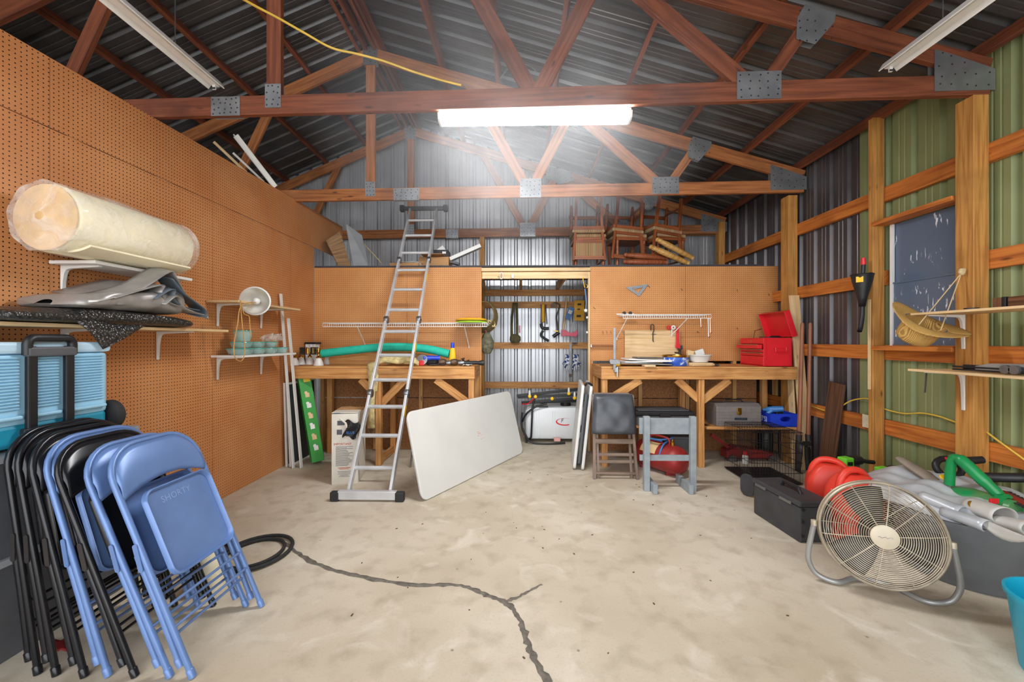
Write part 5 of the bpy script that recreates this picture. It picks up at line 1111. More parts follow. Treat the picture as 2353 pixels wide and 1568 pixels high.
# air tank ------------------------------------------------------------------------
e0, e1 = V((1.40, 4.66, .165)), V((1.67, 4.24, .165)); ax = (e1 - e0); o = thing('air_tank', 'dull red portable air tank with blue hose behind the grey stand', 'air tank', ((e0 + e1) / 2).xy.to_3d())
A = frame(e0, ax, (0, 0, 1)) @ rot('Y', 90); Lk = ax.length; r = .15
MB().lathe([(0, -.07), (.06, -.06), (.11, -.035), (.14, .005), (r, .05), (r, Lk - .05), (.14, Lk - .005), (.11, Lk + .035), (.06, Lk + .06), (0, Lk + .07)], 30, A).build('tank', M['dark_red'], o, smooth=60)
mid = (e0 + e1) / 2; ad = ax.normalized(); 
MB().tube(smoothpts([mid - ad * .12 + V((0, 0, .14)), mid - ad * .1 + V((0, 0, .21)), mid + ad * .1 + V((0, 0, .21)), mid + ad * .12 + V((0, 0, .14))], 5), .013, 8).build('handle', M['dark_red'], o, smooth=50)
MB().tube(smoothpts([mid + V((.02, 0, .16)), mid + V((-.12, .03, .19)), mid + V((-.05, -.1, .2)), mid + V((.1, -.05, .2)), mid + V((.14, .02, .18)), mid + V((.0, -.12, .16)), mid + V((-.06, -.155, .06)), mid + V((-.05, -.16, .0))], 6), .010, 8).build('hose', M['blue_ink'], o, smooth=60)
MB().lathe([(.02, 0), (.02, .04), (.012, .05), (.012, .07), (0, .07)], 12, tr(mid + ad * .16 + V((0, 0, .145)))).build('valve', M['brass'], o)
g = MB(); side = V((-ad.y, ad.x, 0)); side = side if side.y < 0 else -side
def lab(u, v): a = math.radians(20 + 55 * v); return mid + ad * (-.16 + .2 * u) + (side * math.cos(a) + V((0, 0, 1)) * math.sin(a)) * (r + .002)
MB().grid(lab, 2, 8).build('warning_label', M['foam_end'], o, smooth=60)
for k in (-.17, .17): MB().box(mid + ad * k + V((0, 0, -.147)), (.16, .03, .035)).build('foot', M['dark_red'], o)
# under and on the bench shelf ------------------------------------------------------------
SH = .462
def pbox(c, d): return MB().box(c, d)
o = thing('flat_tote', 'dark grey flat lidded case on the lower shelf of the right bench', 'case', (1.64, 4.79, SH)); 
MB().box((1.64, 4.77, SH + .055), (.62, .32, .11)).build('body', M['grey_plastic'], o, bevel=.012); MB().box((1.64, 4.77, SH + .14), (.66, .36, .05)).build('lid', M['black'], o, bevel=.012); MB().box((1.64, 4.585, SH + .12), (.12, .02, .04)).build('latch', M['black'], o, bevel=.004); MB().box((1.64, 4.77, SH + .168), (.58, .28, .01)).build('lid_panel', M['grey_plastic'], o, bevel=.004)
M['tool_grey'] = paint('grey_brown_hammered_steel', '8e8682', .42, .4, .06, 20); M['badge'] = paint('dark_badge', '22303f', .3)
bx0, bx1, by0, by1 = 2.22, 2.72, 4.60, 4.86
o = thing('steel_toolbox', 'grey steel toolbox with a brass latch on the lower bench shelf', 'toolbox', ((bx0 + bx1) / 2, 4.73, SH))
MB().box(((bx0 + bx1) / 2, 4.73, SH + .08), (bx1 - bx0, by1 - by0, .16)).build('body', M['tool_grey'], o, bevel=.003)
MB().prism([(by0, .16), (by1, .16), (by1, .22), (by1 - .05, .255), (by0 + .05, .255), (by0, .22)], bx1 - bx0, Matrix(((0, 0, 1, bx0), (1, 0, 0, 0), (0, 1, 0, SH), (0, 0, 0, 1)))).build('lid', M['tool_grey'], o, bevel=.003)
for k in range(5): MB().box(((bx0 + bx1) / 2, by0 - .002, SH + .03 + .032 * k), (bx1 - bx0 - .02, .005, .006)).build('pressed_rib', M['tool_grey'], o)
lt = MB().box(((bx0 + bx1) / 2, by0 - .008, SH + .17), (.05, .014, .075)).build('latch', M['brass'], o, bevel=.004); MB().box(((bx0 + bx1) / 2, by0 - .016, SH + .15), (.02, .01, .04)).build('hasp', M['brass'], lt)
bd = MB().box(((bx0 + bx1) / 2 + .02, by0 - .006, SH + .085), (.14, .004, .026)).build('name_plate', M['badge'], o); text('CRAFTSMAN', .02, tr((bx0 + bx1) / 2 + .02, by0 - .0085, SH + .085) @ FACE_CAM, M['chrome'], bd)
MB().tube([(bx0 + .14, 4.73, SH + .255), (bx0 + .16, 4.73, SH + .285), (bx1 - .16, 4.73, SH + .285), (bx1 - .14, 4.73, SH + .255)], .008, 8).build('handle', M['black'], o)
cx0, cx1, cy0, cy1 = 2.80, 3.10, 4.57, 4.87
o = thing('blue_crate', 'bright blue plastic drinks crate at the right end of the lower bench shelf', 'crate', ((cx0 + cx1) / 2, (cy0 + cy1) / 2, SH))
hh = .145; g = MB(); g.box(((cx0 + cx1) / 2, (cy0 + cy1) / 2, SH + .008), (cx1 - cx0, cy1 - cy0, .014)); g.box((cx0 + .005, (cy0 + cy1) / 2, SH + hh / 2), (.01, cy1 - cy0, hh)); g.box((cx1 - .005, (cy0 + cy1) / 2, SH + hh / 2), (.01, cy1 - cy0, hh)); g.box(((cx0 + cx1) / 2, cy1 - .005, SH + hh / 2), (cx1 - cx0, .01, hh))
out = [(cx0, SH), (cx1, SH), (cx1, SH + hh), (cx0, SH + hh)]; hl = [((cx0 + cx1) / 2 + .02 + .062 * math.cos(a), SH + .088 + .03 * math.sin(a)) for a in [math.radians(45 + 30 * k) for k in range(12)]]
vs = []; 
for y in (cy0, cy0 + .01): vs += [(x, y, z) for x, z in out] + [(x, y, z) for x, z in hl]
fs = []; oc = [2, 3, 0, 1]
def ringf(off, rev):
    res = []
    cor = [2, 3, 0, 1]
    for q_ in range(4):
        a, c = cor[q_], cor[(q_ + 1) % 4]; idx = [(3 * q_ + k) % 12 for k in range(4)]
        f = [off + a, off + c] + [off + 4 + k for k in reversed(idx)]; res.append(tuple(reversed(f)) if rev else tuple(f))
    return res
fs = ringf(0, False) + ringf(16, True) + [(4 + k, 4 + (k + 1) % 12, 20 + (k + 1) % 12, 20 + k) for k in range(12)]
g.add(vs, fs); g.build('crate_body', M['blue'], o)
text('PEPSI', .085, tr(cx0 - .001, (cy0 + cy1) / 2, SH + .07) @ face_x(-1), M['white'], o)
q = V((2.89, 4.68, SH + .1)); o = thing('cordless_drill', 'blue and black cordless drill lying in the blue crate', 'power tool', q)
MB().lathe([(0, -.1), (.03, -.09), (.036, 0), (.03, .07), (.018, .08), (.016, .11), (0, .11)], 14, along(q + V((.02, 0, .08)), 150, 8)).build('motor_housing', M['blue_ink'], o, smooth=50)
MB().tube([q + V((.0, 0, .07)), q + V((-.06, .01, .02)), q + V((-.07, .01, -.03))], [.024, .022, .026], 8).build('grip', M['blue_ink'], o, smooth=50); MB().box(q + V((.08, .01, .05)), (.08, .05, .06)).build('battery', M['black'], o, bevel=.008)
o = thing('floor_jack', 'red trolley jack on the floor under the right bench', 'jack', (2.72, 4.9, 0))
MB().prism([(0, .03), (.55, .03), (.55, .1), (.4, .13), (.12, .17), (0, .12)], .16, tr(2.45, 4.98, 0) @ FACE_CAM).build('chassis', M['dark_red'], o, bevel=.005)
for x, y in ((2.5, 4.80), (2.5, 5.0), (2.96, 4.80), (2.96, 5.0)): MB().lathe([(0, -.018), (.04, -.018), (.04, .018), (0, .018)], 16, tr(x, y, .04) @ rot('X', 90)).build('wheel', M['steel'], o, smooth=40)
MB().beam((2.5, 4.9, .15), (2.30, 4.9, .30), .03, .03).build('handle_socket', M['dark_red'], o); MB().lathe([(0, 0), (.05, 0), (.05, .02), (0, .02)], 14, tr(2.9, 4.9, .12)).build('saddle', M['dark_steel'], o)
q = V((2.62, 4.74, 0)); o = thing('spray_can', 'small red and white can on the floor behind the dog crate', 'can', q); MB().lathe([(0, 0), (.032, 0), (.032, .09), (.022, .1), (0, .1)], 16, tr(q)).build('can', M['white'], o, smooth=40); MB().lathe([(0, .1), (.024, .1), (.026, .14), (0, .145)], 14, tr(q)).build('cap', M['red'], o, smooth=40)
q = V((3.0, 4.98, 0)); o = thing('black_canister', 'tall black canister with a ring handle under the right bench', 'canister', q); MB().lathe([(0, 0), (.07, 0), (.075, .01), (.075, .34), (.05, .37), (0, .37)], 20, tr(q)).build('body', M['black'], o, smooth=40); MB().tube([q + V((.035 * math.cos(t), -.02, .40 + .035 * math.sin(t))) for t in [k * .4488 for k in range(14)]], .006, 6, closed=True).build('ring', M['steel'], o)
o = thing('grey_case', 'grey plastic case on the floor behind the red air tank', 'case', (2.02, 4.92, 0)); MB().box((1.98, 4.93, .13), (.36, .24, .26)).build('body', M['grey_plastic'], o, bevel=.012); MB().box((1.98, 4.93, .275), (.38, .26, .03)).build('lid', M['grey_plastic'], o, bevel=.006)
# dog crate ------------------------------------------------------------------------------
ca, cb, cc, cd, ch = 2.28, 2.78, 4.02, 4.54, .52
o = thing('dog_crate', 'black wire dog crate on the floor at the right end of the bench', 'crate', ((ca + cb) / 2, (cc + cd) / 2, 0))
def wires(a, c, hgt, ny, z0=.015):
    g = MB(); a, c = V(a), V(c); n_ = int((c - a).length / .027)
    for k in range(n_ + 1): p = a.lerp(c, k / n_); g.tube([p + V((0, 0, z0)), p + V((0, 0, hgt))], .0019, 4, cap=False)
    return g
def panel(name, a, c):
    wires(a, c, ch, 6).build(name, M['black_metal'], o, kind='stuff')
    for k in range(6): z = .02 + (ch - .02) * k / 5; MB().tube([V(a) + V((0, 0, z)), V(c) + V((0, 0, z))], .003, 5).build('cross_wire', M['black_metal'], o)
panel('front_panel', (ca, cc, 0), (cb, cc, 0)); panel('back_panel', (ca, cd, 0), (cb, cd, 0)); panel('side_panel', (ca, cc, 0), (ca, cd, 0)); panel('side_panel', (cb, cc, 0), (cb, cd, 0))
g = MB()
for k in range(18): x = ca + (cb - ca) * k / 17; g.tube([(x, cc, ch), (x, cd, ch)], .0019, 4, cap=False)
for k in range(5): y = cc + (cd - cc) * k / 4; g.tube([(ca, y, ch), (cb, y, ch)], .003, 4, cap=False)
g.build('top_panel', M['black_metal'], o, kind='stuff')
MB().box(((ca + cb) / 2, (cc + cd) / 2, .014), (cb - ca - .01, cd - cc - .01, .012)).build('tray', M['black'], o, bevel=.004)
for k in (0, 1): MB().tube([(ca + .2 + .1 * k, (cc + cd) / 2, ch), (ca + .2 + .1 * k, (cc + cd) / 2, ch + .02)], .004, 5).build('carry_handle', M['black'], o)
# post hole digger, boards -----------------------------------------------------------------
hb = [at(1836, 1005, 4.40), at(1857, 1005, 4.42)]; ht = [at(1844, 742, 4.40), at(1862, 742, 4.42)]; fb = [at(1832, 1082, 4.40), at(1861, 1090, 4.42)]
M['handle_wood'] = wood('brown_handle_wood', '9a6446', '764630', 40, .45, False)
o = thing('post_hole_digger', 'post hole digger with two long wooden handles at the right bench end', 'digger', (fb[0] + fb[1]) / 2)
for k in (0, 1):
    MB().tube([hb[k], hb[k].lerp(ht[k], .5), ht[k] - V((0, 0, .02)), ht[k]], [.022, .019, .019, .012], 10).build('handle', M['handle_wood'], o, smooth=50)
    d_ = fb[k] - hb[k]; MB().tube([hb[k] + V((0, 0, .03)), hb[k] + d_ * .25], .028, 10).build('ferrule', M['dark_steel'], o, smooth=50)
    def blade(u, v, k=k): a = math.radians(-70 + 140 * v); return hb[k] + (fb[k] - hb[k]) * (.2 + .8 * u) + V(((1 if k else -1) * (.05 * math.cos(a) - .03), -.055 * math.sin(a) * (1 - .4 * u * u), 0))
    MB().grid(blade, 6, 8).build('blade', M['dark_steel'], o, smooth=60, solid=.004)
g = MB(); MB().beam(hb[0] + V((0, -.03, -.06)), hb[1] + V((0, -.03, -.06)), .008, .045).build('hinge_plate', M['dark_steel'], o)
for k in (0, 1):
    for z in (-.04, -.09): MB().lathe([(.009, 0), (.009, .006), (0, .007)], 8, tr(hb[k] + V((0, -.036, z))) @ rot('X', 90)).build('bolt', M['chrome'], o)
tag(MB().beam((3.165, 4.50, .005), (3.15, 4.70, 1.95), .11, .02, (0, 1, 0)).build('leaning_board', M['pale_wood'], bevel=.002), 'long pale pine board leaning on the post at the right bench end', 'board')
tag(MB().beam((3.106, 4.62, .005), (3.11, 4.70, 1.05), .018, .09, (0, 1, 0)).build('leaning_board', M['pale_wood'], bevel=.002), 'short pale board standing beside the right bench end, behind the digger', 'board')
p0, p1 = V((3.14, 4.22, .005)), V((3.20, 4.13, 1.0)); tag(MB().beam(p0, p1, .2, .02, (1, 0, 0)).build('dark_plank', M['dark_wood'], bevel=.002), 'dark brown plank leaning on the right wall beside the post hole digger', 'plank')
# black tool case ------------------------------------------------------------------------------
c00, c10 = fl(1838, 1249), fl(1731, 1179); ex = (c10 - c00); Lc = ex.length; ex.normalize(); ey = V((ex.y, -ex.x, 0)); ey = ey if ey.x > 0 else -ey
A = Matrix(((ey.x, ex.x, 0, c00.x), (ey.y, ex.y, 0, c00.y), (0, 0, 1, 0), (0, 0, 0, 1))); wx = .235
M['case_black'] = paint('dusty_black_plastic', '3b3c3f', .55, 0, .15, 8)
o = thing('black_case', 'large dusty black plastic tool case on the floor beside the fan', 'case', c00 + ey * wx / 2 + ex * Lc / 2)
MB().box((wx / 2, Lc / 2, .125), (wx, Lc, .25), A).build('body', M['case_black'], o, bevel=.012)
MB().box((wx / 2, Lc / 2, .272), (wx + .012, Lc + .012, .04), A).build('lid', M['case_black'], o, bevel=.010)
hd = MB().tube([A @ V(p) for p in ((wx / 2, Lc * .28, .29), (wx / 2, Lc * .31, .325), (wx / 2, Lc * .62, .325), (wx / 2, Lc * .65, .29))], .012, 8).build('handle', M['black'], o)
for y in (.13, Lc - .1):
    h = MB().box((-.008, y, .255), (.012, .12, .022), A).build('hinge', M['steel'], o, bevel=.002)
for z in (.05, .15, .235): MB().lathe([(.011, 0), (.011, .008), (0, .009)], 10, A @ tr(.02, -.001, z) @ rot('X', 90)).build('stud', M['black'], o)
q = fl(1718, 1145); tag(MB().prism(rrect(.12, .2, .055, 6), .02, tr(q + V((.03, .05, .105))) @ FACE_CAM @ rot('Y', -55)).build('rounded_plate', M['case_black'], bevel=.004), 'dark rounded plate standing at the far end of the black case', 'plate')
# gas cans ------------------------------------------------------------------------------
M['gas_red'] = paint('red_fuel_plastic', 'e2402f', .42, 0, .06, 4)
def gascan(cx, cy, rz, h, label, lab):
    A = tr(cx, cy, 0) @ rot('Z', rz); o = thing('gas_can', label, 'gas can', (cx, cy, 0)); w, d = .32, .24
    sec = [(1, 1, .0, 0), (1, 1, h * .62, 0), (.93, .95, h * .74, 0), (.62, .8, h * .90, .0), (.4, .6, h * .97, 0)]; vs = []; n = 0
    for a, c, z, dx in sec: pts = rrect(w * a, d * c, .05 * min(a, c), 4, dx, 0); n = len(pts); vs += [(x, y, z) for x, y in pts]
    fs = [tuple(reversed(range(n))), tuple(4 * n + j for j in range(n))]
    for i in range(4):
        for j in range(n): fs.append((i * n + j, i * n + (j + 1) % n, (i + 1) * n + (j + 1) % n, (i + 1) * n + j))
    MB().add(vs, fs, None, A).build('body', M['gas_red'], o, smooth=45)
    MB().tube(smoothpts([A @ V(p) for p in ((-.13, 0, h * .68), (-.11, 0, h * .9), (-.05, 0, h * 1.03), (.05, 0, h * 1.01), (.12, 0, h * .84), (.135, 0, h * .7))], 6), .024, 10).build('handle', M['gas_red'], o, smooth=60)
    MB().lathe([(.035, h * .8), (.035, h * .9), (.02, h * .93), (0, h * .93)], 14, A @ tr(.1, .06, 0)).build('spout_cap', M['black'], o, smooth=40)
    if lab:
        l_ = MB().box((0, -d / 2 - .001, h * .45), (.17, .001, .12), A).build('label', M['white'], o); MB().box((.0, -d / 2 - .002, h * .45), (.16, .001, .1), A).build('label_block', M['blue_ink'], l_); MB().box((.0, -d / 2 - .003, h * .44), (.16, .001, .02), A).build('label_stripe', M['lime'], l_)
    return o
gascan(2.50, 3.30, -30, .45, 'red gas can with a loop handle behind the black tool case', False)
gascan(2.43, 2.98, 8, .47, 'red gas can with a blue and green label right behind the fan', True)
# string trimmers -----------------------------------------------------------------------
def trimmer(px_, py_, Y, label, a):
    q = at(px_, py_, Y); o = thing('string_trimmer', label, 'trimmer', q)
    MB().box((0, 0, 0), (.09, .08, .09), tr(q) @ rot('Z', 15)).build('battery', M['lime'], o, bevel=.01); MB().box(q + V((.0, -.042, .0)), (.05, .01, .03)).build('battery_label', M['black'], o)
    MB().lathe([(0, -.06), (.04, -.05), (.045, 0), (.035, .06), (0, .07)], 14, along(q + V((.09, .02, .01)), a)).build('motor_housing', M['black'], o, smooth=50)
    MB().tube(smoothpts([q + V((.12, .02, .02)), q + V((.2, .03, .0)), q + V((.27, .04, -.01))], 4), .018, 8).build('grip', M['black'], o, smooth=50)
    e = V((q.x + .02, q.y - .05, .02)); MB().tube([q + V((.06, .02, -.02)), e], .013, 8).build('shaft', M['black'], o); MB().lathe([(0, 0), (.06, .0), (.05, .04), (0, .05)], 14, tr(e.x, e.y, 0)).build('cutting_head', M['black'], o, smooth=40)
trimmer(1943, 1063, 3.50, 'lime green and black string trimmer head beside the foot of the wall stud', 10)
trimmer(2030, 1087, 3.28, 'lime green and black string trimmer head right of the wall stud, at the tarp', 20)
# fan --------------------------------------------------------------------------------------
M['fan_metal'] = paint('dusty_cream_wire', 'b9ad98', .45, .35, .15, 14); M['fan_blade'] = paint('dusty_dark_blade', '3f3a33', .5, .2, .2, 9); M['fan_stand'] = paint('grey_tube_steel', '9a9a98', .4, .4, .08)
fc = at(2022, 1227, 2.30); n_ = V((-.42, -.88, .16)).normalized(); A = frame(fc, V((.9, -.43, 0)), n_); R = .277
o = thing('floor_fan', 'large round metal floor fan with wire grille and tube stand', 'fan', (fc.x, fc.y, 0))
def dome(r): return .055 * math.sqrt(max(0, 1 - (r / R) ** 2)) + .02
def circ(r, z, n=56): return [A @ V((r * math.cos(2 * math.pi * k / n), r * math.sin(2 * math.pi * k / n), z)) for k in range(n)]
MB().tube(circ(R, .02), .008, 6, closed=True).build('outer_ring', M['fan_metal'], o, smooth=60); MB().tube(circ(R, -.03), .008, 6, closed=True).build('outer_ring', M['fan_metal'], o, smooth=60)
g = MB(); g.lathe([(R + .002, -.035), (R + .004, .025)], 56, A, cap=False); g.build('hoop', M['fan_metal'], o, smooth=60, solid=.002)
g = MB()
for k in range(20): r = .07 + (R - .075) * k / 20; g.tube(circ(r, dome(r), 48), .0017, 4, closed=True)
g.build('front_wires', M['fan_metal'], o, kind='stuff')
for k in range(10):
    a = 2 * math.pi * k / 10 + .16; MB().tube([A @ V((r * math.cos(a), r * math.sin(a), dome(r) - .002)) for r in (.05, .12, .2, .26, R)], .0028, 5).build('front_spoke', M['fan_metal'], o)
g = MB()
for k in range(9): r = .10 + (R - .1) * k / 9; g.tube(circ(r, -dome(r) - .06, 40), .0017, 4, closed=True)
for k in range(8): a = 2 * math.pi * k / 8; g.tube([A @ V((r * math.cos(a), r * math.sin(a), -dome(r) - .06)) for r in (.08, .16, .24, R)], .0025, 4)
g.build('back_wires', M['fan_metal'], o, kind='stuff')
bd = MB().lathe([(0, .085), (.052, .085), (.062, .08), (.064, .07), (.05, .06)], 32, A).build('hub_badge', M['foam_end'] if False else paint('cream_badge', 'c9bda6', .45), o, smooth=40)
g = MB(); g.tube([A @ V((-.032 + .008 * k, .004 * math.sin(k * 2.1) - .002 + k * .0005, .086)) for k in range(9)], .0012, 4); g.build('script_mark', M['steel'], bd)
MB().lathe([(0, -.14), (.06, -.135), (.075, -.10), (.075, -.04), (.055, .0), (.05, .03), (0, .035)], 24, A).build('motor', M['fan_blade'], o, smooth=40)
for k in range(3):
    def bl(u, v, k=k):
        r = .05 + (R - .075) * u; a = math.radians(90 + 120 * k + 18) + (v - .5) * (1.25 - .45 * u); return A @ V((r * math.cos(a), r * math.sin(a), -.005 + .045 * (v - .5) * (1 - .3 * u)))
    MB().grid(bl, 8, 8).build('blade', M['fan_blade'], o, smooth=60, solid=.002)
pl, pr = A @ V((-R - .02, 0, -.01)), A @ V((R + .02, 0, -.01)); fl_ = V((pl.x, pl.y, .016)); fr_ = V((pr.x, pr.y, .016)); back = V((.30, .42, 0)).normalized()
fwd = V((-.30, -.60, 0)) * .0
def stand():
    ax_ = (pr - pl); ax_.z = 0; ax_.normalize(); bk = V((-ax_.y, ax_.x, 0)); bk = bk if bk.y > 0 else -bk
    pts = [pl, pl + (fl_ - pl) * .55 - ax_ * .03, fl_ + V((0, 0, .07)) - ax_ * .02, fl_ + V((0, 0, .018)) + ax_ * .02, fl_ + ax_ * .11 , fl_ + ax_ * .22 + bk * .10, fr_ - ax_ * .22 + bk * .10, fr_ - ax_ * .11, fr_ - ax_ * .02 + V((0, 0, .018)), fr_ + V((0, 0, .07)) + ax_ * .02, pr + (fr_ - pr) * .55 + ax_ * .03, pr]
    return smoothpts(pts, 6)
MB().tube(stand(), .0145, 10).build('tube_stand', M['fan_stand'], o, smooth=60)
for p in (pl, pr): MB().lathe([(0, -.02), (.018, -.015), (.018, .015), (0, .02)], 12, frame(p, n_, (0, 0, 1))).build('pivot_knob', M['fan_metal'], o, smooth=40)
# tub, tarp and garden tools --------------------------------------------------------------------
M['tub'] = paint('grey_rubber_tub', '6a6d70', .5, 0, .12, 5)
tc_ = V((2.80, 2.56, 0)); o = thing('stock_tub', 'large round grey tub under the silver tarp by the right wall', 'tub', tc_)
MB().lathe([(0, 0), (.40, 0), (.42, .02), (.46, .34), (.485, .36), (.485, .385), (.46, .385), (.44, .36), (.40, .03), (0, .03)], 48, tr(tc_), sx=.82, sy=.74).build('body', M['tub'], o, smooth=45)
MB().box((0, 0, 0), (.06, .09, .09), tr(tc_) @ rot('Z', -72) @ tr(.35, 0, .15)).build('drain_port', M['black'], o, bevel=.008)
M['silver'] = sheetmetal('silver_poly_sheet', 'd6d9dc', 'adb1b6', .34, .15, 7); M['silver_in'] = paint('pale_tarp_lining', 'c8c6c0', .55, 0, .06)
o = thing('silver_tarp', 'crumpled silver tarp heaped over the grey tub by the right wall', 'tarp', (2.78, 2.75, .39))
def heap(u, v):
    r = u; a = 2 * math.pi * v; x = .44 * r * math.cos(a); y = .52 * r * math.sin(a)
    z = .40 + .11 * (1 - r ** 2.2) + .05 * max(0, y) + .018 * math.sin(13 * x + 5 * y) * (1 - r * .3) + .014 * math.sin(23 * y - 9 * x) + .009 * math.sin(41 * x + 17 * y)
    if r > .86: z -= (r - .86) * (.28 + .35 * max(0, math.sin(5 * a + 1)))
    return (min(2.82 + x * (1 + .05 * math.sin(7 * a)), 3.10), 2.68 + y, max(z, .391))
MB().grid(heap, 26, 64).build('sheet', M['silver'], o, smooth=65)
def rollf(p0, p1, r0, r1, m, name, a0=-60, a1=250, d=1):
    p0, p1 = V(p0), V(p1); ax_ = (p1 - p0).normalized(); s_ = ax_.cross(V((0, 0, 1))).normalized()
    def fn(u, v): a = math.radians(a0 + (a1 - a0) * v); r = (r0 + (r1 - r0) * u) * (1 - .25 * v); return p0.lerp(p1, u) + s_ * r * math.cos(a) * 1.3 + V((0, 0, r * math.sin(a)))
    return MB().grid(fn, 8, 18).build(name, m, o, smooth=65, solid=.003)
rollf(at(2232, 1160, 2.40), at(2312, 1188, 2.22), .045, .055, M['silver_in'], 'rolled_fold'); rollf(at(2170, 1175, 2.42), at(2272, 1210, 2.22), .03, .035, M['silver'], 'rolled_fold'); rollf(at(2290, 1195, 2.25), at(2370, 1215, 2.10), .03, .04, M['silver_in'], 'rolled_fold'); rollf(at(2120, 1140, 2.55), at(2215, 1180, 2.36), .03, .04, M['silver'], 'rolled_fold')
gq = at(2232, 1160, 2.355); MB().lathe([(.008, 0), (.02, .0), (.02, .004), (.008, .004), (.008, 0)], 16, tr(gq) @ rot('X', 65), cap=False).build('grommet', M['brass'], o)
MB().grid(lambda u, v: at(2240, 1185, 2.30).lerp(at(2360, 1235, 2.02), u) + V((-.03 * v * (1 - u), -.03 * v, -.06 * v * math.sin(math.pi * u))), 8, 3).build('hanging_edge', M['silver_in'], o, smooth=60, solid=.003)
M['dusty_green'] = paint('dusty_green_plastic', '12894b', .35, 0, .1, 9, 0, '6f8a5c'); M['dust'] = paint('dusty_brown_plastic', '85786a', .7, 0, .12, 10)
o = thing('leaf_blower', 'green leaf blower with a dusty flat nozzle lying on the silver tarp', 'blower', at(2200, 1140, 2.7))
n0, n1 = at(2062, 1052, 2.95), at(2215, 1148, 2.62); dn = (n1 - n0)
secs = [(0, .022, .012), (.03, .035, .02), (.55, .06, .03), (1.0, .075, .055)]
def noz(u, v):
    for (t0, w0, h0), (t1, w1, h1) in zip(secs, secs[1:]):
        if u <= t1 + 1e-6: k = (u - t0) / (t1 - t0); w = w0 + (w1 - w0) * k; h = h0 + (h1 - h0) * k; break
    a = 2 * math.pi * v; s_ = dn.normalized().cross(V((0, 0, 1))).normalized(); upv = s_.cross(dn.normalized()); return n0 + dn * u + s_ * w * math.cos(a) + upv * h * math.sin(a)
MB().grid(noz, 20, 20).build('nozzle', M['dust'], o, smooth=60)
MB().lathe([(0, .0), (.022, 0), (.02, .008), (0, .01)], 16, tr(at(2168, 1098, 2.68)) @ rot('X', 35)).build('button', M['yellow'], o)
b0, b1 = at(2200, 1138, 2.62), at(2300, 1158, 2.42); bd_ = (b1 - b0).normalized()
MB().lathe([(0, -.06), (.05, -.05), (.085, 0), (.09, .08), (.07, .18), (.055, .27), (.0, .275)], 22, frame(b0 + V((0, 0, -.01)), bd_, (0, 0, 1)) @ rot('Y', 90), sx=.75).build('housing', M['dusty_green'], o, smooth=60)
MB().tube(smoothpts([b0 + V((-.03, .02, .06)), at(2187, 1062, 2.62), at(2205, 1056, 2.58), at(2250, 1096, 2.50), at(2292, 1135, 2.44), b1 + V((0, 0, .02))], 7), [.026] * 14 + [.034] * 10 + [.03] * 12, 12).build('loop_handle', M['green'], o, smooth=60)
MB().lathe([(.03, 0), (.06, .0), (.062, .03), (.04, .035), (.03, 0)], 20, frame(b1 + bd_ * .0, bd_, (0, 0, 1)) @ rot('Y', 90), cap=False).build('intake_ring', M['green'], o, smooth=50)
MB().box(at(2284, 1152, 2.385), (.05, .012, .03)).build('red_badge', M['red'], o, bevel=.004)
o = thing('hedge_trimmer', 'black and red hedge trimmer with toothed blade behind the green blower', 'hedge trimmer', at(2190, 1080, 2.75)); q = at(2180, 1085, 2.78)
MB().tube([q + V((.085 * math.cos(t), .05 * math.sin(t) * .4, .055 * math.sin(t) + .03)) for t in [k * .3927 for k in range(16)]], .02, 8, closed=True).build('loop_handle', M['black'], o, smooth=60)
MB().tube([q + V((.06, 0, .07)), q + V((.2, -.02, .09))], [.03, .024], 10).build('front_handle', M['black'], o, smooth=50); MB().box(q + V((.0, -.02, .09)), (.05, .05, .02)).build('red_trigger', M['red'], o, bevel=.005)
MB().tube(smoothpts([q + V((.1, -.1, .0)), q + V((.2, -.2, .03)), q + V((.26, -.22, .04))], 4), .03, 10).build('motor_housing', M['black'], o, smooth=50)
r0, r1 = at(2296, 1128, 2.50), at(2420, 1190, 2.2); MB().beam(r0, r1, .05, .008).build('blade', M['dark_red'], o)
g = MB(); dd = (r1 - r0); s_ = dd.normalized().cross(V((0, 0, 1))).normalized()
for k in range(14):
    for sg in (-1, 1): p = r0 + dd * ((k + .5) / 14) + s_ * sg * .035; g.beam(p - s_ * sg * .012, p + s_ * sg * .016, .012, .006)
g.build('teeth', M['dark_steel'], o, kind='stuff')
# teal waste bin --------------------------------------------------------------------------------
M['teal_bin'] = paint('teal_bin_plastic', '12a3c4', .35, 0, .05)
o = thing('waste_bin', 'bright teal plastic waste bin cut off at the bottom right corner', 'bin', (2.30, 1.72, 0))
MB().lathe([(0, 0), (.14, 0), (.145, .01), (.178, .30), (.19, .315), (.192, .335), (.182, .337), (.172, .30), (.138, .015), (0, .015)], 40, tr(2.30, 1.72, 0)).build('body', M['teal_bin'], o, smooth=45)
# ------------------------------------------------------------------ painted window on the right wall
WX = 3.235; wy0, wy1, wz0, wz1 = 2.97, 3.575, 1.385, 2.435
m, nt, b = new('painted_over_glass'); ge = N(nt, 'ShaderNodeNewGeometry'); no = N(nt, 'ShaderNodeTexNoise', Scale=26.0, Detail=6.0, Distortion=.6); n2 = N(nt, 'ShaderNodeTexNoise', Scale=4.5, Detail=1.0); mpp = N(nt, 'ShaderNodeMapping'); mpp.inputs['Scale'].default_value = (1, 2.2, .45)
nt.links.new(ge.outputs['Position'], mpp.inputs[0]); nt.links.new(mpp.outputs[0], no.inputs['Vector']); nt.links.new(ge.outputs['Position'], n2.inputs['Vector'])
sc_ = math_(nt, 'MULTIPLY', ramp(nt, [(.60, (0, 0, 0, 1)), (.63, (1, 1, 1, 1))], no.outputs[0]), ramp(nt, [(.53, (0, 0, 0, 1)), (.57, (1, 1, 1, 1))], n2.outputs[0]))
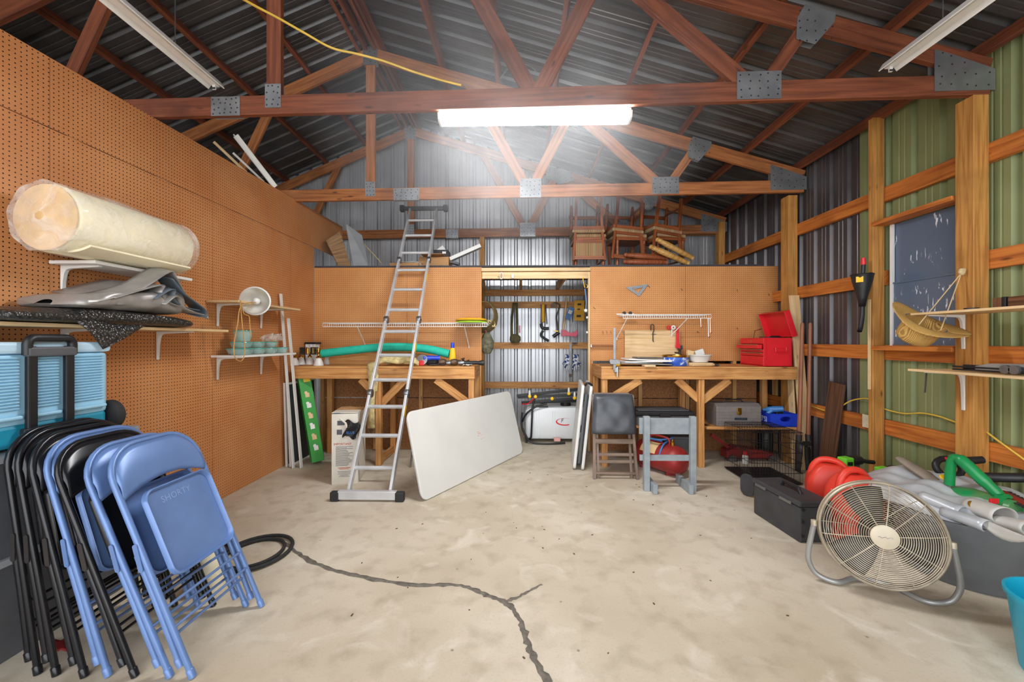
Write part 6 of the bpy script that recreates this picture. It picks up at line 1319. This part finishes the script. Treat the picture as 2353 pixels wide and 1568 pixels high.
nt.links.new(mixc(nt, srgb('5c6b80'), srgb('dfe6ee'), sc_), b.inputs['Base Color']); b.inputs['Roughness'].default_value = .28; M['window_paint'] = m
w = thing('window_1', 'window with panes painted over blue-grey between two posts on the right wall', None, (WX, 3.27, wz0), None, 'structure')
mid = 1.925
MB().box((WX, (wy0 + wy1) / 2, (wz0 + mid) / 2), (.008, wy1 - wy0, mid - wz0)).build('pane', M['window_paint'], w); MB().box((WX + .015, (wy0 + wy1) / 2, (wz1 + mid) / 2), (.008, wy1 - wy0, wz1 - mid)).build('pane', M['window_paint'], w)
for y in (wy0 + .02, wy1 - .012): MB().box((WX - .006, y, (wz0 + wz1) / 2), (.02, .024, wz1 - wz0)).build('window_frame', M['white'], w)
for z in (wz0 + .006, mid): MB().box((WX - .004, (wy0 + wy1) / 2, z), (.016, wy1 - wy0, .014)).build('sash_rail', M['window_paint'], w)
MB().box((3.17, (wy0 + wy1 + .05) / 2, wz0 - .021), (.13, wy1 - wy0 + .06, .036)).build('sill', M['orange_wood'], w, bevel=.003)
MB().box((3.17, (wy0 + wy1 + .05) / 2, wz1 + .021), (.13, wy1 - wy0 + .06, .036)).build('head_board', M['orange_wood'], w, bevel=.003)
# shelves on the right post -------------------------------------------------------
o1 = shelf('upper wooden shelf on the right post, under the strings of the straw hat', 3.115, -1, 1.9, 2.96, 1.625, .30, (2.89,), 'pale_wood', .24, .016)
o2 = shelf('lower pale wooden shelf on the right post, holding the grey compound bow', 3.115, -1, 1.9, 2.97, 1.225, .31, (2.89,), 'pale_wood', .27, .016)
q = V((3.005, 2.50, 1.626)); M['gun_wood'] = wood('brown_stock_wood', '7a5238', '4d2f1d', 40, .35, False)
o = thing('wooden_stock', 'brown wooden gun-like stock with a black band on the upper right shelf', 'stock', q)
MB().box(q + V((0, .08, .035)), (.05, .05, .07)).build('butt_end', M['gun_wood'], o, bevel=.004); MB().box(q + V((0, .045, .035)), (.053, .022, .074)).build('band', M['black'], o, bevel=.003)
MB().prism([(0, .0), (.25, .012), (.7, .014), (.7, .04), (.28, .045), (.12, .07), (0, .07)], .045, Matrix(((0, 0, 1, q.x - .022), (-1, 0, 0, q.y + .03), (0, 1, 0, q.z), (0, 0, 0, 1)))).build('body', M['gun_wood'], o, bevel=.008)
q = V((2.99, 2.73, 1.626)); tag(MB().lathe([(.012, 0), (.036, 0), (.038, .008), (.036, .018), (.012, .018), (.012, 0)], 20, tr(q), cap=False).build('tape_roll', M['black'], smooth=50), 'small flat roll of black tape on the upper right shelf', 'tape')
M['bow_grey'] = paint('grey_bow_limb', '8d8a86', .4, .2, .12, 12)
q = V((2.92, 2.45, 1.226)); o = thing('compound_bow', 'grey compound bow with small cams lying on the lower right shelf', 'bow', q)
def bm(x, z): return (x, z)
MB().prism([(0, .012), (.16, .004), (.42, .0), (.6, .01), (.6, .03), (.4, .05), (.22, .065), (.08, .06), (0, .04)], .04, Matrix(((0, 0, 1, q.x - .02), (-1, 0, 0, q.y + .18), (0, 1, 0, q.z), (0, 0, 0, 1)))).build('limb', M['bow_grey'], o, bevel=.004)
for y in (-.0, -.045): MB().lathe([(.01, -.012), (.026, -.012), (.026, .012), (.01, .012)], 18, tr(q + V((-.035, y, .03))) @ rot('Y', 90)).build('cam_wheel', M['steel'], o, smooth=40)
for dz in (.012, .03): MB().tube([q + V((-.03, .30, dz)), q + V((-.02, .15, dz)), q + V((-.02, -.4, dz))], .006, 6).build('cable', M['black'], o)
MB().box(q + V((0, .21, .028)), (.03, .09, .035)).build('limb_tip', M['black'], o, bevel=.004); MB().box(q + V((-.022, -.09, .03)), (.02, .14, .035)).build('grip', M['black'], o, bevel=.006)
MB().tube([V((2.865, 2.90, 1.20)), V((2.86, 2.905, 1.06))], .005, 6).build('stay_rod', M['dark_steel'], o2)
# straw hat -----------------------------------------------------------------------
m, nt, b = new('woven_straw'); tc = N(nt, 'ShaderNodeTexCoord'); wv = N(nt, 'ShaderNodeTexWave', Scale=55.0, Distortion=2.0, Detail=3.0); no = N(nt, 'ShaderNodeTexNoise', Scale=60.0); nt.links.new(tc.outputs['Object'], wv.inputs['Vector']); nt.links.new(tc.outputs['Object'], no.inputs['Vector'])
nt.links.new(mixc(nt, ramp(nt, [(.2, srgb('a87f3f')), (.7, srgb('e0b768'))], wv.outputs[0]), srgb('8a6530'), math_(nt, 'MULTIPLY', no.outputs[0], .5)), b.inputs['Base Color']); b.inputs['Roughness'].default_value = .7; bump(nt, b, wv.outputs[0], .5, .004); M['straw'] = m; M['hatband'] = paint('grey_green_hatband', '6f7a64', .8)
hc = at(2128, 742, 2.90); nh = V((.209, -.68, .70)).normalized(); A = frame(hc, V((.59, -.60, -.545)), nh)
o = thing('straw_hat', 'straw hat hanging upside down by cords from the right post', 'hat', hc)
def brim(u, v): a = 2 * math.pi * v; r = .11 + .09 * u; e = 1 + .12 * abs(math.cos(a)) ** 3; return A @ V((r * e * math.cos(a), r * .92 * math.sin(a), .03 * u * u * math.cos(2 * a) + .012 * u))
MB().grid(brim, 8, 48).build('brim', M['straw'], o, smooth=60, solid=.004)
MB().lathe([(.112, .0), (.111, -.03), (.108, -.10), (.098, -.14), (.065, -.16), (0, -.154)], 36, A, cap=False).build('crown', M['straw'], o, smooth=60, solid=.003)
MB().lathe([(.1125, -.004), (.1125, -.03)], 36, A, cap=False).build('hatband', M['hatband'], o, smooth=60, solid=.002)
g = MB()
for k in range(20): a = 2 * math.pi * k / 20; g.lathe([(.005, 0), (0, .002)], 6, A @ tr(.111 * math.cos(a), .111 * math.sin(a), -.042) @ rot('Z', math.degrees(a)) @ rot('Y', 90))
g.build('vent_holes', M['black'], o, kind='stuff')
M['twine'] = paint('pale_twine', 'cdb68a', .8)
kn = V((3.09, 2.885, 1.90)); 
for e in (A @ V((-.02, -.1, .0)), A @ V((.09, -.03, .0))): MB().tube([kn, kn.lerp(e, .5), e], .0035, 6).build('cord', M['twine'], o)
for k in range(5): MB().lathe([(0, -.016), (.013, -.01), (.016, 0), (.013, .01), (0, .016)], 10, tr(kn + V((.004 * k - .01, -.006, .012 * math.sin(2 * k) + .008))) @ rot('X', 40 * k)).build('knot', M['twine'], o, smooth=60)
# funnel, yardstick, outlet, cable -------------------------------------------------
fq = onx(1985, 636, 3.10); fq.y = 3.64; fq = V((3.03, 3.63, 2.01)); o = thing('funnel', 'black long-neck funnel hanging on the stud left of the painted window', 'funnel', fq)
MB().lathe([(.082, 0), (.084, .004), (.08, .0), (.07, -.06), (.035, -.2), (.022, -.28)], 28, tr(fq), cap=False).build('cone', M['black'], o, smooth=50, solid=.003)
MB().tube(smoothpts([fq + V((0, 0, -.27)), fq + V((-.005, -.005, -.36)), fq + V((-.03, -.02, -.46)), fq + V((-.05, -.03, -.5))], 5), .018, 10, cap=False).build('spout', M['black'], o, smooth=60)
MB().tube([fq + V((.0, 0, -.05)), fq + V((.01, 0, .09))], .017, 10).build('hose', M['black'], o); MB().lathe([(.018, .09), (.02, .1), (.016, .15), (0, .155)], 12, tr(fq + V((.01, 0, 0)))).build('red_tip', M['red'], o, smooth=50)
MB().box((0, 0, 0), (.05, .003, .05), tr(fq + V((-.06, -.045, -.045))) @ rot('Z', -50)).build('yellow_label', M['yellow'], o)
MB().box(fq + V((.075, 0, .006)), (.02, .02, .03)).build('hanger_clip', M['black'], o)
M['yard'] = paint('yardstick_wood', 'e2c493', .5, 0, .05); yo = tag(MB().box((3.107, 3.648, 1.395), (.006, .028, .80)).build('yardstick', M['yard']), 'pale wooden yardstick fixed upright on the stud below the funnel', 'yardstick')
oq = onx(1990, 968, 3.197); o = thing('wall_outlet', 'cream wall outlet plate on the low girt left of the wall stud', 'outlet', oq); M['cream'] = paint('cream_plastic', 'd8cdb0', .45)
MB().box(oq, (.008, .075, .12)).build('plate', M['cream'], o, bevel=.002)
for dz in (.025, -.025): MB().lathe([(0, 0), (.016, 0), (.016, .003), (0, .004)], 14, tr(oq + V((-.004, 0, dz))) @ rot('Y', -90)).build('socket', M['cream'], o)
M['cable'] = paint('yellow_cable_sheath', 'e0bb4a', .5)
pts = [onx(x, y, X_ - .065) for x, y, X_ in ((1858, 930, 3.27), (1885, 941, 3.26), (1905, 945, 3.265), (1925, 940, 3.27), (1950, 924, 3.28), (1975, 917, 3.29), (1998, 918, 3.285), (2020, 934, 3.29), (2045, 944, 3.30), (2080, 951, 3.305), (2120, 950, 3.305), (2160, 958, 3.30), (2198, 971, 3.295), (2245, 980, 3.285), (2300, 1018, 3.25), (2420, 1105, 3.22))]
o = tag(MB().tube(smoothpts(pts, 6), .0065, 7).build('yellow_cable', M['cable'], smooth=60), 'yellow electrical cable running along the right wall through the studs', 'cable')
# ------------------------------------------------------------------ overhead
def deadlamp(px_, py_, z, y1, label, dxp):
    k = ray(px_, py_); t = (z - CAMZ) / k.z; e = CAM + k * t; o = thing('light_fixture', label, 'light fixture', e)
    y0 = e.y - 2.4; xm = e.x
    pr = [(-.062, -.015), (-.056, -.018), (-.03, .02), (.03, .02), (.056, -.018), (.062, -.015), (.034, .03), (-.034, .03)]
    MB().prism(pr, e.y - y0, Matrix(((1, 0, 0, xm), (0, 0, 1, y0), (0, 1, 0, z), (0, 0, 0, 1)))).build('reflector', M['white'], o)
    MB().box((xm, (y0 + e.y) / 2, z + .012), (.045, e.y - y0, .03)).build('channel', M['white'], o)
    for y in (e.y - .02, y0 + .03): MB().box((xm, y, z - .012), (.02, .012, .045)).build('lamp_holder', M['white_plastic'], o); MB().box((xm, y - .012, z - .03), (.03, .006, .008)).build('contact', M['black'], o)
    for y in (e.y - .35, y0 + .4): MB().tube([(xm, y, z + .02), (xm, y, roof_z(xm) - .05)], .003, 5).build('hanging_wire', M['steel'], o)
deadlamp(497, 199, 3.28, 0, 'unlit white strip light fixture hanging at the upper left', 0)
deadlamp(2040, 158, 3.24, 0, 'unlit white strip light fixture hanging at the upper right', 0)
cpts = [at(x, y, Y) for x, y, Y in ((470, -60, 2.2), (562, 0, 2.45), (640, 42, 2.6), (700, 76, 2.7), (762, 110, 2.78), (820, 124, 2.82), (880, 140, 2.85), (950, 165, 2.88), (1012, 184, 2.89), (1060, 196, 2.893))]
tag(MB().tube(smoothpts(cpts, 6), .008, 7).build('extension_cord', M['cable'], smooth=60), 'yellow power cord sagging across the roof towards the lit lamp', 'cord')
g = MB(); pl_ = [at(x, y, 3.6) for x, y in ((1150, 180), (1165, 160), (1190, 147), (1215, 150), (1232, 165))]; tag(g.tube(smoothpts(pl_, 5), .005, 6).build('cable_loop', M['steel'], smooth=60), 'thin grey cable looping up in the haze above the lit lamp', 'cable')
for i, (a, c, w_, lab_) in enumerate((((541, 312), (632, 430), .05, 'widest white strip lying on top of the left pegboard wall'), ((536, 352), (606, 418), .02, 'narrow white strip below the widest one on the left pegboard top'), ((491, 326), (604, 432), .025, 'brownish thin strip leftmost on the left pegboard top'))):
    p0, p1 = at(a[0], a[1], 3.98), at(c[0], c[1], 4.38)
    MBx = MB().beam(p0, p1, w_, .014, (-.5, -.5, .6)); 
    if i == 0:
        for s in (-1, 1): MBx.beam(p0 + V((s * .02, 0, .014)), p1 + V((s * .02, 0, .014)), .006, .016, (-.5, -.5, .6))
    tag(MBx.build('trim_strip', M['white'] if i < 2 else M['pale_wood']), lab_, 'strip')
MB().box((RIDGE_X, (YF + YB) / 2, RIDGE_Z - .005), (.10, YB - YF, .02)).build('ridge_cap', M['roof_metal'], ceiling)
for dx in (-.055, .055): MB().box((RIDGE_X + dx, (YF + YB) / 2 - .01, RIDGE_Z - .09), (.036, YB - YF - .04, .10)).build('ridge_purlin', M['red_wood'], ceiling)
# ------------------------------------------------------------------ loft
LZ = TOP + .0225
M['chev'] = wood('chevron_plank', 'a8845c', '79583a', 30, .6, False)
def leaner(quad, Ys, m_, name, label, cat, th=.012, planks=0):
    pts = [at(x, y, Y) for (x, y), Y in zip(quad, Ys)]; n_ = (pts[1] - pts[0]).cross(pts[3] - pts[0]).normalized(); g = MB()
    g.add(pts + [p + n_ * th for p in pts], [(0, 1, 2, 3), (7, 6, 5, 4), (0, 4, 5, 1), (1, 5, 6, 2), (2, 6, 7, 3), (3, 7, 4, 0)]); return g
Yq = lambda *a: a
g = leaner(((749, 553), (781, 532), (806, 611), (777, 611)), (5.28, 5.42, 5.50, 5.36), 'chev', '', '', ''); o = thing('plank_panel', 'chevron patterned wood panel leaning at the left end of the loft', 'panel', at(790, 611, 5.43)); g.build('panel', M['chev'], o)
pq = [at(x, y, Y) for x, y, Y in ((749, 553, 5.275), (781, 532, 5.415), (806, 611, 5.495), (777, 611, 5.355))]
for k in range(7):
    a, c = pq[0].lerp(pq[3], (k + .5) / 7), pq[1].lerp(pq[2], (k + .85) / 7) if k < 6 else pq[1].lerp(pq[2], .97); MB().beam(a, c, .006, .05, pq[3] - pq[0]).build('slat', M['chev'], o)
g = leaner(((795, 514), (832, 541), (846, 611), (812, 611)), (5.40, 5.62, 5.66, 5.5), '', '', '', ''); tag(g.build('drywall_sheet', M['lid_grey']), 'pale grey panel leaning beside the chevron panel on the loft', 'panel')
tag(MB().tube([at(835, 560, 5.75), at(870, 597, 5.6), at(876, 606, 5.55)], .007, 6).build('yellow_rod', M['strap']), 'thin yellow rod lying against the pale panel on the loft', 'rod')
def bx(x0, x1, y0, y1, Y, d, m_, name, label, cat, lid=None):
    p0, p1 = at(x0, y1, Y), at(x1, y0, Y); z0 = max(p0.z, LZ + .001); o = thing(name, label, cat, ((p0.x + p1.x) / 2, Y + d / 2, z0))
    MB().box(((p0.x + p1.x) / 2, Y + d / 2, (z0 + p1.z) / 2), (p1.x - p0.x, d, p1.z - z0)).build('body', M[m_], o, bevel=.003); return o, p0, p1, z0
o, a, c, z = bx(962, 1031, 590, 612, 5.45, .3, 'card', 'cardboard_box', 'brown cardboard box on the loft right of the ladder', 'box'); MB().box(((a.x + c.x) / 2, 5.44, c.z + .012), (.3, .24, .006), ).build('flap', M['card'], o)
o, a, c, z2 = bx(996, 1029, 574, 589.5, 5.47, .22, 'black', 'shoe_box', 'black box with a white label on the cardboard box on the loft', 'box'); MB().box((c.x - .05, 5.468, c.z - .04), (.05, .003, .03)).build('label', M['white'], o); MB().prism([(a.x + .01, c.z + .003), (c.x - .03, c.z + .003), (a.x + .11, c.z + .075)], .02, tr(0, 5.56, 0) @ FACE_CAM).build('open_lid', M['white'], o)
o, a, c, z = bx(895, 962, 604, 612, 5.4, .3, 'card', 'low_carton', 'low brown carton lying on the loft left of the cardboard box', 'carton'); MB().box(((a.x + c.x) / 2 + .04, 5.5, c.z + .012), (.2, .18, .004)).build('flap', M['white_card'], o)
tag(MB().beam(at(1034, 597, 5.6), at(1104, 566, 5.65), .12, .05, (0, 0, 1)).build('white_shelf_board', M['white'], bevel=.002), 'white channel board propped up at an angle on the loft', 'board')
tag(MB().beam(at(1036, 603, 5.5) , at(1056, 608, 5.5), .10, .03).build('dark_block', M['grey_plastic'], bevel=.002), 'dark grey block under the propped white board on the loft', 'block')
q = at(950, 606, 5.48); tag(lump(q.x - .06, q.x + .12, 5.42, 5.56, LZ + .001, lambda u: .10, 21, 12, 14, .012).build('crumpled_bag', M['film'], smooth=50), 'crumpled plastic bag on the loft behind the ladder', 'bag')
m, nt, b = new('striped_upholstery'); tc = N(nt, 'ShaderNodeTexCoord'); sp = N(nt, 'ShaderNodeSeparateXYZ'); nt.links.new(tc.outputs['Object'], sp.inputs[0]); no = N(nt, 'ShaderNodeTexNoise'); no.noise_dimensions = '1D'; no.inputs['Scale'].default_value = 38.0; no.inputs['Detail'].default_value = 3.0; nt.links.new(sp.outputs[0], no.inputs['W'])
nt.links.new(ramp(nt, [(.3, srgb('5a4632')), (.45, srgb('a08a66')), (.55, srgb('8a5a38')), (.7, srgb('b5a27c'))], no.outputs[0]), b.inputs['Base Color']); b.inputs['Roughness'].default_value = .9; M['stripe'] = m
LEG = [(.014, 0), (.02, .03), (.024, .12), (.017, .2), (.026, .24), (.02, .27), (.027, .3), (.02, .34), (.024, .36), (.024, .42)]
def dining(label, back=True):
    o = thing('dining_chair', label, 'chair', (0, 0, 0), 'dining chairs piled on the loft'); w, d = .45, .42
    for s in (-1, 1):
        MB().lathe(LEG, 12, tr(s * .19, -.17, 0)).build('leg', M['chair_wood'], o, smooth=50)
        MB().beam((s * .165, .19, 0), (s * .18, .185, .44), .032, .036, (0, 1, 0)).build('leg', M['chair_wood'], o)
        MB().beam((s * .18, .185, .44), (s * .215, .24, .88), .032, .03, (0, 1, 0)).build('back_post', M['chair_wood'], o, bevel=.003)
    MB().box((0, 0, .425), (w - .02, d - .02, .045)).build('seat_rail', M['chair_wood'], o)
    MB().box((0, 0, .468), (w, d, .05)).build('seat_cushion', M['stripe'], o, bevel=.02, segs=3)
    zz = (.84, .62) if back else (.84, .50)
    for z in zz: MB().beam((-.2, .185 + .055 * (z - .44) / .44, z), (.2, .185 + .055 * (z - .44) / .44, z), .022, .05).build('back_rail', M['chair_wood'], o, bevel=.003)
    if back: MB().box((0, .215, .735), (.37, .03, .20)).build('back_panel', M['stripe'], o, bevel=.01)
    for z in (.13,): MB().beam((0.17, -.17, z), (.16, .19, z), .02, .02).build('stretcher', M['chair_wood'], o)
    return o
dlab = [('dining chair standing on the loft at the left of the pile, under an upturned one', 'upturned dining chair at the left of the loft pile, striped back panel facing out'),
        ('dining chair standing in the middle of the loft pile, under an upturned one', 'upturned dining chair in the middle of the loft pile, open back facing out'),
        ('dining chair standing at the right of the loft pile, under an upturned one', 'upturned dining chair at the right of the loft pile, above the yellow legs')]
pa = dining(dlab[0][1]); pb_ = dining(dlab[1][1], False)
for i, (px_, rz, tilt) in enumerate(((1350, 0, 0), (1440, 8, 4), (1528, 14, 6))):
    x = at(px_, 600, 5.62).x
    lo = copy_tree(pb_); lo['label'] = dlab[i][0]; lo.location = (x + .02, 5.75, LZ + .001); lo.rotation_euler = (0, 0, math.radians(rz))
    hi = (pa, pb_, None)[i] or copy_tree(pb_); hi['label'] = dlab[i][1]; hi.location = (x, 5.72, LZ + .992); hi.rotation_euler = (math.radians(180), math.radians(tilt), math.radians(rz))
M['yellow_leg'] = wood('yellowish_turned_wood', 'c59a58', '97692f', 26, .4, False); M['red_leg'] = wood('reddish_turned_wood', '9a5634', '6c3219', 26, .4, False)
def tleg(p0, p1, m_, label):
    d_ = V(p1) - V(p0); L_ = d_.length; A = frame(p0, d_, (0, 0, 1)) @ rot('Y', 90); s = L_
    tag(MB().lathe([(.02, 0), (.034, .04 * s), (.026, .07 * s), (.036, .12 * s), (.03, .17 * s), (.038, .25 * s), (.04, .3 * s), (.034, .94 * s), (.028, .96 * s), (.034, s)], 14, A).build('table_leg', M[m_], smooth=50), label, 'table leg', 'table legs on the loft')
tleg(at(1434, 586, 5.42) , at(1533, 594, 5.42), 'red_leg', 'reddish turned table leg lying on the loft, upper of two')
tleg(at(1432, 602, 5.35), at(1532, 604, 5.35), 'red_leg', 'reddish turned table leg lying on the loft, lower of two')
tleg(at(1507, 549, 5.36), at(1592, 594, 5.36), 'yellow_leg', 'yellowish turned table leg slanting on the loft, upper of two')
tleg(at(1492, 566, 5.30), at(1582, 606, 5.30), 'yellow_leg', 'yellowish turned table leg slanting on the loft, lower of two')
# ------------------------------------------------------------------ floor crumbs
g = MB()
for k in range(46):
    p = V((random.uniform(-1.2, 1.8), random.uniform(1.4, 4.4), 0)); s_ = random.uniform(.003, .008); a = random.uniform(0, 6.3)
    g.box((0, 0, .002), (s_ * 2.2, s_, .003), tr(p) @ rot('Z', math.degrees(a)))
tag(g.build('leaf_litter', M['rust'], kind='stuff'), 'scattered dry leaf bits and crumbs on the concrete floor', 'litter', None, 'stuff')
# ------------------------------------------------------------------ lens haze round the lamp, added as a volume
hz = bpy.data.materials.new('lamp_haze'); hz.use_nodes = True; nt = hz.node_tree; nt.nodes.clear()
out = N(nt, 'ShaderNodeOutputMaterial'); pv = N(nt, 'ShaderNodeVolumePrincipled'); nt.links.new(pv.outputs[0], out.inputs['Volume'])
ge = N(nt, 'ShaderNodeNewGeometry'); no = N(nt, 'ShaderNodeTexNoise', Scale=1.7, Detail=4.0, Distortion=.5); nt.links.new(ge.outputs['Position'], no.inputs['Vector'])
vm = N(nt, 'ShaderNodeVectorMath', operation='SUBTRACT'); nt.links.new(ge.outputs['Position'], vm.inputs[0]); vm.inputs[1].default_value = (-.05, 3.2, 3.25)
v2 = N(nt, 'ShaderNodeVectorMath', operation='DIVIDE'); nt.links.new(vm.outputs[0], v2.inputs[0]); v2.inputs[1].default_value = (1.7, 1.3, 1.05)
ln = N(nt, 'ShaderNodeVectorMath', operation='LENGTH'); nt.links.new(v2.outputs[0], ln.inputs[0])
fall = math_(nt, 'SUBTRACT', 1.0, ln.outputs['Value']); fall = math_(nt, 'MAXIMUM', fall, 0.0)
l2 = N(nt, 'ShaderNodeVectorMath', operation='SUBTRACT'); nt.links.new(ge.outputs['Position'], l2.inputs[0]); l2.inputs[1].default_value = (.1, 3.0, 3.08)
l3 = N(nt, 'ShaderNodeVectorMath', operation='DIVIDE'); nt.links.new(l2.outputs[0], l3.inputs[0]); l3.inputs[1].default_value = (1.6, 1.0, 1.0)
l4 = N(nt, 'ShaderNodeVectorMath', operation='LENGTH'); nt.links.new(l3.outputs[0], l4.inputs[0])
fall = math_(nt, 'MULTIPLY', fall, math_(nt, 'POWER', l4.outputs['Value'], 1.3))
den = math_(nt, 'MULTIPLY', math_(nt, 'MULTIPLY', fall, ramp(nt, [(.36, (.1, .1, .1, 1)), (.66, (1, 1, 1, 1))], no.outputs[0])), HAZE)
nt.links.new(den, pv.inputs['Density']); pv.inputs['Color'].default_value = (.93, .94, .96, 1)
g = MB(); g.box((-.05, 3.2, 3.25), (3.4, 2.6, 2.1)); tag(g.build('haze', hz), 'pale lens haze around the lit lamp, built as a volume', 'haze', None, 'stuff')
